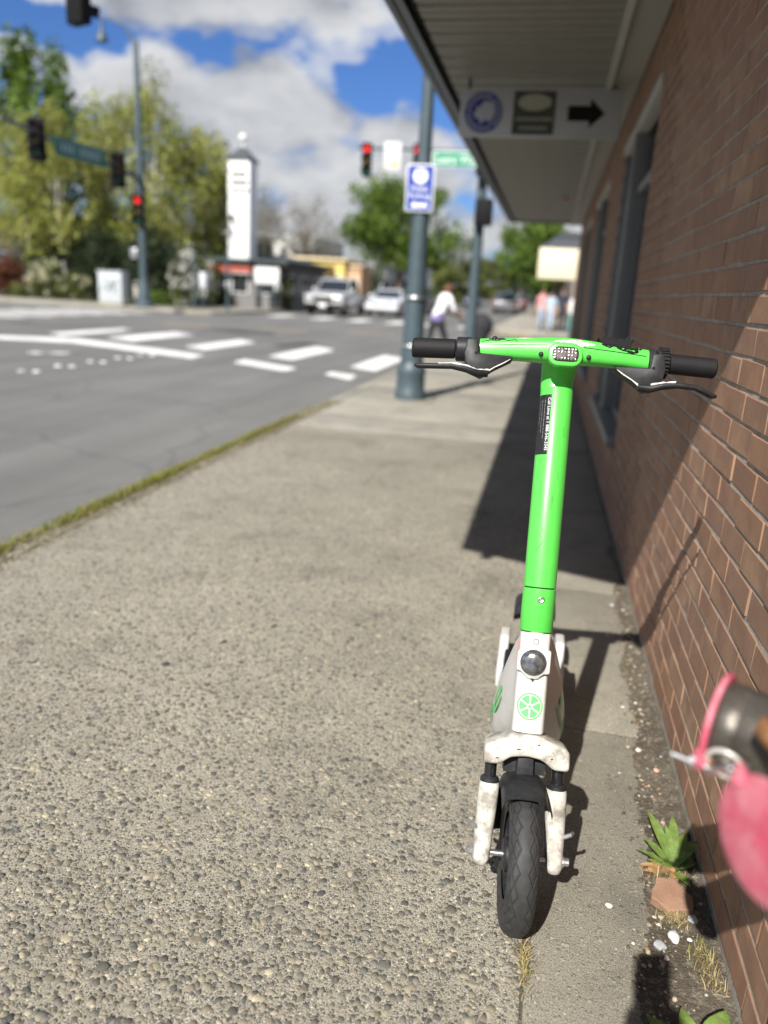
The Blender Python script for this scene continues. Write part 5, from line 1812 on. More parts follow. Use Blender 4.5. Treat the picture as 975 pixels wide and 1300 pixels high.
for y, z, lab in ((24.6, 5.95, 'dark traffic signal on the left mast arm, nearer of two'), (29.6, 5.75, 'dark traffic signal on the left mast arm, closer to its pole')):
    O_ = (-17.1, y, z)
    q = empty('traffic_signal', O_, lab, 'traffic light', 'signals on the left mast arm')
    signal_head(frame_m((-17.06, y, z), (0.9, 0.35, 0), (0, 0, 1)), q, O_, 3, -1, w=0.36, sh=0.36, plate=True)
O_ = (-17.27, 31.45, 3.3)
q = empty('traffic_signal', O_, 'traffic signal with red light fixed low on the left mast', 'traffic light')
signal_head(frame_m((-17.24, 31.4, 4.52), (1, 0, 0), (0, 0, 1)), q, O_, 3, 0, w=0.42, sh=0.40)
O_ = (-17.05, 27.2, 5.5)
q = empty('street_name_sign', O_, 'long dark green street sign hanging on the left mast arm', 'sign')
TQ = frame_m((-17.0, 27.1, 5.42), (-0.04, 1, 0.03), (0, -0.03, 1))
if (TQ.to_3x3() @ Vector((0, 0, 1))).x < 0:
    TQ = frame_m((-17.0, 27.1, 5.42), (0.04, -1, -0.03), (0, -0.03, 1))
MB().prism(rrect(3.4, 0.62, 0.05), -0.01, 0.01, TQ, b=0.003).build('plate', pmat('dark_sign_green', (0.01, 0.11, 0.085), 0.45), q, 30, O_)
mb = MB()
for k in range(9):
    if k == 3:
        continue
    mb.add([(-1.3 + 0.3 * k + a, b, 0.013) for a, b in ((0, -0.14), (0.16, -0.14), (0.16, 0.14), (0, 0.14))], [(0, 1, 2, 3)], 0, TQ)
tag(mb.build('blurred_letters', pmat('dim_print', (0.25, 0.36, 0.33), 0.5), q, 0, O_), kind='stuff')

# signal head hanging over the near lane, seen from behind
JO = (-16.0, 12.4, 0.0)
jm = empty('signal_mast', JO, 'near signal mast left of the view whose arm carries the hanging signal', 'signal mast')
MB().lathe([(0.24, -0.12), (0.24, 0.3), (0.16, 0.4), (0.12, 6.6)], 20, Matrix.Translation(JO)).build('pole', MT['pole'], jm, 30, JO)
MB().path([(-16.0, 12.4, 6.1), (-11, 12.2, 6.3), (-7.0, 12.05, 6.4)], [0.10, 0.08, 0.05], 12).build('mast_arm', MT['pole'], jm, 40, JO)
sheet('near_left_pavement', [(-60, -20), (-15.2, -20), (-15.2, 15), (-16.4, 17), (-60, 17)], -0.118, MT['paleconc'])
O_ = (-7.42, 12.0, 4.88)
q = empty('traffic_signal', O_, 'black traffic signal hanging at the top left, nearest of all', 'traffic light')
signal_head(frame_m((-7.42, 12.1, 6.28), (-0.92, 0.38, 0), (0, 0, 1)), q, O_, 4, -1, w=0.38, sh=0.35)

# utility cabinet
UO = (-18.85, 32.0, 0.0)
uc = empty('utility_cabinet', UO, 'pale grey utility cabinet with dark scrawl beside the left mast', 'cabinet')
MB().bbox((UO[0], UO[1], 0.06), (1.2, 0.7, 0.12), 0.02).build('plinth', MT['paleconc'], uc, 30, UO)
MB().bbox((UO[0], UO[1], 0.76), (1.12, 0.62, 1.28), 0.03).build('case', pmat('cabinet_paint', (0.42, 0.45, 0.46), 0.5, var=0.1, vscale=3), uc, 30, UO)
MB().bbox((UO[0], UO[1], 1.425), (1.2, 0.7, 0.05), 0.015).build('lid', pmat('cabinet_lid', (0.45, 0.48, 0.49), 0.5), uc, 30, UO)
mb = MB()
for k in range(3):
    pts = [(UO[0] - 0.35 + 0.3 * k + 0.12 * math.sin(t * 3 + k), 31.685, 0.85 + 0.25 * math.cos(t * 2 + k)) for t in np.linspace(0, 3, 12)]
    mb.path(pts, 0.025, 6)
mb.build('scrawl', pmat('scrawl_paint', (0.16, 0.19, 0.21), 0.6), uc, 60, UO)

# ------------------------------------------------------------------ trees and shrubs
MT['leafcloud'] = tintmat('tree_leaf', 0.6, translucent=0.35, var=0.1, vscale=1.5)
MT['bark'] = pmat('bark', (0.12, 0.095, 0.07), 0.9, var=0.3, vscale=8, bump=0.5, bscale=30)
MT['birch'] = pmat('birch_bark', (0.52, 0.49, 0.44), 0.8, var=0.15, vscale=5, dirt=(0.08, 0.07, 0.06), dirt_amt=0.8, dscale=7)
MT['greybark'] = pmat('grey_twig', (0.17, 0.15, 0.135), 0.9, var=0.25, vscale=6)


def leaf_cloud(center, radii, n, size, pal, seed, clumps=40, spread=0.30, shell=0.45, low=-1.0):
    r_ = np.random.default_rng(seed)
    c = np.array(center)
    R = np.array(radii)
    d = r_.normal(0, 1, (clumps, 3))
    d /= np.linalg.norm(d, axis=1)[:, None]
    rad = shell + (1 - shell) * r_.random(clumps) ** 0.6
    cc = d * rad[:, None]
    cc[:, 2] = np.maximum(cc[:, 2], low)
    cs = r_.uniform(0.55, 1.25, clumps) * spread
    tone = r_.uniform(0.72, 1.28, clumps)
    pick = r_.choice(clumps, n, p=(cs ** 2) / (cs ** 2).sum())
    off = r_.normal(0, 1, (n, 3))
    off *= (r_.random(n) ** 0.5 / (np.linalg.norm(off, axis=1) + 1e-6))[:, None]
    P = c + (cc[pick] + off * cs[pick][:, None] * 1.25) * R
    a = r_.normal(0, 1, (n, 3))
    a /= np.linalg.norm(a, axis=1)[:, None]
    b = np.cross(a, r_.normal(0, 1, (n, 3)))
    b /= np.linalg.norm(b, axis=1)[:, None]
    s = size * r_.uniform(0.55, 1.3, n)
    V = np.stack([P - a * s[:, None], P + b * (s * 0.55)[:, None], P + a * s[:, None], P - b * (s * 0.55)[:, None]], 1)
    F = np.arange(n * 4).reshape(n, 4)
    pal = np.array(pal)
    col = pal[r_.integers(0, len(pal), n)] * (tone[pick] * r_.uniform(0.8, 1.2, n))[:, None]
    return V.reshape(-1, 3), F, col, c + cc * R


def tree(name, label, base, height, crown_r, crown_z, pal, n=6000, leaf=0.14, trunk=0.14, bark='bark', seed=1, group=None, clumps=45, spread=0.28, lean=0.0, cat='tree', branches=14, shell=0.4, low=-1.0):
    r_ = random.Random(seed)
    root = empty(name, base, label, cat, group)
    b = Vector(base)
    top = b + Vector((lean, 0, min(height * 0.9, crown_z + crown_r[2] * 0.72)))
    cc = (b.x + lean * 0.6, b.y, b.z + crown_z)
    V, F, C, cl = leaf_cloud(cc, crown_r, n, leaf, pal, seed, clumps, spread, shell, low)
    mb = MB()
    pts = [b + (top - b) * t + Vector((r_.uniform(-1, 1), r_.uniform(-1, 1), 0)) * 0.10 * height * 0.12 * (t > 0) for t in (0, 0.2, 0.4, 0.6, 0.8, 1.0)]
    pts[0] = b - Vector((0, 0, 0.05))
    mb.path(pts, [trunk * k for k in (1.25, 1.0, 0.85, 0.62, 0.38, 0.10)], 9)
    mb.build('trunk', MT[bark], root, 50, base)
    mb = MB()
    for k in range(min(branches, len(cl))):
        e = Vector(cl[k * len(cl) // branches])
        t = min(0.9, max(0.22, (e.z - b.z) / height * 0.62))
        s = b + (top - b) * t
        mid = s.lerp(e, 0.5) + Vector((0, 0, 0.06 * height * r_.uniform(0.2, 1)))
        mb.path([s, mid, e], [trunk * 0.42 * (1.1 - t), trunk * 0.25 * (1.1 - t), trunk * 0.07], 6)
    tag(mb.build('limbs', MT[bark], root, 50, base), kind='stuff')
    me = np_mesh('crown', V - np.array(base), F, MT['leafcloud'], C)
    link('crown', me, root)
    return root


BIRCH = [(0.28, 0.30, 0.055), (0.24, 0.27, 0.05), (0.34, 0.34, 0.09), (0.19, 0.225, 0.045), (0.31, 0.30, 0.11)]
GREEN = [(0.085, 0.145, 0.018), (0.11, 0.18, 0.024), (0.07, 0.12, 0.016), (0.14, 0.20, 0.035)]
DARKG = [(0.026, 0.042, 0.018), (0.036, 0.056, 0.021), (0.02, 0.03, 0.014), (0.05, 0.068, 0.024)]
OLIVE = [(0.10, 0.125, 0.03), (0.13, 0.14, 0.035), (0.075, 0.095, 0.025)]

for i, (x, y, h, rr, cz, tr, lab) in enumerate([
        (-29.0, 40.5, 9.0, (3.2, 2.7, 3.7), 5.6, 0.16, 'leftmost yellow green birch by the dark house'),
        (-25.6, 38.5, 8.8, (2.5, 2.3, 3.6), 5.3, 0.15, 'yellow green birch with pale trunk behind the flowering shrubs'),
        (-23.0, 41.5, 11.0, (2.9, 2.5, 4.4), 6.6, 0.16, 'tallest yellow green birch rising behind the mast arm'),
        (-20.9, 40.0, 10.6, (2.8, 2.4, 4.4), 6.2, 0.15, 'slender yellow green birch directly behind the left mast'),
        (-19.4, 42.5, 8.4, (2.0, 2.0, 3.6), 5.0, 0.13, 'rightmost yellow green birch beside the white tower')]):
    tree('birch_tree', lab, (x, y, -0.02), h, rr, cz, BIRCH, 10500, 0.11, tr, 'birch', 100 + i, 'birches at the far left corner', 60, 0.24)
tree('tall_tree', 'tall darker green tree towering behind the birches at the left edge', (-34.5, 50.0, -0.02), 15.5, (2.7, 2.6, 5.6), 9.8, GREEN, 7000, 0.2, 0.25, 'bark', 131, clumps=34, spread=0.26)
tree('street_tree', 'round bright green tree above the parked cars', (-13.9, 72.0, -0.02), 11.4, (5.1, 4.4, 4.1), 6.9, GREEN, 12000, 0.20, 0.26, 'bark', 132, clumps=60, spread=0.26, low=-0.75)
tree('yellow_tree', 'low yellow green bushy tree behind the person in white', (-12.2, 110.0, -0.1), 5.6, (3.9, 3.0, 2.6), 2.9, OLIVE, 7000, 0.22, 0.2, 'bark', 133, clumps=40)
tree('street_tree', 'green tree leaning over the far right pavement past the awning', (-1.2, 62.0, 0.0), 7.6, (2.7, 2.6, 2.7), 4.9, GREEN, 8000, 0.16, 0.16, 'bark', 134, clumps=44)
tree('street_tree', 'second green tree farther down the right pavement', (0.4, 84.0, 0.0), 8.6, (3.4, 3.0, 3.2), 5.4, OLIVE, 7000, 0.2, 0.18, 'bark', 135, clumps=44)
for i, (x, y, h, lab) in enumerate([(-24.0, 62.0, 9.2, 'leafless grey tree right of the white tower'), (-20.2, 64.0, 8.4, 'leafless grey tree left of the bright green tree'), (-23.4, 58.0, 8.0, 'small leafless tree beside the tower and the red fascia')]):
    tree('bare_tree', lab, (x, y, -0.02), h, (2.8, 2.4, 3.3), h * 0.6, [(0.17, 0.15, 0.12), (0.15, 0.145, 0.09), (0.2, 0.18, 0.14)], 5200, 0.085, 0.14, 'greybark', 140 + i, 'leafless trees by the tower', 90, 0.26, branches=85, shell=0.25)
for i, (x, y, h, lab) in enumerate([(-17.5, 96, 9, 'far street tree at the left kerb'), (-16.2, 128, 10, 'farther street tree on the left kerb'), (-7.8, 205, 12, 'distant tree closing the end of the street'), (-14.6, 200, 13, 'distant dark tree left of the street end'), (2.6, 150, 11, 'distant tree on the right of the street end'), (-2.2, 210, 10, 'distant pale tree at the end of the street')]):
    tree('far_tree', lab, (x, y, -0.1), h, (h * 0.36, h * 0.33, h * 0.38), h * 0.58, [OLIVE, GREEN, DARKG + GREEN][i % 3], 3500, 0.3, 0.25, 'bark', 160 + i, clumps=34)


def shrub(name, label, base, rr, pal, n, leaf, seed, flower=None, cat='shrub', group=None):
    root = empty(name, base, label, cat, group)
    c = (base[0], base[1], base[2] + rr[2] * 0.95)
    V, F, C, cl = leaf_cloud(c, rr, n, leaf, pal, seed, 26, 0.36, 0.3, -0.9)
    link('foliage', np_mesh('foliage', V - np.array(base), F, MT['leafcloud'], C), root)
    mb = MB()
    for k in range(7):
        e = Vector(cl[k])
        mb.path([Vector(base), Vector(base).lerp(e, 0.5) + Vector((0, 0, 0.1)), e], [0.03, 0.02, 0.008], 6)
    tag(mb.build('stems', MT['bark'], root, 50, base), kind='stuff')
    if flower:
        V, F, C, cl = leaf_cloud(c, [q * 1.05 for q in rr], flower[0], flower[1], flower[2], seed + 1, 30, 0.2, 0.8, -0.6)
        tag(link('blossom', np_mesh('blossom', V - np.array(base), F, MT['leafcloud'], C), root), kind='stuff')
    return root


CREAM = [(0.55, 0.52, 0.36), (0.48, 0.45, 0.30), (0.6, 0.58, 0.45)]
WHITEF = [(0.65, 0.64, 0.62), (0.6, 0.58, 0.55)]
shrub('flowering_shrub', 'cream flowering shrub below the birches', (-24.4, 35.3, -0.02), (0.85, 0.8, 0.95), OLIVE, 2200, 0.07, 201, (900, 0.06, CREAM))
shrub('flowering_shrub', 'smaller cream flowering shrub nearer the utility cabinet', (-22.7, 35.2, -0.02), (0.75, 0.7, 0.6), OLIVE, 1800, 0.07, 203, (700, 0.06, CREAM))
shrub('red_shrub', 'rust brown leafy shrub at the left edge', (-26.9, 35.5, -0.02), (0.95, 0.8, 1.05), [(0.17, 0.06, 0.03), (0.22, 0.085, 0.04), (0.12, 0.045, 0.025)], 2600, 0.08, 205)
shrub('white_shrub', 'white blossoming shrub left of the tower', (-18.0, 38.0, -0.02), (1.15, 1.0, 1.3), OLIVE, 1800, 0.08, 207, (900, 0.09, WHITEF))
shrub('white_shrub', 'small white blossoming shrub next to the dark hedge', (-17.7, 36.2, -0.02), (0.5, 0.5, 0.7), OLIVE, 900, 0.07, 209, (420, 0.08, WHITEF))
shrub('low_shrub', 'low green clump at the foot of the dark hedge', (-18.4, 35.0, -0.02), (0.9, 0.6, 0.35), GREEN, 1500, 0.06, 211)
shrub('low_shrub', 'low olive clump beside the rust brown shrub', (-25.7, 35.0, -0.02), (0.7, 0.5, 0.32), OLIVE, 1200, 0.06, 213)
for i, (x, y, rr, lab) in enumerate([(-20.2, 37.6, (1.7, 1.2, 1.9), 'dark evergreen bush right behind the left mast'), (-22.9, 37.6, (1.8, 1.2, 1.7), 'dark evergreen bush behind the utility cabinet'), (-25.8, 38.2, (1.9, 1.2, 1.8), 'dark evergreen bush behind the cream shrub'), (-17.9, 39.6, (1.5, 1.2, 1.5), 'dark evergreen bush behind the white blossom')]):
    shrub('evergreen_bush', lab, (x, y, -0.02), rr, DARKG, 4200, 0.11, 220 + i, group='dark bushes below the birches')
shrub('garden_shrub', 'olive green shrub left of the pickup truck', (-13.9, 40.5, -0.02), (0.6, 0.7, 1.0), OLIVE + DARKG, 2000, 0.08, 231)
shrub('garden_shrub', 'dark red shrub beside the pickup truck', (-14.4, 49.5, -0.02), (0.8, 0.8, 1.3), [(0.07, 0.035, 0.03), (0.09, 0.05, 0.03), (0.05, 0.04, 0.02)], 1800, 0.08, 233)
# far wood that reads as one mass
V_, F_, C_ = [], [], []
o_ = 0
rr_ = np.random.default_rng(77)
for k in range(60):
    x = -190 + 6.8 * k + rr_.uniform(-2, 2)
    y = 235 + rr_.uniform(-12, 40)
    h = rr_.uniform(4.5, 9.5)
    V, F, C, _ = leaf_cloud((x, y, h * 0.5), (5.5, 4, h * 0.55), 520, 0.75, [(0.05, 0.07, 0.03), (0.07, 0.09, 0.035), (0.04, 0.055, 0.03)], 300 + k, 16, 0.4, 0.3)
    V_.append(V)
    F_.append(F + o_)
    C_.append(C)
    o_ += len(V)
tag(link('far_wood', np_mesh('far_wood', np.concatenate(V_), np.concatenate(F_), MT['leafcloud'], np.concatenate(C_))), 'distant dark wood along the horizon', 'wood', kind='stuff')

# ------------------------------------------------------------------ tower and buildings
TO = (-16.85, 42.0, 0.0)
tw = empty('white_tower', TO, 'slim white sign tower with dark cap and finial left of centre', 'tower')
wh = pmat('tower_white', (0.74, 0.74, 0.73), 0.6, var=0.04)
MB().bbox((TO[0], TO[1], 3.72), (1.2, 1.2, 7.44), 0.02).build('shaft', wh, tw, 30, TO)
for k in range(5):
    MB().bbox((TO[0] - 0.48 + 0.24 * k, TO[1] - 0.61, 3.0), (0.05, 0.05, 5.2), 0.008).build('batten', wh, tw, 30, TO)
MB().lathe([(0.95, 7.44), (0.95, 7.52), (0.2, 8.10), (0.05, 8.15)], 4, Matrix.Translation((TO[0], TO[1], 0)) @ Matrix.Rotation(PI / 4, 4, 'Z')).build('cap_roof', pmat('dark_slate', (0.05, 0.055, 0.06), 0.6), tw, 20, TO)
mb = MB()
mb.path([(TO[0], TO[1], 8.1), (TO[0], TO[1], 8.45)], 0.05, 8)
mb.sphere((TO[0], TO[1], 8.6), 0.2, 14, 10)
mb.build('finial', wh, tw, 50, TO)
mb = MB()
rt = random.Random(8)
for row, z in enumerate((6.75, 6.35, 5.95)):
    x = -0.42
    while x < 0.40:
        w = rt.uniform(0.07, 0.13)
        mb.box((TO[0] + 0.08 + x, TO[1] - 0.65, z), (w, 0.02, 0.20 if row < 2 else 0.15))
        x += w + 0.05
tag(mb.build('sign_letters', MT['dark'], tw, 0, TO), kind='stuff')
MB().bbox((TO[0] - 0.33, TO[1] - 0.74, 4.55), (0.16, 0.2, 0.34), 0.03).build('wall_lamp', MT['dark'], tw, 30, TO)


def building(name, label, x0, x1, y0, y1, h, wall, roof, rows=(), trim=None, eave=0.15, cat='building'):
    O = ((x0 + x1) / 2, y0, 0.0)
    b = empty(name, O, label, cat)
    MB().box(((x0 + x1) / 2, (y0 + y1) / 2, h / 2), (x1 - x0, y1 - y0, h)).build('wall', wall, b, 0, O)
    MB().bbox(((x0 + x1) / 2, (y0 + y1) / 2, h + 0.1), (x1 - x0 + 2 * eave, y1 - y0 + 2 * eave, 0.2), 0.02).build('roof', roof, b, 30, O)
    for (za, zb, n, gap) in rows:
        w = (x1 - x0) / n
        for k in range(n):
            xa, xb = x0 + w * k + gap / 2, x0 + w * (k + 1) - gap / 2
            f = MB().bbox(((xa + xb) / 2, y0 - 0.02, (za + zb) / 2), (xb - xa, 0.08, zb - za), 0.01).build('window', trim or MT['white'], b, 30, O)
            MB().box(((xa + xb) / 2, y0 - 0.065, (za + zb) / 2), (xb - xa - 0.14, 0.01, zb - za - 0.14)).build('pane', MT['glass'], f, 0, O)
        if w > 1.2:
            d = max(2, int((y1 - y0) / 2.4))
            for k in range(d):
                ya = y0 + (y1 - y0) * (k + 0.2) / d
                yb = y0 + (y1 - y0) * (k + 0.8) / d
                f = MB().bbox((x1 + 0.02, (ya + yb) / 2, (za + zb) / 2), (0.08, yb - ya, zb - za), 0.01).build('window', trim or MT['white'], b, 30, O)
                MB().box((x1 + 0.065, (ya + yb) / 2, (za + zb) / 2), (0.01, yb - ya - 0.14, zb - za - 0.14)).build('pane', MT['glass'], f, 0, O)
    return b, O


def wmat(n, c):
    return pmat(n, c, 0.8, var=0.1, vscale=1.5, bump=0.2, bscale=30)


darkroof = pmat('dark_roof', (0.035, 0.05, 0.05), 0.7, var=0.2, vscale=3)
b, O = building('diner', 'low grey diner with dark green roof and red fascia at the foot of the tower', -18.4, -13.9, 39.9, 48.0, 2.25, wmat('grey_wall', (0.16, 0.155, 0.15)), darkroof, [(0.7, 1.75, 3, 0.5)], eave=0.5)
MB().bbox((-16.0, 39.45, 1.9), (4.4, 0.12, 0.28), 0.02).build('red_fascia', pmat('red_fascia', (0.34, 0.06, 0.035), 0.6), b, 30, O)
pm = MB()
pm.lathe([(3.3, 2.45), (3.2, 2.5), (1.0, 2.85), (0.5, 2.9)], 4, Matrix.Translation((-16.2, 45.6, 0)) @ Matrix.Rotation(PI / 4, 4, 'Z'))
pm.build('hip_roof', darkroof, b, 20, O)
building('dark_house', 'dark brown house behind the birches at the left edge', -36.0, -28.0, 43.5, 50.0, 4.3, wmat('dark_brown_wall', (0.045, 0.035, 0.03)), darkroof, [(1.0, 2.3, 4, 1.0)], MT['frame'], eave=0.6)
building('yellow_shop', 'yellow shop building behind the pickup truck', -18.9, -14.9, 56.6, 62.0, 3.1, wmat('yellow_wall', (0.62, 0.47, 0.14)), wmat('cream_trim', (0.6, 0.5, 0.32)), [(0.8, 2.1, 4, 0.4)], eave=0.2)
building('tan_shop', 'tan shop building right of the yellow shop', -14.75, -13.75, 57.0, 60.5, 2.7, wmat('tan_wall', (0.48, 0.30, 0.17)), wmat('tan_trim', (0.55, 0.42, 0.28)), [(0.8, 2.0, 2, 0.3)])
building('white_shop', 'low white shop building under the bright green tree', -17.0, -13.9, 79.0, 92.0, 3.6, wmat('white_wall', (0.68, 0.67, 0.65)), MT['white'], [(0.7, 2.3, 3, 0.35)])
building('white_block', 'white block with windows behind the leafless trees', -34.0, -25.5, 84.0, 96.0, 6.2, wmat('pale_wall', (0.68, 0.67, 0.64)), MT['white'], [(1.0, 2.6, 6, 0.8), (3.8, 5.2, 6, 0.8)], MT['white'])
building('small_white_house', 'pale house left of the tower behind the blossom', -25.5, -21.6, 56.0, 60.0, 4.6, wmat('house_wall', (0.60, 0.60, 0.58)), MT['white'], [(3.0, 4.2, 3, 0.6)], MT['frame'], eave=0.4)
b, O = building('apartment_block', 'grey multi storey apartment block far down the street', -15.2, -11.6, 118.0, 130.0, 9.2, wmat('grey_concrete', (0.14, 0.145, 0.15)), wmat('grey_parapet', (0.16, 0.16, 0.17)), [(0.8 + 2.2 * k, 2.2 + 2.2 * k, 3, 0.4) for k in range(4)], MT['frame'])
b, O = building('corner_shop', 'brick corner shop at the right of the far pavement', 1.35, 9.0, 33.8, 50.0, 4.2, wmat('shop_brick', (0.20, 0.10, 0.065)), darkroof, [(0.7, 2.0, 3, 0.6)], MT['white'])
# its awning: sloped dark canvas with a cream front panel
mb = MB()
mb.add([(-0.66, 33.0, 3.22), (1.36, 33.0, 3.22), (1.36, 34.8, 3.95), (0.15, 34.8, 3.95), (-0.66, 36.5, 3.22), (1.36, 36.5, 3.22)],
       [(0, 1, 2, 3), (0, 3, 4), (3, 2, 5, 4), (0, 4, 5, 1)])
mb.build('canvas_awning', pmat('dark_canvas', (0.055, 0.058, 0.065), 0.8), b, 0, O)
MB().bbox((0.35, 33.0, 2.62), (2.02, 0.10, 1.18), 0.02).build('cream_panel', pmat('cream_panel', (0.62, 0.56, 0.40), 0.6, var=0.03), b, 30, O)
MB().bbox((-0.63, 34.8, 2.62), (0.06, 3.4, 1.18), 0.02).build('cream_side', pmat('cream_panel_side', (0.62, 0.56, 0.40), 0.6, var=0.03), b, 30, O)
MB().box((1.2, 33.7, 1.6), (0.24, 0.24, 3.2)).build('pillar', wmat('pale_pillar', (0.5, 0.48, 0.44)), b, 0, O)
building('far_right_shops', 'row of plain far shops along the right pavement', 1.2, 9.0, 52.0, 140.0, 4.4, wmat('far_shop_wall', (0.24, 0.20, 0.17)), darkroof, [(0.8, 2.2, 3, 0.6)], MT['white'])

NBO = (0.95, 31.5, 0.0)
nb_ = empty('newspaper_box', NBO, 'teal newspaper box with white and orange top under the cream awning', 'newspaper box')
MB().bbox((0.95, 31.5, 0.40), (0.46, 0.42, 0.70), 0.02).build('case', pmat('teal_paint', (0.06, 0.19, 0.19), 0.5), nb_, 30, NBO)
MB().bbox((0.86, 31.5, 1.02), (0.28, 0.40, 0.54), 0.02).build('display_panel', MT['white'], nb_, 30, NBO)
MB().bbox((1.09, 31.5, 1.02), (0.17, 0.40, 0.54), 0.02).build('orange_panel', pmat('orange_paint', (0.6, 0.16, 0.05), 0.5), nb_, 30, NBO)
for sx in (-1, 1):
    MB().box((0.95 + sx * 0.18, 31.5, 0.025), (0.06, 0.36, 0.05)).build('leg', MT['dark'], nb_, 0, NBO)

# sign board on a post by the junction (left of the tower)
for i, (x, y, w, h, z, col, lab) in enumerate([(-14.2, 38.6, 1.3, 0.8, 1.65, (0.62, 0.63, 0.62), 'white sign board in front of the red fascia'), (-16.4, 36.0, 0.5, 0.75, 1.25, (0.5, 0.52, 0.55), 'small pale sign on a post by the white blossom')]):
    O = (x, y, 0.0)
    s_ = empty('sign_board', O, lab, 'sign')
    MB().bbox((x, y, z), (w, 0.10, h), 0.02).build('panel', wmat('sign_panel_%d' % i, col), s_, 30, O)
    for q in (-0.35, 0.35):
        MB().path([(x + q * w * 0.7, y + 0.06, 0), (x + q * w * 0.7, y + 0.06, z)], 0.05, 8).build('post', MT['pole'], s_, 40, O)
for x, y, h, lab in ((-15.2, 32.3, 2.4, 'short dark post at the far kerb, left of two'), (-13.95, 33.0, 2.6, 'short dark post at the far kerb, right of two')):
    O = (x, y, 0.0)
    s_ = empty('push_button_post', O, lab, 'post')
    MB().lathe([(0.10, 0.0), (0.10, 0.1), (0.06, 0.16), (0.055, h), (0.02, h + 0.04)], 14, Matrix.Translation(O)).build('post', MT['pole'], s_, 30, O)
    MB().bbox((x, y - 0.08, 1.1), (0.12, 0.10, 0.28), 0.02).build('button_box', MT['steel'], s_, 30, O)

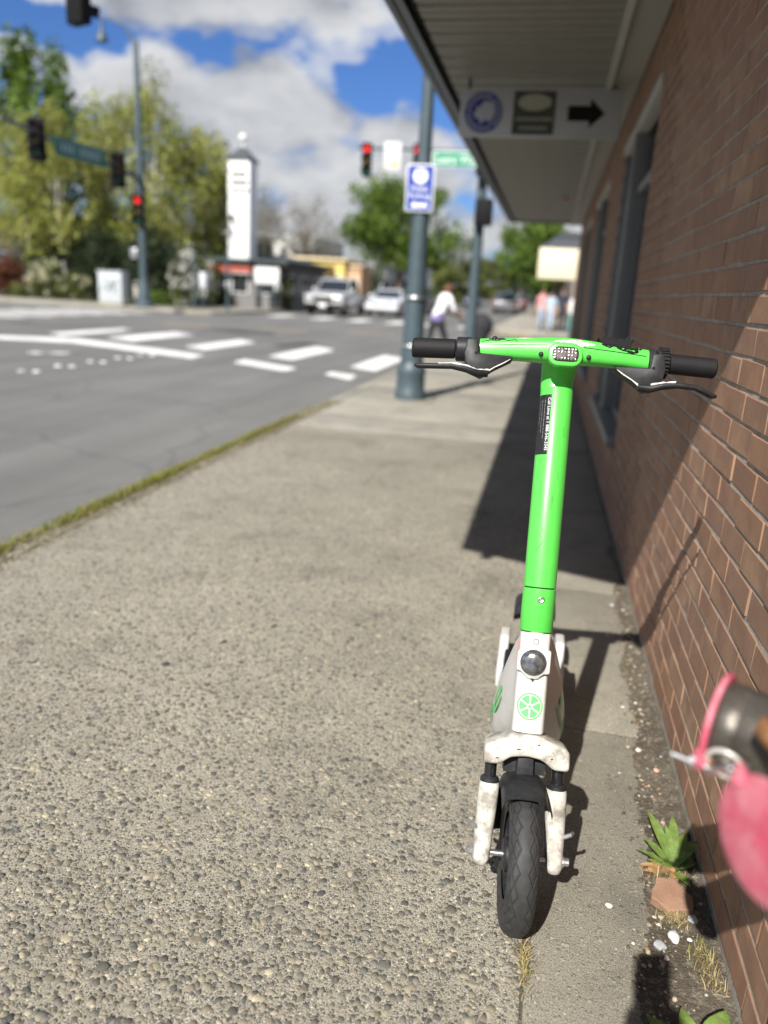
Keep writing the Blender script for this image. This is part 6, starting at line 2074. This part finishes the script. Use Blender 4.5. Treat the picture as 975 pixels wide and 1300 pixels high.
# ------------------------------------------------------------------ vehicles
def car(name, label, loc, rz, paint, kind='sedan', group=None, detail=True):
    """local: x right, y forward (front of the car at +y), z up"""
    T = Matrix.Translation(loc) @ Matrix.Rotation(rz, 4, 'Z')
    r = empty(name, loc, label, 'truck' if kind == 'pickup' else 'car', group)
    O = loc
    if kind == 'pickup':
        Lf, Lb, W, wr, wf, wb = 2.75, -2.85, 1.96, 0.39, 1.80, -1.75
        low = [(-2.85, 0.55), (-2.82, 1.05), (-0.75, 1.08), (0.95, 1.10), (1.2, 1.12), (2.45, 1.05), (2.68, 0.98), (2.74, 0.75), (2.74, 0.48), (2.5, 0.36), (-2.5, 0.40)]
        cab = [(1.15, 1.10), (0.45, 1.78), (0.1, 1.84), (-0.95, 1.83), (-1.12, 1.10)]
    elif kind == 'suv':
        Lf, Lb, W, wr, wf, wb = 2.3, -2.3, 1.86, 0.36, 1.42, -1.38
        low = [(-2.3, 0.5), (-2.32, 1.0), (1.0, 1.02), (2.0, 0.95), (2.28, 0.82), (2.32, 0.5), (2.1, 0.28), (-2.1, 0.3)]
        cab = [(1.1, 1.0), (0.35, 1.62), (-0.1, 1.69), (-1.7, 1.66), (-2.22, 1.0)]
    else:
        Lf, Lb, W, wr, wf, wb = 2.3, -2.3, 1.80, 0.33, 1.40, -1.38
        low = [(-2.28, 0.45), (-2.30, 0.92), (-1.75, 0.98), (0.9, 0.93), (1.9, 0.82), (2.22, 0.70), (2.30, 0.48), (2.1, 0.24), (-2.05, 0.26)]
        cab = [(1.0, 0.92), (0.2, 1.38), (-0.2, 1.44), (-1.0, 1.40), (-1.72, 0.97)]
    TX = T @ Matrix(((0, 0, 1, 0), (1, 0, 0, 0), (0, 1, 0, 0), (0, 0, 0, 1)))      # profile x->y, y->z, extrude->x
    MB().prism(low, -W / 2, W / 2, TX, b=0.07, seg=3).build('body', paint, r, 50, O)
    hw0, hw1 = W / 2 - 0.07, W / 2 - 0.24
    zs = [p[1] for p in cab]
    zmin, zmax = min(zs), max(zs)
    ring_ = lambda s_: [(s_ * (hw0 + (hw1 - hw0) * (z - zmin) / (zmax - zmin)), y, z) for y, z in cab]
    MB().loft([ring_(-1), ring_(1)], True, T).build('cabin', paint, r, 20, O)
    # glass, slightly proud of the cabin
    def quad(a, b_, off):
        return a, b_, off
    fy, fz = cab[0], cab[1]
    g = MB()
    k0, k1 = 0.12, 0.90
    def cabpt(s_, i, j, t, push):
        y = cab[i][0] + (cab[j][0] - cab[i][0]) * t
        z = cab[i][1] + (cab[j][1] - cab[i][1]) * t
        return (s_ * (hw0 + (hw1 - hw0) * (z - zmin) / (zmax - zmin) - 0.06), y + push, z + 0.006)
    g.add([cabpt(-1, 0, 1, 0.10, 0.012), cabpt(1, 0, 1, 0.10, 0.012), cabpt(1, 0, 1, 0.92, 0.012), cabpt(-1, 0, 1, 0.92, 0.012)], [(0, 1, 2, 3)], 0, T)
    g.build('windscreen', MT['glass'], r, 0, O)
    n_ = len(cab)
    g = MB()
    g.add([cabpt(-1, n_ - 1, n_ - 2, 0.15, -0.012), cabpt(1, n_ - 1, n_ - 2, 0.15, -0.012), cabpt(1, n_ - 1, n_ - 2, 0.9, -0.012), cabpt(-1, n_ - 1, n_ - 2, 0.9, -0.012)], [(0, 1, 2, 3)], 0, T)
    g.build('rear_window', MT['glass'], r, 0, O)
    for s_ in (-1, 1):
        def sidept(y, z):
            return (s_ * (hw0 + (hw1 - hw0) * (z - zmin) / (zmax - zmin) + 0.008), y, z)
        zl, zh = zmin + 0.10, zmax - 0.09
        yf = lambda z: cab[0][0] + (cab[1][0] - cab[0][0]) * (z - cab[0][1]) / (cab[1][1] - cab[0][1]) - 0.10
        yr = lambda z: cab[-1][0] + (cab[-2][0] - cab[-1][0]) * (z - cab[-1][1]) / (cab[-2][1] - cab[-1][1]) + 0.10
        ymid = (cab[0][0] + cab[-1][0]) / 2 - 0.1
        for ya, yb in ((yf, lambda z: ymid + 0.05), (lambda z: ymid - 0.05, yr)):
            MB().add([sidept(ya(zl), zl), sidept(yb(zl), zl), sidept(yb(zh), zh), sidept(ya(zh), zh)], [(0, 1, 2, 3)], 0, T).build('side_window', MT['glass'], r, 0, O)
        MB().bbox((s_ * (hw0 + 0.12), cab[0][0] - 0.25, zmin + 0.14), (0.18, 0.10, 0.15), 0.03, T).build('mirror', paint, r, 40, O)
        for yw in (wf, wb):
            TWh = T @ Matrix.Translation((s_ * (W / 2 - 0.10), yw, wr)) @ Matrix.Rotation(PI / 2 * s_, 4, 'Y')
            w_ = MB().lathe([(wr * 0.66, -0.10), (wr * 0.95, -0.11), (wr, -0.08), (wr, 0.08), (wr * 0.95, 0.115), (wr * 0.66, 0.105)], 24, TWh).build('wheel', MT['grip'], r, 40, O)
            MB().lathe([(wr * 0.64, 0.10), (wr * 0.60, 0.118), (wr * 0.25, 0.09), (wr * 0.1, 0.10)], 18, TWh).build('rim', MT['steel'], w_, 40, O)
        zl_ = 0.72 if kind == 'pickup' else 0.62
        MB().bbox((s_ * (W / 2 - 0.26), Lf - 0.06, zl_ + 0.10), (0.36, 0.14, 0.17 if kind == 'pickup' else 0.13), 0.03, T).build('headlight', MT['chrome'], r, 40, O)
        MB().bbox((s_ * (W / 2 - 0.17), Lb + 0.02, 0.85), (0.18, 0.08, 0.26), 0.02, T).build('tail_light', pmat('tail_red', (0.3, 0.02, 0.02), 0.3), r, 40, O)
    zg = 0.80 if kind == 'pickup' else 0.60
    MB().bbox((0, Lf - 0.02, zg), (W * 0.52, 0.10, 0.26 if kind == 'pickup' else 0.16), 0.03, T).build('grille', MT['dark'], r, 40, O)
    MB().bbox((0, Lf + 0.0, 0.48), (W * 0.98, 0.16, 0.20), 0.05, T).build('bumper', MT['dark'] if kind == 'pickup' else paint, r, 40, O)
    MB().bbox((0, Lf + 0.095, 0.50), (0.36, 0.02, 0.17), 0.004, T).build('number_plate', MT['white'], r, 30, O)
    if kind == 'pickup':
        MB().box((0, -1.95, 1.085), (W - 0.3, 1.5, 0.012), T).build('bed', MT['dark'], r, 0, O)
    return r


silver = pmat('silver_paint', (0.50, 0.50, 0.49), 0.3, metal=0.35, var=0.04, coat=0.5)
white_car = pmat('pearl_paint', (0.62, 0.64, 0.68), 0.3, metal=0.1, var=0.04, coat=0.5)
black_car = pmat('black_paint', (0.02, 0.022, 0.03), 0.3, var=0.1, coat=0.6)
grey_car = pmat('grey_paint', (0.20, 0.21, 0.22), 0.3, metal=0.3, var=0.05, coat=0.5)
blue_car = pmat('blue_paint', (0.04, 0.06, 0.12), 0.3, metal=0.2, var=0.05, coat=0.5)
red_car = pmat('red_paint', (0.25, 0.03, 0.03), 0.3, metal=0.1, var=0.05, coat=0.5)
car('pickup_truck', 'silver pickup truck waiting at the far side of the junction', (-11.0, 40.6, -0.12), PI, silver, 'pickup')
car('sedan_car', 'pale sedan waiting beside the silver pickup', (-8.75, 43.4, -0.12), PI, white_car, 'sedan')
car('suv_car', 'black car waiting behind the pale sedan', (-8.5, 50.5, -0.12), PI, black_car, 'suv')
for i, (x, y, p_, k, lab) in enumerate([(-3.6, 66, grey_car, 'suv', 'grey car parked far along the right kerb, first of the row'), (-3.6, 74, white_car, 'sedan', 'white car parked far along the right kerb, second of the row'), (-3.6, 83, red_car, 'sedan', 'red car parked far along the right kerb, third of the row'), (-3.6, 92, black_car, 'suv', 'black car parked far along the right kerb, fourth of the row'), (-6.2, 110, silver, 'suv', 'silver car driving away far down the street'), (-9.2, 96, blue_car, 'sedan', 'blue car approaching far down the street')]):
    car('distant_car', lab, (x, y, -0.12), 0.0 if x > -7 else PI, p_, k, 'cars far down the street')

# ------------------------------------------------------------------ people
def person(label, loc, rz, J, E, mats, hair=None, name='person', rigid=(), sub=2):
    """J: joint -> (x,y,z,r); E: (a,b,material key); figure faces +y locally"""
    names = list(J)
    me0 = bpy.data.meshes.new('skeleton')
    me0.from_pydata([J[k][:3] for k in names], [(names.index(a), names.index(b)) for a, b, _ in E], [])
    ob = bpy.data.objects.new('skeleton', me0)
    COL.objects.link(ob)
    md = ob.modifiers.new('skin', 'SKIN')
    md.use_smooth_shade = True
    if not me0.skin_vertices:
        raise RuntimeError('no skin layer')
    for i, k in enumerate(names):
        r = J[k][3]
        rr = r if hasattr(r, '__len__') else (r, r)
        me0.skin_vertices[0].data[i].radius = rr
        me0.skin_vertices[0].data[i].use_root = (k == 'pelvis')
    sb = ob.modifiers.new('sub', 'SUBSURF')
    sb.levels = sb.render_levels = sub
    dg = bpy.context.evaluated_depsgraph_get()
    me = bpy.data.meshes.new_from_object(ob.evaluated_get(dg))
    bpy.data.objects.remove(ob)
    keys = list(mats)
    me.materials.clear()
    for k in keys:
        me.materials.append(mats[k])
    segs = [(np.array(J[a][:3]), np.array(J[b][:3]), keys.index(m_)) for a, b, m_ in E]
    for poly in me.polygons:
        c = np.array(poly.center)
        best, bi = 1e9, 0
        for A, B, mi in segs:
            d = B - A
            t = min(1, max(0, float(np.dot(c - A, d) / (np.dot(d, d) + 1e-9))))
            q = float(np.linalg.norm(c - A - d * t))
            if q < best:
                best, bi = q, mi
        poly.material_index = bi
    me.shade_smooth()
    root = empty(name, loc, label, 'person', rz=rz)
    link('body', me, root)
    hd = Vector(J['head'][:3])
    if hair is not None:
        hm = MB()
        up = (Vector(J['crown'][:3]) - Vector(J['neck'][:3])).normalized()
        hm.sphere(hd + up * 0.035 + Vector((0, -0.022, 0)), (0.090, 0.100, 0.105), 18, 12)
        hm.sphere(hd + up * -0.03 + Vector((0, -0.055, 0)), (0.075, 0.060, 0.10), 14, 10)
        hm.build('hair', hair, root, 60)
    ey = MB()
    for s_ in (-1, 1):
        ey.sphere((hd.x + s_ * 0.032, hd.y + 0.080, hd.z + 0.012), (0.011, 0.008, 0.007), 10, 8)
    ey.build('eyes', MT['dark'], root, 60)
    return root


def joints(lean=0.0, stride=0.0, arms='down', h=1.70):
    k = h / 1.70
    s, c = math.sin(lean), math.cos(lean)
    def up(x, y, z):                                   # tilt everything above the hips
        zz = z - 0.93
        return (x * k, (y * c + zz * s) * k, (0.93 + zz * c - y * s) * k)
    J = {'pelvis': (0, 0, 0.95 * k, (0.145, 0.105)), 'waist': up(0, 0, 1.10) + ((0.135, 0.10),), 'chest': up(0, 0.0, 1.30) + ((0.155, 0.115),),
         'neckbase': up(0, -0.01, 1.43) + (0.075,), 'neck': up(0, 0.0, 1.48) + (0.052,), 'head': up(0, 0.02, 1.575) + ((0.072, 0.085),), 'crown': up(0, 0.012, 1.655) + ((0.062, 0.075),),
         'nose': up(0, 0.115, 1.565) + (0.014,)}
    E = [('pelvis', 'waist', 'shirt'), ('waist', 'chest', 'shirt'), ('chest', 'neckbase', 'shirt'), ('neckbase', 'neck', 'skin'), ('neck', 'head', 'skin'), ('head', 'crown', 'skin'), ('head', 'nose', 'skin')]
    for sd, sx in (('l', -1), ('r', 1)):
        st = stride * sx
        J['ear' + sd] = up(sx * 0.085, 0.0, 1.57) + (0.014,)
        E.append(('head', 'ear' + sd, 'skin'))
        J['sh' + sd] = up(sx * 0.175, 0, 1.40) + (0.062,)
        if arms == 'down':
            el, wr_ = up(sx * 0.225, -0.03 - st * 0.2, 1.13), up(sx * 0.235, 0.05 - st * 0.35, 0.90)
        else:
            el, wr_ = up(sx * 0.22, 0.20, 1.20), up(sx * 0.17, 0.43, 1.20)
        J['el' + sd] = el + (0.043,)
        J['wr' + sd] = wr_ + (0.028,)
        d = (Vector(wr_) - Vector(el)).normalized()
        hp = Vector(wr_) + d * 0.06
        J['hand' + sd] = tuple(hp) + ((0.036, 0.018),)
        E += [('neckbase', 'sh' + sd, 'shirt'), ('sh' + sd, 'el' + sd, 'shirt'), ('el' + sd, 'wr' + sd, 'sleeve'), ('wr' + sd, 'hand' + sd, 'skin')]
        side = Vector((1, 0, 0))
        for f in range(4):
            fp = hp + d * (0.05 + 0.022 * math.sin(PI * (f + 0.7) / 4.2)) + side * (0.026 * (f - 1.5) / 1.5) + Vector((0, 0.004, -0.012))
            J['f%d%s' % (f, sd)] = tuple(fp) + (0.0095,)
            E.append(('hand' + sd, 'f%d%s' % (f, sd), 'skin'))
        tp = Vector(wr_) + d * 0.06 - side * sx * 0.045 + Vector((0, 0.02, 0))
        J['th' + sd] = tuple(tp) + (0.010,)
        E.append(('wr' + sd, 'th' + sd, 'skin'))
        J['hip' + sd] = (sx * 0.095 * k, 0, 0.90 * k, 0.098)
        J['kn' + sd] = (sx * 0.10 * k, (0.05 + st * 0.55) * k, 0.50 * k, 0.060)
        J['an' + sd] = (sx * 0.10 * k, (-0.02 + st * 0.85 if st > 0 else -0.02 + st * 1.1) * k, (0.085 + (0.05 if st < 0 else 0)) * k, 0.040)
        a = J['an' + sd]
        J['toe' + sd] = (a[0] + sx * 0.015, a[1] + 0.155, 0.035, 0.036)
        J['heel' + sd] = (a[0], a[1] - 0.05, max(0.04, a[2] - 0.045), 0.036)
        E += [('pelvis', 'hip' + sd, 'hips'), ('hip' + sd, 'kn' + sd, 'legs'), ('kn' + sd, 'an' + sd, 'calf'), ('an' + sd, 'toe' + sd, 'shoe'), ('an' + sd, 'heel' + sd, 'shoe')]
    return J, E


cl = lambda n, c: pmat(n, c, 0.85, var=0.12, vscale=14, bump=0.3, bscale=50)
SKIN = pmat('skin', (0.45, 0.27, 0.19), 0.55, var=0.06)
HB = cl('brown_hair', (0.10, 0.045, 0.025))
HK = cl('dark_hair', (0.025, 0.02, 0.018))

J, E = joints(lean=0.42, stride=0.26, arms='push', h=1.62)
person('person in white top and purple shorts pushing a dark stroller past the lamp post', (-2.24, 16.0, -0.12), math.radians(-48), J, E,
       {'skin': SKIN, 'shirt': cl('white_shirt', (0.72, 0.71, 0.72)), 'sleeve': SKIN, 'hips': cl('purple_cloth', (0.16, 0.13, 0.30)), 'legs': cl('black_leggings', (0.02, 0.02, 0.022)), 'calf': cl('black_leggings_low', (0.02, 0.02, 0.022)), 'shoe': cl('pink_shoes', (0.55, 0.25, 0.24))}, HB)
QO = (-1.44, 16.55, -0.12)
stl = empty('stroller', QO, 'dark stroller pushed by the person in white', 'stroller')
fabric = cl('dark_fabric', (0.02, 0.02, 0.024))
rings_ = []
for z, hx, hy, xo in ((0.28, 0.16, 0.14, 0.0), (0.42, 0.22, 0.19, 0.0), (0.60, 0.25, 0.21, -0.02), (0.74, 0.24, 0.20, 0.02)):
    rings_.append([(QO[0] + xo + a, QO[1] + b, QO[2] + z) for a, b in se_ring(0, 0, hx, hy, 20, 2.6)])
MB().loft(rings_).build('seat', fabric, stl, 50, QO)
hood = MB().sphere((0, 0, 0), (0.26, 0.21, 0.26), 20, 12, Matrix.Translation((QO[0] + 0.06, QO[1], QO[2] + 0.76)) @ Matrix.Rotation(0.35, 4, 'Y'))
hood.build('hood', fabric, stl, 60, QO)
MB().path([(QO[0] - 0.10, QO[1], QO[2] + 0.30), (QO[0] - 0.32, QO[1] - 0.02, QO[2] + 0.80), (QO[0] - 0.46, QO[1] - 0.04, QO[2] + 0.98)], 0.014, 8).build('push_bar', MT['dark'], stl, 40, QO)
MB().path([(QO[0] - 0.46, QO[1] - 0.22, QO[2] + 0.98), (QO[0] - 0.46, QO[1] + 0.16, QO[2] + 0.98)], 0.016, 8).build('handle', MT['grip'], stl, 40, QO)
for dx in (-0.24, 0.26):
    for dy in (-0.22, 0.22):
        MB().torus(0.085, 0.022, 20, 8, Matrix.Translation((QO[0] + dx, QO[1] + dy, QO[2] + 0.107)) @ Matrix.Rotation(PI / 2, 4, 'X')).build('wheel', MT['grip'], stl, 60, QO)
        MB().path([(QO[0] + dx, QO[1] + dy, QO[2] + 0.107), (QO[0] + dx * 0.4, QO[1] + dy * 0.6, QO[2] + 0.40)], 0.012, 8).build('strut', MT['steel'], stl, 40, QO)

for x, y, rz, st, hh, sh, lg, hr, lab in [
        (-0.34, 33.2, 200, 0.18, 1.62, (0.62, 0.30, 0.30), (0.30, 0.36, 0.46), HB, 'person in pink top walking on the far pavement'),
        (0.02, 31.9, 160, -0.16, 1.52, (0.36, 0.46, 0.56), (0.33, 0.40, 0.48), HK, 'person in light blue on the far pavement'),
        (0.46, 32.6, 185, 0.14, 1.74, (0.025, 0.028, 0.05), (0.03, 0.03, 0.04), HK, 'person in dark clothes beside the newspaper box')]:
    J, E = joints(0.03, st, 'down', hh)
    n_ = lab.split()[3]
    person(lab, (x, y, 0.0), math.radians(rz), J, E, {'skin': SKIN, 'shirt': cl(n_ + '_top', sh), 'sleeve': SKIN, 'hips': cl(n_ + '_hips', lg), 'legs': cl(n_ + '_legs', lg), 'calf': cl(n_ + '_calf', lg), 'shoe': cl(n_ + '_shoe', (0.05, 0.05, 0.05))}, hr)

# the photographer stands behind the camera; only the shadow of phone and hands is in view
back = Vector((cam_m[0][2], cam_m[1][2], cam_m[2][2]))
right = Vector((cam_m[0][0], cam_m[1][0], cam_m[2][0]))
upv = Vector((cam_m[0][1], cam_m[1][1], cam_m[2][1]))
ph_c = Vector(EYE) + back * 0.022 - right * 0.016 - upv * 0.052
TPH = Matrix(((right.x, upv.x, back.x, ph_c.x), (right.y, upv.y, back.y, ph_c.y), (right.z, upv.z, back.z, ph_c.z), (0, 0, 0, 1)))
pho = empty('phone', tuple(ph_c), 'phone held up by the photographer, seen only as a shadow', 'phone')
MB().prism(rrect(0.0715, 0.147, 0.011, 5), -0.004, 0.004, TPH, b=0.001).build('case', MT['dark'], pho, 40, tuple(ph_c))
MB().prism(rrect(0.067, 0.142, 0.009, 5), 0.0042, 0.0046, TPH).build('screen', MT['glass'], pho, 0, tuple(ph_c))
J = {'pelvis': (0.30, -0.62, 0.95, (0.15, 0.11)), 'waist': (0.30, -0.61, 1.10, (0.14, 0.105)), 'chest': (0.30, -0.60, 1.30, (0.16, 0.12)), 'neckbase': (0.30, -0.60, 1.43, 0.075), 'neck': (0.30, -0.58, 1.49, 0.052),
     'head': (0.30, -0.55, 1.58, (0.072, 0.085)), 'crown': (0.30, -0.55, 1.66, (0.062, 0.075)), 'nose': (0.29, -0.455, 1.56, 0.014)}
E = [('pelvis', 'waist', 'shirt'), ('waist', 'chest', 'shirt'), ('chest', 'neckbase', 'shirt'), ('neckbase', 'neck', 'skin'), ('neck', 'head', 'skin'), ('head', 'crown', 'skin'), ('head', 'nose', 'skin')]
for sd, sx in (('l', -1), ('r', 1)):
    hp = ph_c + right * (sx * 0.034 + (0.004 if sx > 0 else 0.0)) - upv * 0.078 + back * 0.02
    wr_ = hp + Vector((sx * 0.022 + 0.03, -0.055, -0.055))
    J['sh' + sd] = (0.30 + sx * 0.18, -0.60, 1.40, 0.062)
    J['el' + sd] = (0.30 + sx * 0.17 + (0.06 if sx < 0 else -0.02), -0.34, 1.08, 0.045)
    J['wr' + sd] = tuple(wr_) + (0.028,)
    J['hand' + sd] = tuple(hp) + ((0.030, 0.020),)
    E += [('neckbase', 'sh' + sd, 'shirt'), ('sh' + sd, 'el' + sd, 'shirt'), ('el' + sd, 'wr' + sd, 'sleeve'), ('wr' + sd, 'hand' + sd, 'skin')]
    for f in range(4):
        fp = hp + upv * (0.012 + 0.016 * (f - 1.2)) + right * (-sx * 0.012) - back * 0.012 + back * 0.004 * f
        fp2 = ph_c + right * (sx * 0.040) - upv * (0.062 - 0.014 * f) + back * 0.004
        J['f%d%s' % (f, sd)] = tuple(fp2) + (0.0085,)
        E.append(('hand' + sd, 'f%d%s' % (f, sd), 'skin'))
    J['th' + sd] = tuple(ph_c + right * (sx * 0.022) - upv * 0.045 + back * 0.018) + (0.010,)
    E.append(('hand' + sd, 'th' + sd, 'skin'))
    J['hip' + sd] = (0.30 + sx * 0.095, -0.62, 0.90, 0.098)
    J['kn' + sd] = (0.30 + sx * 0.10, -0.58, 0.50, 0.062)
    J['an' + sd] = (0.30 + sx * 0.11, -0.63, 0.085, 0.042)
    J['toe' + sd] = (0.30 + sx * 0.125, -0.47, 0.036, 0.036)
    J['heel' + sd] = (0.30 + sx * 0.11, -0.68, 0.04, 0.036)
    E += [('pelvis', 'hip' + sd, 'hips'), ('hip' + sd, 'kn' + sd, 'legs'), ('kn' + sd, 'an' + sd, 'calf'), ('an' + sd, 'toe' + sd, 'shoe'), ('an' + sd, 'heel' + sd, 'shoe')]
J2 = {k: (v[0] - 0.30, v[1] + 0.62, v[2], v[3]) for k, v in J.items()}
dn = cl('denim', (0.05, 0.07, 0.13))
person('photographer in grey top, seen only as a shadow on the sidewalk', (0.30, -0.62, 0.0), 0.0, J2, E,
       {'skin': SKIN, 'shirt': cl('grey_top', (0.12, 0.12, 0.13)), 'sleeve': cl('grey_sleeve', (0.12, 0.12, 0.13)), 'hips': dn, 'legs': dn, 'calf': dn, 'shoe': cl('dark_shoes', (0.03, 0.03, 0.03))}, HK)
